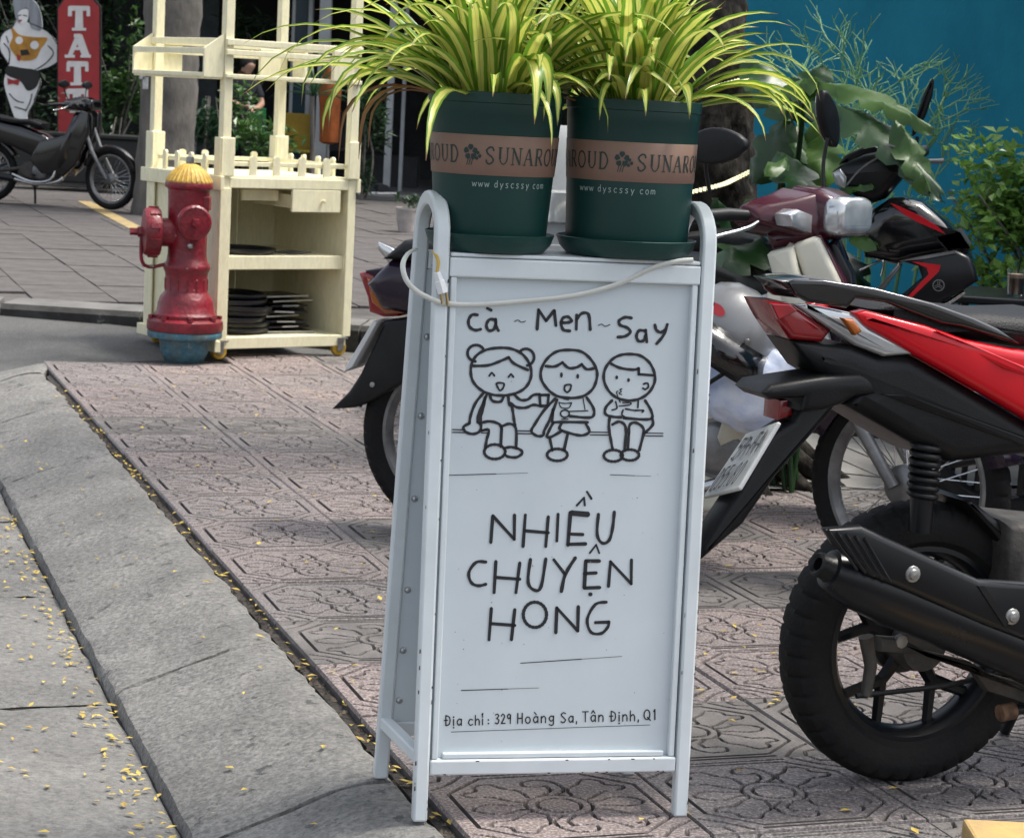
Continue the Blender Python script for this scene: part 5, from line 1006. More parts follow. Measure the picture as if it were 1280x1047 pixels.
def wheel(root, x, z, R_, wd, rimr, style, tread=True, M=Matrix.Identity(4), y=0, rim_m=None, name='wheel'):
    """tyre with blocks, rim and spokes; axle along local y"""
    A = M @ T(x, y, z) @ RX(math.pi / 2); h = wd / 2
    prof = [(rimr, -h * .62), (rimr + .012, -h * .86), ((rimr + R_) / 2, -h), (R_ - .022, -h * .93), (R_ - .011, -h * .80), (R_ - .0035, -h * .55), (R_, -h * .22), (R_, h * .22), (R_ - .0035, h * .55), (R_ - .011, h * .80), (R_ - .022, h * .93), ((rimr + R_) / 2, h), (rimr + .012, h * .86), (rimr, h * .62)]
    seg = 252
    def wob(t, i):
        k = int(round(t / (2 * math.pi) * seg)) % 6
        if not tread: return 1
        if i in (3, 4, 5) and k in (0,): return 1 - .006 / R_
        if i in (8, 9, 10) and k in (2,): return 1 - .006 / R_
        if i in (6,) and k in (1,): return 1 - .004 / R_
        return 1
    w_ = MB().lathe(prof[:14], seg, M=A, wob=wob); w_.f = [f for f in w_.f if len(f) == 4]
    ty = w_.build(name, m_rub, root, smooth=28)
    rm = rim_m or m_satin
    rmb = MB().lathe([(rimr + .002, -h * .64), (rimr - .008, -h * .66), (rimr - .016, -h * .45), (rimr - .022, -h * .2), (rimr - .022, h * .2), (rimr - .016, h * .45), (rimr - .008, h * .66), (rimr + .002, h * .64)], 72, M=A); rmb.f = [f for f in rmb.f if len(f) == 4]; rmb.build('rim', rm, ty, smooth=35)
    if style == 'cast':
        for k in range(5):
            a = 2 * math.pi * k / 5 + .28; mb = MB(); c, s = math.cos(a), math.sin(a)
            mb.tube([(c * .03, s * .03, 0), (c * (rimr * .52), s * (rimr * .52), 0)], [.017, .013], 6, M=A, flat=.8)
            for d in (-.30, .30): mb.tube([(c * (rimr * .5), s * (rimr * .5), 0), (math.cos(a + d) * (rimr - .014), math.sin(a + d) * (rimr - .014), 0)], [.0125, .0105], 6, M=A, flat=.9)
            mb.build('spoke', rm, ty, smooth=40)
        MB().lathe([(0, -.05), (.045, -.05), (.05, -.03), (.05, .03), (.045, .05), (0, .05)], 28, M=A).build('hub', m_eng, ty, smooth=35)
    else:
        mb = MB()
        for k in range(36):
            a = 2 * math.pi * k / 36; b = a + (.42 if k % 2 else -.42) * (1 if k % 4 < 2 else .8); sd_ = .022 * (1 if (k // 2) % 2 else -1)
            mb.tube([(.04 * math.cos(b), .04 * math.sin(b), sd_), ((rimr - .018) * math.cos(a), (rimr - .018) * math.sin(a), 0)], .0017, 5, M=A)
        tag(mb.build('spokes', m_chr, ty, smooth=60), kind='stuff')
        MB().lathe([(0, -.045), (.03, -.045), (.055, -.03), (.055, .03), (.03, .045), (0, .045)], 28, M=A).build('hub', m_alu, ty, smooth=35)
    return ty
def plate_text(root, TL, TR, BL, rows, par):
    """raised characters on a plate given by three corners (local)"""
    ex = TR - TL; ey = BL - TL; nn = ex.cross(ey).normalized(); 
    if nn.x > 0: nn = -nn
    fn = lambda x, y: TL + ex * x + ey * y + nn * .0012
    mb = MB()
    for txt, x0, x1, y0, h in rows: strokes(mb, [dict(q, w=.03) for q in word(txt, x0, x1, y0, y0, h, gap=.35)], .03, fn, 3)
    mb.build('plate_lettering', m_pltx, par)
# ---------------------------------------------------------------- red scooter
RF = Frame(G(1124, 972), rad(22)); rs = empty('red_scooter', RF.o, RF.yaw, label='red and black scooter with its rear wheel and exhaust towards the sandwich board', cat='scooter')
z5 = lambda L_, off=0: [RF.px(x / 2.91 + 860, y / 2.91 + 320, off) for x, y in L_]
z6 = lambda L_, off=0: [RF.px(x / 2.452 + 860, y / 2.452 + 620, off) for x, y in L_]
tap = lambda x: max(.36, min(1, .36 + .64 * (x + .36) / .36))
def zt(L_, off):
    out = []
    for x, y in L_:
        o = off
        for _ in range(4): o = off * tap(RF.px(x / 2.91 + 860, y / 2.91 + 320, o)[0])
        out.append(RF.px(x / 2.91 + 860, y / 2.91 + 320, o))
    return out
def taper(mb):
    for v in mb.v: v.y *= tap(v.x)
    return mb
i5 = lambda L_, off=0: [RF.px(x, y, off) for x, y in L_]
wheel(rs, 0, .262, .262, .098, .182, 'cast')
# rear drive, swing arm and engine case behind the wheel
MB().crown([(.09, .33), (.16, .40), (.42, .38), (.5, .32), (.42, .25), (.16, .25), (.10, .28)], .07, .14, .02, 3).build('transmission_case', m_eng, rs, smooth=40)
MB().lathe([(0, -.062), (.058, -.062), (.066, -.05), (.066, -.02), (0, -.02)], 32, M=T(.0, 0, .262) @ RX(math.pi / 2)).build('brake_drum', m_eng, rs, smooth=35)
sw = z6([(575, 425), (640, 430), (720, 470), (850, 500), (915, 540), (990, 560), (1050, 590), (1050, 640), (900, 590), (860, 530), (700, 480), (575, 470)], .10)
MB().crown(sw, -.12, -.09, .008, 2).build('swing_arm', m_eng, rs, smooth=40)
q = z6([(655, 445)], .12)[0]; MB().lathe([(0, 0), (.012, 0), (.013, -.01), (0, -.012)], 8, M=T(q[0], -.122, q[1]) @ RX(math.pi / 2)).build('bolt', m_steel, rs)
q = z6([(955, 665)], .12)[0]; MB().tube([(q[0], -.12, q[1]), (q[0] + .03, -.12, q[1] + .004)], .016, 10).build('bolt', m_rstb, rs, smooth=40)
MB().tube([(q[0] + .03, -.12, q[1] + .004), (q[0] + .2, -.12, q[1] + .012)], .009, 10).build('stand_bar', m_plas, rs, smooth=40)
bl = z6([(545, 430), (560, 520), (545, 610)], .05); MB().tube([(bl[0][0], -.05, bl[0][1]), (bl[1][0], -.05, bl[1][1]), (bl[2][0], -.05, bl[2][1])], [.014, .012, .010], 8).build('brake_arm', m_eng, rs, smooth=50)
MB().tube([(bl[2][0] - .02, -.05, bl[2][1]), (bl[2][0] + .16, -.06, bl[2][1] + .012), (bl[2][0] + .4, -.04, bl[2][1] + .04)], .005, 6).build('brake_cable', m_plas, rs, smooth=60)
# exhaust
a = z6([(440, 225)], .17)[0]; b = z6([(1030, 470)], .17)[0]; d = ((b[0] - a[0]), (b[1] - a[1])); L_ = math.hypot(*d); ang = math.atan2(d[1], d[0])
M = T(a[0], -.17, a[1]) @ RY(-ang) @ RY(math.pi / 2)
ex = MB().lathe([(.026, -.006), (.034, -.005), (.044, .02), (.050, .05), (.054, .12), (.055, L_), (.05, L_ + .1), (.03, L_ + .22), (.018, L_ + .3)], 28, M=M).build('muffler', m_satin, rs, smooth=40)
MB().lathe([(.012, -.008), (.012, -.03), (.018, -.033), (.021, -.03), (.022, -.012), (.026, -.004)], 24, M=M).build('tail_pipe', m_plas, ex, smooth=40)
sh = z6([(405, 95), (520, 85), (590, 118), (880, 250), (1060, 262), (1060, 452), (900, 392), (625, 272), (545, 240), (440, 150)], .215)
sp = MB().crown(sh, -.232, -.205, .012, 3).build('heat_shield', m_satin, rs, smooth=40)
rb0 = z6([(520, 90), (600, 250)], .215); 
for k in range(5):
    q0 = z6([(430 + 28 * k, 104 + 6 * k), (520 + 26 * k, 226 + 10 * k)], .235); MB().tube([(q0[0][0], -.2335, q0[0][1]), (q0[1][0], -.2325, q0[1][1])], .0026, 5).build('shield_rib', m_satin, sp)
for x, y in ((692, 240), (997, 370)):
    q = z6([(x, y)], .235)[0]; MB().lathe([(0, .008), (.008, .007), (.010, .003), (.014, .002), (.015, 0)], 12, M=T(q[0], -.232, q[1]) @ RX(math.pi / 2)).build('shield_bolt', m_steel, sp, smooth=30)
vs = z6([(890, 275), (910, 275), (985, 385), (975, 405)], .236); MB().prism(vs, -.2345, -.22).build('vent', m_plas, sp)
# body
lowb = zt([(372, 306), (490, 318), (590, 322), (690, 362), (800, 352), (950, 435), (1222, 592), (1330, 640), (1330, 760), (1222, 722), (950, 752), (850, 700), (600, 560), (560, 540), (620, 500), (470, 420)], .11)
taper(MB().crown(lowb, -.125, .125, .03, 4)).build('lower_body', m_plas, rs, smooth=45)
edge = zt([(700, 500), (800, 505), (1222, 660), (1222, 690), (780, 530)], .127); taper(MB().prism(edge, -.129, -.12)).build('body_crease', m_satin, rs, bevel=.002)
redp = zt([(600, 205), (640, 195), (860, 250), (1000, 300), (1170, 335), (1330, 360), (1330, 660), (1222, 588), (950, 428), (800, 345), (640, 250)], .14)
for s in (-1, 1):
    y0, y1 = (-.155, -.10) if s < 0 else (.10, .155)
    taper(MB().crown(redp, y0, y1, .016, 4)).build('side_panel', m_redp, rs, smooth=50)
flute = zt([(900, 270), (1000, 305), (1222, 400), (1330, 440), (1330, 470), (1150, 410)], .157); taper(MB().crown(flute, -.1575, -.150, .003, 2)).build('panel_flute', m_redp, rs, smooth=50)
# tail lamp, indicator lens
tl_ = z5([(290, 165), (372, 170), (402, 192), (525, 270), (490, 315), (372, 302), (330, 240)], .055)
MB().crown(tl_, -.058, .045, .012, 3).build('tail_lamp', m_lens_r, rs, smooth=45)
MB().prism(z5([(302, 172), (372, 176), (400, 200), (330, 232)], .06), -.0605, -.05).build('tail_lamp_band', m_lens_r, rs, bevel=.002)
il = zt([(372, 172), (460, 178), (592, 205), (640, 250), (800, 350), (690, 360), (590, 320), (527, 275), (402, 192)], .10)
taper(MB().crown(il, -.135, -.07, .012, 3)).build('indicator_lens', m_lens_c, rs, smooth=45)
MB().crown(z5([(545, 222), (585, 225), (615, 270), (590, 285)], .1), -.1195, -.1, .004, 2).build('amber_bulb', m_amb, rs, smooth=45)  # amber coloured piece set in the clear lens, no emission
# seat, grab rail
seat = zt([(650, 190), (720, 172), (790, 180), (870, 210), (960, 205), (1060, 205), (1222, 220), (1400, 215), (1400, 360), (1222, 335), (1000, 300), (860, 250)], .09)
taper(MB().crown(seat, -.125, .125, .03, 4)).build('seat', m_seat, rs, smooth=50)
rl_ = zt([(355, 92), (385, 84), (480, 85), (660, 112), (860, 165), (1000, 215), (1090, 255), (1172, 312), (1120, 300), (960, 250), (890, 240), (700, 165), (590, 150), (560, 185), (420, 165), (380, 140)], .11)
for s in (-1, 1):
    y0, y1 = (-.145, -.112) if s < 0 else (.112, .145)
    taper(MB().crown(rl_, y0, y1, .007, 3)).build('grab_rail', m_gloss, rs, smooth=45)
tb = z5([(360, 95), (480, 88), (470, 120), (400, 130)], .08); MB().crown(tb, -.05, .05, .008, 3).build('rail_bridge', m_gloss, rs, smooth=45)
# rear fender, plate, mud flap
fen = z5([(258, 495), (290, 465), (480, 435), (615, 422), (650, 435), (790, 493), (600, 510), (540, 540), (480, 560), (400, 560), (410, 512), (290, 520)], .07)
MB().crown(fen, -.085, .03, .012, 3).build('rear_fender', m_plas, rs, smooth=40)
flap = z5([(400, 545), (540, 535), (520, 570), (320, 800), (200, 975), (100, 1060), (50, 1105), (50, 1060), (170, 880), (300, 650), (380, 600)], .04)
MB().crown(flap, -.045, .02, .012, 3).build('mud_flap', m_plas, rs, smooth=40)
MB().crown(z5([(335, 525), (385, 520), (380, 580), (330, 598)], .03), -.03, .03, .004, 2).build('reflector', m_lens_r, rs, smooth=45)
c3 = [Vector((RF.px(x, y, o)[0] - .03, -o, RF.px(x, y, o)[1])) for x, y, o in ((951, 541, -.055), (992, 526, .125), (942, 610, .125), (897, 621, -.055))]
mb = MB(); off_ = Vector((.008, 0, -.004)); mb.add(c3 + [p + off_ for p in c3], [(0, 1, 2, 3), (7, 6, 5, 4), (0, 4, 5, 1), (1, 5, 6, 2), (2, 6, 7, 3), (3, 7, 4, 0)]); pl = mb.build('number_plate', m_plate, rs, bevel=.003)
plate_text(rs, c3[0], c3[1], c3[3], [('59-FA', .12, .92, .44, .32), ('055.80', .08, .94, .92, .34)], pl)
# shock absorber
s0, s1 = z5([(862, 735), (852, 880)], .09); mb = MB(); n_ = 90; ax0 = Vector((s0[0], -.09, s0[1] + .03)); ax1 = Vector((s1[0], -.09, s1[1]))
mb.tube([ax0 + (ax1 - ax0) * (i / n_) + Vector((.023 * math.cos(i * .5), .023 * math.sin(i * .5), 0)) for i in range(n_ + 1)], .0062, 7); so_ = mb.build('shock_spring', m_plas, rs, smooth=60)
MB().tube([ax0 + Vector((0, 0, .04)), ax0 * .4 + ax1 * .6, ax0 * .39 + ax1 * .61, ax1 - Vector((0, 0, .06))], [.012, .012, .021, .021], 12).build('damper', m_satin, rs, smooth=45)
# inner mud guard right of the wheel
MB().crown(z5([(1000, 890), (1030, 885), (1160, 990), (1222, 1070), (1222, 1150), (1100, 1000)], .07), -.075, .075, .01, 2).build('inner_guard', m_plas, rs, smooth=40)
MB().crown([(.12, .5), (.5, .46), (.56, .32), (.3, .3), (.14, .36)], -.1, .1, .03, 3).build('engine', m_eng, rs, smooth=40)
# front of the scooter, outside the frame
MB().crown([(.38, .46), (.5, .40), (.86, .38), (.95, .45), (1.08, .85), (1.12, .95), (1.18, .93), (1.12, .6), (1.08, .34), (.9, .28), (.5, .3)], -.16, .16, .05, 3).build('front_body', m_redp, rs, smooth=45)
MB().crown([(1.02, .95), (1.08, 1.06), (1.2, 1.04), (1.28, .93), (1.2, .88)], -.12, .12, .04, 3).build('head_cowl', m_redp, rs, smooth=45)
for s in (-1, 1): MB().tube([(1.1, s * .05, 1.03), (1.06, s * .22, 1.05), (1.0, s * .34, 1.03)], .016, 8).build('handlebar', m_plas, rs, smooth=50)
wheel(rs, 1.28, .26, .26, .08, .182, 'cast'); MB().tube([(1.14, -.07, .85), (1.28, -.07, .26)], .02, 10).build('fork', m_satin, rs, smooth=50); MB().tube([(1.14, .07, .85), (1.28, .07, .26)], .02, 10).build('fork', m_satin, rs, smooth=50)
MB().tube([(.45, .12, .32), (.38, .22, 0.0)], .012, 8).build('side_stand', m_plas, rs, smooth=50)

# ---------------------------------------------------------------- underbone motorbike, used for the maroon one and the black one
def underbone(root, steer, cBody, cShield, cSeat, cCowl, cTail, wb=1.25, R_=.283, rim_m=None, detail=True):
    S = T(.95, 0, 0) @ RZ(-steer) @ T(-.95, 0, 0); I = Matrix.Identity(4)
    wheel(root, 0, R_, R_, .07, R_ - .062, 'wire', detail, rim_m=rim_m or m_alu); wheel(root, wb, R_, R_, .062, R_ - .056, 'wire', detail, M=S, rim_m=rim_m or m_alu)
    # body
    MB().crown([(-.27, .69), (-.2, .76), (.1, .77), (.35, .73), (.56, .66), (.70, .58), (.66, .48), (.48, .44), (.25, .53), (-.02, .60), (-.22, .62)], -.105, .105, .045, 4).build('tail_body', cBody, root, smooth=50)
    MB().crown([(-.22, .76), (-.16, .815), (.08, .82), (.26, .785), (.44, .795), (.56, .76), (.56, .715), (.4, .735), (.1, .765)], -.115, .115, .03, 4).build('seat', cSeat, root, smooth=50)
    MB().crown([(.55, .66), (.7, .60), (.82, .60), (.90, .86), (.97, .88), (.98, .70), (.9, .46), (.74, .42), (.6, .48)], -.055, .055, .02, 3).build('frame_cover', cBody, root, smooth=45)
    # leg shield: curved sheet
    zs = [.30, .36, .45, .56, .67, .78, .85, .885]; xf = [.86, .92, .965, .985, .99, .985, .97, .95]; hw_ = [.10, .17, .20, .205, .19, .16, .13, .09]; sw_ = [.10, .17, .19, .19, .16, .12, .09, .06]
    vs = []; fs = []; n = 14
    for z, x, h, s_ in zip(zs, xf, hw_, sw_):
        for k in range(n + 1):
            t = 2 * k / n - 1; vs.append((x - s_ * abs(t) ** 1.7, h * t, z))
    for i in range(len(zs) - 1):
        for k in range(n): fs.append((i * (n + 1) + k, i * (n + 1) + k + 1, (i + 1) * (n + 1) + k + 1, (i + 1) * (n + 1) + k))
    o = MB().add(vs, fs).build('leg_shield', cShield, root, smooth=60); sm = o.modifiers.new('so', 'SOLIDIFY'); sm.thickness = .012
    MB().crown([(.96, .86), (1.0, .9), (1.03, .84), (1.025, .6), (1.0, .5), (.985, .6)], -.04, .04, .012, 3).build('front_trim', cBody, root, smooth=45)
    # engine
    MB().crown([(.38, .40), (.62, .42), (.74, .36), (.74, .27), (.62, .22), (.4, .24), (.32, .3)], -.1, .1, .03, 3).build('engine', m_eng, root, smooth=40)
    ec = MB().lathe([(0, .022), (.06, .02), (.075, .012), (.08, 0)], 30, M=T(.55, -.1, .32) @ RX(math.pi / 2)).build('crankcase_cover', m_alu, root, smooth=40)
    MB().lathe([(0, -.12), (.055, -.12), (.06, -.1), (.06, .1), (.055, .12), (0, .12)], 20, M=T(.76, 0, .36) @ RY(rad(80))).build('cylinder', m_eng, root, smooth=40)
    MB().tube(catmull([(.8, -.1, .33), (.75, -.13, .24), (.55, -.135, .2), (.42, -.14, .215), (.32, -.145, .235)], 5), .017, 10).build('exhaust_pipe', m_chr, root, smooth=60)
    MB().tube([(.32, -.145, .235), (.28, -.145, .24), (.0, -.145, .27), (-.02, -.145, .272)], [.018, .032, .034, .022], 16).build('muffler', m_satin, root, smooth=45)
    MB().tube([(.5, -.17, .28), (.5, .17, .28)], .011, 8).build('footpeg_bar', m_plas, root, smooth=45)
    for s in (-1, 1):
        MB().tube([(.5, s * .08, .36), (0, s * .07, R_)], .017, 8).build('swing_arm', m_eng, root, smooth=50); MB().tube([(.03, s * .085, R_ + .02), (.1, s * .09, .62)], [.022, .026], 12).build('shock_absorber', m_chr, root, smooth=50)
    MB().tube([(.42, .08, .26), (.38, .2, 0)], .011, 8).build('side_stand', m_plas, root, smooth=50)
    # rear fender and tail
    vs = []; fs = []; n = 22
    for k in range(n + 1):
        a = rad(30 + 138 * k / n); r = R_ + .03
        for j, (dy, dr) in enumerate(((-.052, -.03), (-.05, 0), (-.025, .014), (.025, .014), (.05, 0), (.052, -.03))): vs.append(((r + dr) * math.cos(a), dy, R_ + (r + dr) * math.sin(a)))
    for k in range(n):
        for j in range(5): fs.append((k * 6 + j, k * 6 + j + 1, (k + 1) * 6 + j + 1, (k + 1) * 6 + j))
    o = MB().add(vs, fs).build('rear_fender', cTail, root, smooth=60); o.modifiers.new('so', 'SOLIDIFY').thickness = .005
    # steering group
    for s in (-1, 1):
        MB().tube([(.985, s * .075, .74), (1.08, s * .075, .53), (wb - .005, s * .07, R_ + .0)], [.021, .019, .016], 10, M=S).build('fork_leg', m_alu, root, smooth=45)
    vs = []; fs = []
    for k in range(n + 1):
        a = rad(18 + 140 * k / n); r = R_ + .022
        for j, (dy, dr) in enumerate(((-.05, -.05), (-.047, 0), (-.02, .012), (.02, .012), (.047, 0), (.05, -.05))): vs.append((wb + (r + dr) * math.cos(a), dy, R_ + (r + dr) * math.sin(a)))
    for k in range(n):
        for j in range(5): fs.append((k * 6 + j, k * 6 + j + 1, (k + 1) * 6 + j + 1, (k + 1) * 6 + j))
    o = MB().add(vs, fs, S).build('front_fender', cBody, root, smooth=60); o.modifiers.new('so', 'SOLIDIFY').thickness = .005
    MB().crown([(.80, .93), (.82, .965), (.90, 1.025), (.97, 1.02), (1.035, .995), (1.045, .95), (1.03, .90), (.97, .885), (.86, .89)], -.075, .075, .03, 4, M=S).build('head_cowl', cCowl, root, smooth=50)
    for s in (-1, 1):
        # cowl wing reaching to the grip
        vs = []; secs = [(.06, .885, 1.02, .845, 1.0), (.12, .89, 1.0, .84, .965), (.17, .905, .985, .82, .925), (.205, .92, .97, .815, .89)]
        for y, z0, z1, x0, x1 in secs: vs += [(x0, s * y, z0), (x1, s * y, z0 + .01), (x1 + .005, s * y, (z0 + z1) / 2), (x1 - .02, s * y, z1 - .01), (x0 + .02, s * y, z1), (x0, s * y, (z0 + z1) / 2)]
        fs = [(i * 6 + j, i * 6 + (j + 1) % 6, (i + 1) * 6 + (j + 1) % 6, (i + 1) * 6 + j) for i in range(3) for j in range(6)] + [(0, 1, 2, 3, 4, 5)[::-1], tuple(range(18, 24))]
        MB().add(vs, fs, S).build('cowl_wing', cCowl, root, smooth=70, bevel=.010, bseg=4)
        MB().crown([(.09, .905), (.185, .925), (.2, .955), (.16, .968), (.09, .955)], -.985, -.93, .008, 2, M=S @ Matrix(((0, -1, 0, 0), (s, 0, 0, 0), (0, 0, 1, 0), (0, 0, 0, 1)))).build('indicator', m_gloss if not detail else m_lens_c, root, smooth=45)
        MB().tube([(.86, s * .19, .945), (.825, s * .25, .945), (.79, s * .37, .935)], [.014, .017, .017], 12, M=S).build('grip', m_plas, root, smooth=45)
        MB().tube(catmull([(.90, s * .22, .93), (.90, s * .27, .915), (.87, s * .35, .895), (.855, s * .375, .89)], 4), [.006] * 11 + [.0085, .009], 8, M=S).build('brake_lever', m_chr, root, smooth=50)
    hl = [(v.x, v.y) for v in catmull([(-.072, .908, 0), (0, .903, 0), (.072, .908, 0), (.086, .95, 0), (.072, .998, 0), (0, 1.004, 0), (-.072, .998, 0), (-.086, .95, 0)], 4, True)]
    MB().crown(hl, -1.066, -1.0, .026, 5, M=S @ Matrix(((0, -1, 0, 0), (1, 0, 0, 0), (0, 0, 1, 0), (0, 0, 0, 1)))).build('headlight', m_lens_c if detail else m_gloss, root, smooth=45)
    return S
def mirror(root, stem, head, tilt, M, size=(.062, .038), glassy=1):
    MB().tube(catmull(stem, 5), .0052, 8, M=M).build('mirror_stem', m_plas, root, smooth=60)
    P = T(*head) @ tilt; c = [(size[0] * math.cos(t) * (1 + .12 * math.cos(2 * t)), size[1] * math.sin(t) * (1 + .08 * math.sin(t))) for t in [k * math.pi / 10 for k in range(20)]]
    o = MB().crown(c, -.014, .014, .010, 3, M=M @ P).build('mirror', m_plas, root, smooth=50)
    MB().prism([(a * .88, b * .88) for a, b in c], .0145, .013, M=M @ P).build('mirror_glass', m_mirr, o)
# maroon bike behind the board
d0, d1 = G(570, 668), G(1150, 730); DF = Frame(d0, math.atan2(d1.y - d0.y, d1.x - d0.x))
db = empty('maroon_motorbike', d0, DF.yaw, label='maroon motorbike with cream leg shield parked behind the sandwich board', cat='motorbike')
S_ = underbone(db, rad(24), m_wingp, m_cr, m_seat, m_mar, m_wingp, wb=1.27)
mirror(db, [(.69, -.20, 1.0), (.68, -.215, 1.05), (.68, -.23, 1.09)], (.705, -.26, 1.115), RZ(rad(-20)) @ RY(rad(-6)), Matrix.Identity(4), (.088, .046))
mirror(db, [(.94, .12, 1.0), (.93, .14, 1.08), (.935, .15, 1.15)], (.93, .16, 1.20), RZ(rad(62)) @ RY(rad(62)), Matrix.Identity(4), (.075, .036))
dpx = lambda L_, off=0: [DF.px(x, y, off) for x, y in L_]
tlp = dpx([(449, 341), (462, 338), (500, 358), (500, 395), (480, 396), (462, 390), (460, 372)], .04); MB().crown(tlp, -.05, .05, .012, 3).build('tail_lamp', m_lens_r, db, smooth=45)
MB().crown(dpx([(459, 347), (500, 369), (512, 378), (508, 392), (482, 392), (465, 378)], .06), -.066, -.03, .006, 2).build('rear_indicator', m_amb, db, smooth=45)
MB().crown(dpx([(456, 338), (505, 330), (530, 333), (530, 372), (508, 368), (480, 352)], .05), -.058, .05, .01, 3).build('tail_cowl', m_wingp, db, smooth=45)
MB().crown(dpx([(474, 302), (492, 310), (510, 325), (505, 340), (488, 330), (474, 312)], 0), -.012, .012, .005, 2).build('rack_end', m_chr, db, smooth=45)
MB().prism(dpx([(478, 398), (483, 400), (452, 455), (441, 462), (446, 452)], 0), -.08, .08).build('number_plate', m_plate, db, bevel=.002)
MB().crown(dpx([(485, 400), (520, 395), (520, 470), (470, 500), (448, 508), (418, 510), (440, 488), (455, 465)], .03), -.06, .05, .01, 3).build('mud_flap', m_plas, db, smooth=45)
q = dpx([(467, 480)], .05)[0]; MB().lathe([(0, .004), (.007, .003), (.008, 0)], 12, M=T(q[0], -.0605, q[1]) @ RX(math.pi / 2)).build('flap_bolt', m_steel, db, smooth=40)
q = dpx([(893, 562)], .16)[0]; ecv = MB().lathe([(0, .02), (.055, .019), (.066, .012), (.07, 0), (.08, 0), (.082, -.03)], 36, M=T(q[0], -.13, q[1]) @ RX(math.pi / 2)).build('side_cover', m_alu, db, smooth=40)
zq = lambda L_, off: [DF.px(x / 4.36 + 860, y / 4.36 + 160, off) for x, y in L_]
MB().crown(zq([(430, 692), (450, 672), (572, 642), (602, 780), (640, 880), (660, 1000), (560, 1010), (490, 912)], .14), -.15, -.10, .016, 3).build('shield_wing', m_cr, db, smooth=45)
MB().crown(zq([(570, 642), (600, 620), (690, 590), (722, 600), (835, 835), (840, 1000), (690, 1000), (640, 825)], .10), -.125, -.06, .016, 3).build('shield_wing', m_cr, db, smooth=45)
MB().crown(zq([(700, 580), (732, 580), (868, 850), (890, 1000), (850, 1000), (835, 845)], .08), -.10, -.02, .006, 2).build('shield_trim', m_mar, db, smooth=45)
MB().crown(zq([(770, 625), (815, 625), (902, 790), (930, 1000), (880, 1000)], .02), -.05, .03, .008, 2).build('front_badge_strip', m_satin, db, smooth=45)
MB().crown(zq([(430, 568), (710, 545), (692, 600), (600, 630), (470, 662)], .06), -.10, .05, .02, 3).build('steering_neck', m_mar, db, smooth=45)
# cream lower body panel by the cover
MB().crown(dpx([(872, 470), (930, 455), (1000, 430), (1010, 500), (960, 545), (945, 600), (900, 640), (872, 640)], .12), -.125, -.06, .02, 3).build('lower_shield', m_cr, db, smooth=45)
for k, L_ in enumerate(([(950, 372), (985, 362), (1000, 360)], [(944, 420), (946, 392), (952, 376), (965, 368), (990, 362)], [(950, 415), (955, 390), (972, 378)])):
    MB().tube(catmull([(a, -.10 - .012 * k, b) for a, b in dpx(L_, .1)], 5), .005, 8).build('carrier_wire', m_chr, db, smooth=60)
# helmet and bag hanging on it
m_hel = mat('helmet_silver', (.20, .205, .21), .3, var=.06, coat=.4)
hp0 = hit(909, 418, DF.o + DF.n * .2, DF.n); hl_ = empty('helmet', hp0, DF.yaw, label='silver and black half helmet hanging on the maroon motorbike', cat='helmet')
HM = RY(rad(30)) @ RX(rad(-6))
MB().lathe([(0, .135), (.05, .127), (.09, .102), (.117, .06), (.125, .02), (.125, .0)], 36, M=HM).build('shell', m_hel, hl_, smooth=60)
MB().lathe([(.125, .0), (.1275, -.005), (.1275, -.05), (.122, -.075), (.115, -.075), (.112, 0)], 36, M=HM).build('band', m_gloss, hl_, smooth=50)
vs = []; fs = []
for i in range(13):
    a = rad(-115 + 110 * i / 12); vs += [(.128 * math.cos(a), .128 * math.sin(a), .012), (.152 * math.cos(a), .152 * math.sin(a), -.035), (.142 * math.cos(a), .142 * math.sin(a), -.08)]
for i in range(12):
    for j in range(2): fs.append((i * 3 + j, (i + 1) * 3 + j, (i + 1) * 3 + j + 1, i * 3 + j + 1))
o = MB().add(vs, fs, HM).build('visor', m_gloss, hl_, smooth=60); o.modifiers.new('s', 'SOLIDIFY').thickness = .003
MB().tube([HM @ Vector((.06, -.10, -.075)), HM @ Vector((.03, -.05, -.14)), HM @ Vector((0, .05, -.13)), HM @ Vector((0, .11, -.07))], .006, 6).build('chin_strap', m_plas, hl_, smooth=60)
for a, z in ((-60, .03), (-130, .03)): MB().lathe([(0, .006), (.008, .005), (.009, 0)], 12, M=HM @ RZ(rad(a)) @ T(.1255, 0, z - .01) @ RY(math.pi / 2)).build('snap_button', m_steel, hl_, smooth=40)
a_ = rad(-112); lg = MB(); lg.add([HM @ (RZ(a_) @ Vector((.1235 + .0006 - .022 * max(0, (.0 + .045 + .014 * math.sin(t)) - .02) , .026 * math.cos(t), .045 + .014 * math.sin(t)))) for t in [k * .524 for k in range(12)]], [tuple(range(12))]); lg.build('oval_badge', mat('badge_red', (.5, .03, .04), .5, var=0), hl_)
def crumple(name, root, r, m, seed, n=26):
    rnd = random.Random(seed); mb = MB(); vs = []; fs = []
    ph = [(Vector((rnd.gauss(0, 1), rnd.gauss(0, 1), rnd.gauss(0, 1))).normalized(), rnd.uniform(3, 9), rnd.uniform(0, 6)) for _ in range(14)]
    for i in range(n + 1):
        for k in range(2 * n):
            th = math.pi * i / n; a = math.pi * k / n; d = Vector((math.sin(th) * math.cos(a), math.sin(th) * math.sin(a), math.cos(th)))
            e = sum(abs(math.sin(d.dot(q) * f + p)) for q, f, p in ph) / 14; vs.append((d.x * r[0] * (.8 + .4 * e), d.y * r[1] * (.8 + .4 * e), d.z * r[2] * (.8 + .4 * e)))
    for i in range(n):
        for k in range(2 * n): fs.append((i * 2 * n + k, (i + 1) * 2 * n + k, (i + 1) * 2 * n + (k + 1) % (2 * n), i * 2 * n + (k + 1) % (2 * n)))
    return mb.add(vs, fs).build(name, m, root, smooth=35)
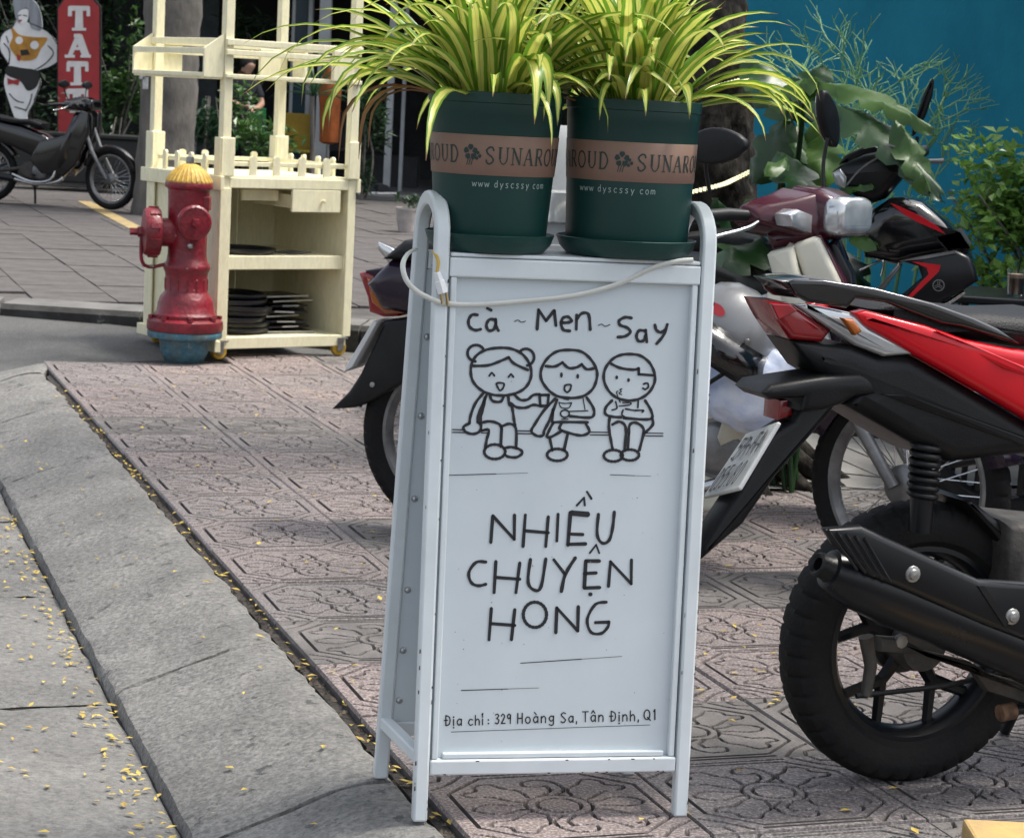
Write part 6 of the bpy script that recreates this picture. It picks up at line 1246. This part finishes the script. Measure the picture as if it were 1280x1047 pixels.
bp0 = hit(948, 487, DF.o + DF.n * .2, DF.n); bag = empty('plastic_bag', bp0, DF.yaw, label='crumpled bluish white plastic bag tucked behind the leg shield', cat='bag')
crumple('bag_body', bag, (.145, .07, .105), mat('bag_film', (.62, .66, .74), .3, col2=(.38, .46, .66), scale=6, bump=.6, bscale=18, contrast=(.4, .6)), 5); crumple('bag_knot', bag, (.05, .04, .05), mat('bag_film', ()), 8, 12).location = (.11, 0, .1)

# black bike on the far pavement
e0, e1 = G(-14, 252, .103), G(143, 262, .103); EF = Frame(e0, math.atan2(e1.y - e0.y, e1.x - e0.x)); wb_ = (e1 - e0).length
eb = empty('black_motorbike', e0, EF.yaw, label='black motorbike parked in front of the red sign on the far pavement', cat='motorbike')
ub = empty('tmp', (0, 0, 0)); bpy.data.objects.remove(ub)
underbone(eb, rad(14), m_gloss, m_gloss, m_seat, m_gloss, m_gloss, wb=1.25, detail=False, rim_m=m_alu)
eb.scale = (wb_ / 1.25,) * 3
for s in (-1, 1): MB().crown([(.56, .60), (.80, .66), (.96, .90), (1.03, .88), (1.04, .70), (.92, .40), (.80, .28), (.58, .30), (.46, .42)], s * .13 - .03, s * .13 + .03, .02, 3).build('side_fairing', m_gloss, eb, smooth=45)
MB().tube(catmull([(.3, -.16, .28), (.5, -.17, .22), (.68, -.16, .25), (.74, -.14, .4)], 5), .012, 8).build('engine_guard', m_chr, eb, smooth=60)
mirror(eb, [(.86, -.2, .98), (.84, -.25, 1.06), (.84, -.27, 1.1)], (.84, -.28, 1.13), RZ(rad(70)), Matrix.Identity(4)); mirror(eb, [(.86, .2, .98), (.84, .25, 1.06), (.84, .27, 1.1)], (.84, .28, 1.13), RZ(rad(70)), Matrix.Identity(4))

# black bike with red chevron behind the maroon one
yO = D(1150, 300, 6.55); yw = rad(-12); YF = Frame((yO.x, yO.y, 0), yw)
yb_ = empty('black_red_motorbike', YF.o, yw, label='glossy black motorbike with red chevron panel behind the red scooter', cat='motorbike')
y1 = lambda L_, off=0: [YF.px(x / 3.738 + 1040, y / 3.738 + 160, off) for x, y in L_]
MB().crown(y1([(0, 205), (40, 172), (150, 122), (250, 102), (290, 118), (350, 190), (325, 240), (250, 330), (190, 352), (120, 325), (60, 295)], .1), -.12, .10, .035, 4).build('head_cowl', m_satin, yb_, smooth=50)
MB().crown(y1([(30, 172), (60, 130), (150, 84), (235, 88), (245, 108), (140, 135)], .06), -.08, .08, .02, 3).build('meter_visor', m_plas, yb_, smooth=50)
MB().crown(y1([(0, 210), (40, 190), (70, 230), (66, 290), (20, 270)], .12), -.128, -.05, .012, 3).build('indicator_lens', m_lens_c, yb_, smooth=45)
mb = MB(); strokes(mb, [[(70, 265), (120, 205), (170, 165), (245, 120)]], 9, lambda x, y: (lambda q: (q[0], -.122, q[1]))(y1([(x, y)], .122)[0])); mb.build('cowl_line', m_alu, yb_)
g0, g1 = y1([(300, 150), (420, 110)], .0); MB().tube([(g0[0], -.12, g0[1]), (g0[0] + .05, .05, g0[1] + .01), (g1[0], .2, g1[1])], .018, 12).build('grip', m_plas, yb_, smooth=50)
g0 = y1([(310, 150)], .12)[0]; MB().lathe([(.02, -.03), (.03, -.028), (.032, 0), (.03, .028), (.02, .03)], 16, M=T(g0[0], -.13, g0[1]) @ RX(rad(70)) @ RY(.4)).build('switch_block', m_plas, yb_, smooth=40)
l_ = y1([(400, 158), (440, 155), (500, 155), (520, 158)], .1); MB().tube([(a, -.1, b) for a, b in l_], [.006, .006, .007, .010], 8).build('brake_lever', m_alu, yb_, smooth=50)
mirr = y1([(375, 45), (392, 0), (420, -50), (440, -90)], -.1); 
MB().tube(catmull([(y1([(385, 110)], -.1)[0][0], .1, y1([(385, 110)], -.1)[0][1]), (y1([(400, 40)], -.1)[0][0], .1, y1([(400, 40)], -.1)[0][1])], 4), .006, 8).build('mirror_stem', m_plas, yb_, smooth=60)
mh = y1([(372, 40), (378, 0), (395, -60), (425, -150), (455, -215), (470, -235), (478, -215), (470, -150), (440, -60), (405, 10), (385, 35)], -.1)
MB().crown(mh, .085, .115, .011, 3).build('mirror', m_plas, yb_, smooth=50)
MB().crown(y1([(190, 382), (270, 330), (330, 325), (420, 345), (540, 440), (640, 560), (660, 640), (600, 640), (560, 575), (380, 615), (300, 642), (150, 605), (130, 480)], .13), -.15, .15, .05, 4).build('front_fairing', m_gloss, yb_, smooth=50)
MB().prism(y1([(272, 352), (300, 360), (420, 415), (490, 458), (532, 497), (400, 440), (330, 400)], .155), -.1525, -.145).build('red_stripe', m_redp, yb_)
MB().crown(y1([(318, 622), (420, 598), (580, 572), (640, 600), (668, 650), (685, 712), (590, 772), (480, 826), (350, 805), (300, 800), (420, 700), (402, 645)], .19), -.205, -.15, .014, 3).build('side_shroud', m_satin, yb_, smooth=45)
MB().prism(y1([(370, 622), (430, 630), (508, 641), (498, 672), (362, 802), (345, 797), (452, 682), (442, 652)], .206), -.2075, -.2).build('red_chevron', m_redp, yb_)
MB().prism(y1([(318, 622), (420, 600), (575, 573), (580, 585), (430, 612)], .206), -.2078, -.2).build('shroud_edge', m_alu, yb_)
ecx = y1([(498, 735)], .207)[0]; er = .024 * 26 / 24 * .68
mb = MB(); strokes(mb, [{'p': [(ecx[0] + .016 * math.cos(t), ecx[1] + .016 * math.sin(t)) for t in [k * .3927 for k in range(16)]], 'c': True, 'w': .0028}] + [[(ecx[0] + e * math.sin(rad(a)), ecx[1] - e * math.cos(rad(a))), (ecx[0] + e * math.sin(rad(a)) + .012 * math.cos(rad(a)), ecx[1] - e * math.cos(rad(a)) + .012 * math.sin(rad(a)))] for a in (90, 210, 330) for e in (-.0026, .0026)], .0016, lambda x, y: (x, -.2085, y)); mb.build('round_emblem', m_alu, yb_)
MB().crown(y1([(210, 750), (310, 630), (330, 640), (240, 760)], .17), -.19, -.15, .008, 2).build('grey_strut', m_alu, yb_, smooth=45)
MB().tube(catmull([(a, -.15, b) for a, b in y1([(130, 665), (180, 640), (235, 620), (238, 650), (228, 690)], .15)], 5), .004, 6).build('cable', m_chr, yb_, smooth=60)
MB().tube([(a, -.16, b) for a, b in y1([(470, 835), (540, 820), (620, 765)], .16)], .008, 8).build('guard_tube', m_chr, yb_, smooth=60)
MB().crown([(-.95, .75), (-.9, .82), (-.5, .80), (-.25, .70), (-.1, .55), (-.25, .45), (-.6, .5), (-.9, .66)], -.11, .11, .04, 3).build('tail_body', m_gloss, yb_, smooth=50); MB().crown([(-.85, .8), (-.6, .85), (-.3, .79), (-.2, .74), (-.5, .77)], -.12, .12, .02, 3).build('seat', m_seat, yb_, smooth=50)
wheel(yb_, -.95, .285, .285, .09, .215, 'cast', False); wheel(yb_, .3, .285, .285, .08, .215, 'cast', False)
for s in (-1, 1): MB().tube([(.02, s * .08, .8), (.3, s * .08, .285)], .02, 8).build('fork_leg', m_plas, yb_, smooth=50)
MB().crown([(-.3, .45), (.0, .5), (.12, .4), (.05, .25), (-.3, .25)], -.11, .11, .03, 3).build('engine', m_eng, yb_, smooth=40)
# scooter glimpsed between the two pots
k0 = D(690, 260, 7.6); kb = empty('grey_scooter', (k0.x, 7.6, 0), rad(-70), label='grey scooter glimpsed between the two flower pots', cat='scooter')
KF = Frame((k0.x, 7.6, 0), rad(-10)); kr = RZ(rad(60))
MB().crown([(-.2, .3), (-.25, .6), (-.12, .98), (.0, 1.13), (.06, 1.05), (.1, .7), (.1, .3)], -.16, .16, .06, 4).build('front_body', m_grey, kb, smooth=50)
MB().crown([(-.1, .5), (-.9, .5), (-1.0, .72), (-.6, .8), (-.3, .72)], -.13, .13, .04, 3).build('tail_body', m_grey, kb, smooth=50)
wheel(kb, .1, .24, .24, .09, .16, 'cast', False); wheel(kb, -.95, .24, .24, .09, .16, 'cast', False)
MB().tube([(-.08, -.34, 1.05), (-.02, 0, 1.08), (-.08, .34, 1.05)], .016, 8).build('handlebar', m_plas, kb, smooth=50); MB().crown([(.07, .62), (.11, .62), (.12, .72), (.08, .72)], -.09, .09, .004, 2).build('number_plate', m_plate, kb)
MB().crown([(.05, .78), (.11, .8), (.1, .9), (.04, .92)], -.1, .1, .015, 3).build('headlight', m_lens_c, kb, smooth=50)
# ================================================================ BIG TREE, WALL, PLANTS ON THE RIGHT
m_bark = mat('dark_bark', (.055, .049, .042), .95, col2=(.007, .006, .005), scale=18, bump=1, bscale=34, contrast=(.42, .68), stretch=(1, 1, .6), detail=12, spec=.2, chips=((.17, .165, .145), 26, .655))
def bark_tube(mb, P, R_, seg, seed, amp=.06):
    rnd = random.Random(seed); n = len(P); vs = []; fs = []
    for i, p in enumerate(P):
        for k in range(seg):
            a = 2 * math.pi * k / seg; r = R_[i] * (1 + amp * math.sin(3 * a + i * .21) + amp * .7 * math.sin(7 * a - i * .4) + rnd.gauss(0, amp * .35)); vs.append((p[0] + r * math.cos(a), p[1] + r * math.sin(a), p[2]))
    for i in range(n - 1):
        for k in range(seg): fs.append((i * seg + k, i * seg + (k + 1) % seg, (i + 1) * seg + (k + 1) % seg, (i + 1) * seg + k))
    mb.add(vs, fs)
YT = 7.25; t0 = D(905, 560, YT); tr = empty('big_tree', (t0.x, YT, 0), 0, label='big dark tree trunk wound with light strips behind the right flower pot', cat='tree')
def tx(px, py): p = D(px, py, YT); return (p.x - t0.x, p.z)
cl = [(tx(912, 640)[0], 0, -.05), (tx(908, 560)[0], 0, tx(905, 560)[1]), (tx(902, 420)[0], 0, tx(900, 420)[1]), (tx(892, 300)[0], 0, tx(890, 300)[1]), (tx(882, 160)[0], 0, tx(880, 160)[1]), (tx(872, 20)[0], 0, tx(870, 20)[1]), (tx(866, -120)[0], .03, tx(860, -120)[1]), (-.2, .1, 2.6), (-.22, .2, 3.6)]
P = catmull(cl, 8); rr = []
for p in P:
    z = p.z; rr.append(.155 + .09 * max(0, 1 - z / .55) ** 1.6 + .02 * max(0, 1.1 - z))
mb = MB(); bark_tube(mb, catmull(P, 3), [rr[min(len(rr) - 1, i // 3)] for i in range(len(catmull(P, 3)))], 72, 3, .05); mb.build('trunk', m_bark, tr, smooth=60)
rt = random.Random(6)
for k in range(7):
    a = rad(200 + 25 * k); MB().tube(catmull([(.1 * math.cos(a), .1 * math.sin(a), .28), (.24 * math.cos(a), .24 * math.sin(a), .10), (.45 * math.cos(a + .2), .45 * math.sin(a + .2), -.03)], 5), [.07 - .0055 * i for i in range(11)], 8).build('root', m_bark, tr, smooth=60)
LIMB = []
for k in range(6):
    a = rad(60 * k + 20); e = (1.9 * math.cos(a) - .2, 1.9 * math.sin(a) + .2, 5.2); LIMB.append(e); MB().tube(catmull([(-.22, .2, 3.5), (.7 * math.cos(a) - .2, .7 * math.sin(a) + .2, 4.3), e], 5), [.11 - .008 * i for i in range(11)], 8).build('limb', m_bark, tr, smooth=60)
lm_can = leaf_mat('canopy_leaf', (.03, .075, .02), (.07, .14, .035), .45, .3, scale=3)
clump('crown', tr, .2, -1.5, 5.6, 3.6, 4.6, 1.1, 1900, .26, lm_can, 51, up=-.1)
# light strips wound on the trunk (they are on)
m_led = mat('led_strip', (.8, .78, .6), .4, var=0, emit=(1.0, .90, .50, .55)); m_ledb = mat('strip_sleeve', (.55, .55, .5), .3, var=.05, coat=.4)
def strip(pts, lab):
    c = [Vector((D(x, y, YT - .20).x, 0, D(x, y, YT - .20).z)) for x, y in pts]; r_ = empty('light_strip', (t0.x, YT, c[0].z), 0, label=lab, cat='light strip', group='light strips on the trunk')
    W_ = []
    for q in c:
        xx = q.x - t0.x - (cl[3][0] if q.z < .9 else cl[4][0]); rr_ = .215; y = -math.sqrt(max(.001, rr_ ** 2 - min(rr_ ** 2, xx * xx))); W_.append(Vector((q.x - t0.x, y, q.z - c[0].z)))
    P = catmull(W_, 8); MB().tube(P, .0115, 8, flat=.5).build('sleeve', m_ledb, r_, smooth=60)
    for k in range(0, 34):
        f = k / 33 * (len(P) - 1); i = min(len(P) - 2, int(f)); q = P[i].lerp(P[i + 1], f - i); MB().box((q.x, q.y - .009, q.z), (.009, .006, .013)).build('diode', m_led, r_)
strip([(830, 246), (862, 240), (900, 231), (918, 224), (945, 212)], 'glowing light strip, uppermost winding on the big trunk beside the mirror'); strip([(862, 354), (890, 350), (925, 344), (960, 336), (985, 322)], 'glowing light strip, lower winding on the big trunk above the helmet'); strip([(880, 112), (900, 107), (932, 98), (945, 92), (955, 86)], 'glowing light strip, high winding on the trunk above the right plant')
# blue wall along the pavement
m_blue = mat('blue_wall_paint', (.003, .165, .255), .8, col2=(.002, .13, .205), spec=.2, scale=1.6, chips=((.012, .17, .24), 3, .66), bump=.12, bscale=45, detail=9)
w0 = Vector((2.0, 9.0, 0)); W0 = w0 - KU * 5; W1 = w0 + KU * 3.9
def wallbox(name, a, b, th, z0, z1, m, par):
    d = (b - a); L_ = d.length; ang = math.atan2(d.y, d.x); mid = (a + b) / 2; return MB().box((0, 0, 0), (L_, th, z1 - z0), M=T(mid.x, mid.y, (z0 + z1) / 2) @ RZ(ang)).build(name, m, par)
bw = empty('blue_building', (0, 0, 0), 0, label='plain deep blue painted wall behind the plants on the right', cat='building')
wallbox('wall', W0 + KV * .15, W1 + KV * .15, .3, 0, 2.5, m_blue, bw); wallbox('plinth', W0 - KV * .03, W1 - KV * .03, .06, 0, .16, mat('grey_plinth', (.2, .2, .2), .8, var=.2), bw)
e_ = W1 + KV * 6; wallbox('side_wall', W1 + KV * .3, e_, .3, 0, 2.5, m_blue, bw)
# monstera: big split leaves by the trunk
lm_mon = leaf_mat('monstera_leaf', (.010, .038, .011), (.028, .078, .02), .38, .18, scale=5); lm_mon2 = leaf_mat('monstera_bright', (.03, .085, .015), (.08, .16, .03), .38, .32, scale=5)
YM = 6.95; mon = empty('monstera', (D(985, 560, YM).x, YM, .0), 0, label='large-leaved climbing monstera beside the dark tree trunk', cat='plant')
mo = Vector(mon.location)
def bigleaf(px0, py0, px1, py1, wpx, Y0, Y1, m, lobes=6, curl=.25, up=Vector((0, -.55, .8)), name='leaf'):
    """leaf from its stalk end to its tip: midrib between two photo points, lobed outline, bent"""
    a = D(px0, py0, Y0) - mo; b = D(px1, py1, Y1) - mo; d = b - a; L_ = d.length; dn = d.normalized(); s_ = dn.cross(up).normalized(); q = s_.cross(dn); W_ = wpx * Y0 / FPX
    n = lobes * 4; vs = []; fs = []
    for i in range(n + 1):
        t = i / n; env = math.sin(math.pi * min(1, t * .93 + .07)) ** .75; notch = 1 - .42 * max(0, math.cos(2 * math.pi * lobes * t)) ** 3 * (1 if .12 < t < .95 else 0)
        hw2 = W_ * .5 * env * notch + .002; c = a + d * t + q * (curl * L_ * (t - t * t) * 1.6)
        for f in (-1, -.5, 0, .5, 1): vs.append(c + s_ * hw2 * f + dn * abs(f) * L_ * .05 - q * (abs(f) ** 1.6) * hw2 * .45 + q * .012 * math.sin(9 * t + 3 * f))
    for i in range(n):
        for k in range(4): fs.append((i * 5 + k, i * 5 + k + 1, (i + 1) * 5 + k + 1, (i + 1) * 5 + k))
    return MB().add(vs, fs).build(name, m, mon, smooth=70)
bigleaf(1005, 128, 1175, 245, 62, 6.6, 6.2, lm_mon, 7, .32); bigleaf(990, 110, 1165, 165, 44, 6.7, 6.3, lm_mon2, 6, .25); bigleaf(1120, 150, 1160, 240, 42, 6.3, 6.2, lm_mon2, 4, .1)
bigleaf(985, 150, 935, 70, 60, 6.8, 7.0, lm_mon, 5, .2); bigleaf(985, 150, 1030, 85, 70, 6.8, 6.8, lm_mon, 5, .25); bigleaf(960, 130, 1020, 100, 55, 6.7, 6.6, lm_mon2, 4, .2)
bigleaf(975, 190, 1010, 240, 60, 6.6, 6.4, lm_mon, 3, .1); bigleaf(940, 230, 985, 150, 58, 6.7, 6.7, lm_mon, 3, .1); bigleaf(985, 200, 958, 218, 24, 6.5, 6.4, lm_mon2, 1, .2); bigleaf(1000, 245, 940, 270, 70, 6.7, 6.4, lm_mon, 4, .15)
bigleaf(960, 300, 905, 330, 75, 6.6, 6.4, lm_mon, 3, .2); bigleaf(1010, 300, 1075, 360, 80, 6.8, 6.5, lm_mon, 4, .2); bigleaf(1020, 260, 1085, 262, 40, 6.7, 6.5, lm_mon, 2, .2); bigleaf(1040, 280, 1095, 308, 36, 6.6, 6.4, lm_mon2, 2, .1); bigleaf(1050, 240, 1090, 234, 14, 6.5, 6.4, lm_mon2, 1, .1)
bigleaf(930, 320, 895, 250, 60, 6.8, 6.7, lm_mon, 3, .1); bigleaf(1000, 160, 960, 220, 70, 6.9, 6.8, lm_mon, 4, .1); bigleaf(1025, 150, 1030, 230, 60, 6.9, 6.8, lm_mon2, 4, .1)
for k, (x, y) in enumerate(((1005, 128), (985, 150), (975, 190), (1000, 245), (1010, 300), (960, 300))):
    p = D(x, y, 6.7) - mo; MB().tube(catmull([(rt.gauss(0, .03), rt.gauss(0, .03), 0), (rt.gauss(0, .05), rt.gauss(0, .04), p.z * .5), p], 5), .009, 8).build('stalk', lm_mon, mon, smooth=60)
# pencil bush against the wall
YE = 8.6; pe = empty('pencil_bush', (D(1095, 330, YE).x, YE, 0), 0, label='wispy green pencil bush with leafless twigs against the blue wall', cat='shrub')
m_tw = leaf_mat('green_twig', (.09, .23, .11), (.17, .33, .15), .6, .1); re_ = random.Random(12); po = Vector(pe.location); mbt = MB()
def twig(p, d, L_, r, lev):
    q = p + d * L_; m1 = p + d * L_ * .5 + Vector((re_.gauss(0, .012), re_.gauss(0, .012), 0)); mbt.tube([p, m1, q], [r, r * .9, r * .75], 5, caps=False)
    if lev == 0: return
    for k in range(re_.choice((2, 3, 3))):
        nd = (d + Vector((re_.gauss(0, .55), re_.gauss(0, .5), re_.gauss(.18, .35)))).normalized(); twig(p.lerp(q, re_.uniform(.55, 1)), nd, L_ * re_.uniform(.55, .85), r * .72, lev - 1)
for k in range(9):
    x = re_.uniform(-.26, .2); b0 = Vector((x * .5, re_.gauss(0, .06), 0)); b1 = Vector((x, re_.gauss(0, .08), re_.uniform(.62, .95)))
    MB().tube([b0, b0.lerp(b1, .5), b1], [.011, .009, .007], 7).build('stem', m_tw, pe, smooth=60)
    twig(b1, (b1 - b0).normalized(), re_.uniform(.2, .34), .0072, 4)
tag(mbt.build('twigs', m_tw, pe, smooth=60), kind='stuff')
# leafy bush on the far right, planter trough, table with iced coffee
lm_bush = leaf_mat('bush_leaf', (.09, .21, .035), (.24, .40, .09), .32, .38, scale=8)
YQ = 8.2; bu = empty('round_leaf_bush', (D(1245, 400, YQ).x, YQ, 0), 0, label='bright green small-leaved bush at the right edge before the blue wall', cat='shrub')
for k in range(7): MB().tube(catmull([(rt.gauss(0, .04), rt.gauss(0, .04), .3), (rt.gauss(0, .12), rt.gauss(0, .1), .6), (rt.gauss(.05, .2), rt.gauss(0, .15), .95)], 5), [.012 - .0008 * i for i in range(11)], 6).build('stem', m_bark2, bu, smooth=60)
zz = lambda py: D(1240, py, YQ).z
clump('foliage', bu, .10, 0, (zz(200) + zz(330)) / 2, .30, .26, (zz(200) - zz(340)) * .55, 3200, .052, lm_bush, 61, narrow=.6)
clump('lower_foliage', bu, .0, -.1, zz(345), .2, .2, .1, 260, .05, lm_bush, 62, narrow=.6)
tr_ = empty('planter_trough', (bu.location.x, YQ, 0), 0, label='low grey concrete trough holding the bright green bush', cat='planter'); MB().box((.1, 0, .22), (.9, .34, .44)).build('trough', m_conc, tr_, bevel=.01)
yt = 7.3; tb0 = D(1262, 372, yt); ctb = empty('cafe_table', (tb0.x + .12, yt, 0), rad(-10), label='low black cafe table at the right edge holding an iced coffee', cat='table')
MB().box((0, 0, tb0.z), (.62, .5, .025)).build('table_top', m_satin, ctb, bevel=.006)
for x in (-.27, .27):
    for y in (-.2, .2): MB().tube([(x, y, tb0.z - .01), (x, y, 0)], .014, 8).build('leg', m_satin, ctb, smooth=50)
MB().box((0, -.2, tb0.z - .05), (.54, .015, .05)).build('apron', m_satin, ctb)
cs = empty('black_stool', (tb0.x - .1, yt - .35, 0), 0, label='black stool frame in front of the cafe table', cat='stool'); zst = D(1240, 395, yt - .35).z
MB().box((.1, 0, zst), (.34, .3, .02)).build('seat', m_satin, cs, bevel=.006)
for x in (-.05, .25):
    for y in (-.13, .13): MB().tube([(x, y, zst), (x, y, 0)], .011, 8).build('leg', m_satin, cs, smooth=50)
gp = D(1268, 371, yt - .08); gl_ = empty('iced_coffee', (gp.x, yt - .08, tb0.z + .013), 0, label='glass of iced coffee with black straw on the cafe table', cat='drink')
MB().lathe([(.024, 0), (.026, .003), (.031, .09), (.029, .09), (.025, .006), (0, .006)], 24).build('glass', mat('clear_glass', (.9, .92, .92), .03, var=0, trans=1), gl_, smooth=40)
MB().lathe([(.0, .007), (.024, .007), (.027, .06), (0, .06)], 24).build('coffee', mat('coffee', (.16, .06, .022), .2, var=.2), gl_, smooth=40); MB().lathe([(0, .0605), (.027, .0605), (.0278, .074), (0, .076)], 24).build('foam', mat('coffee_foam', (.55, .40, .28), .7, var=.2), gl_, smooth=40); MB().tube([(.0, 0, .02), (.012, 0, .13)], .003, 8).build('straw', m_plas, gl_, smooth=50)
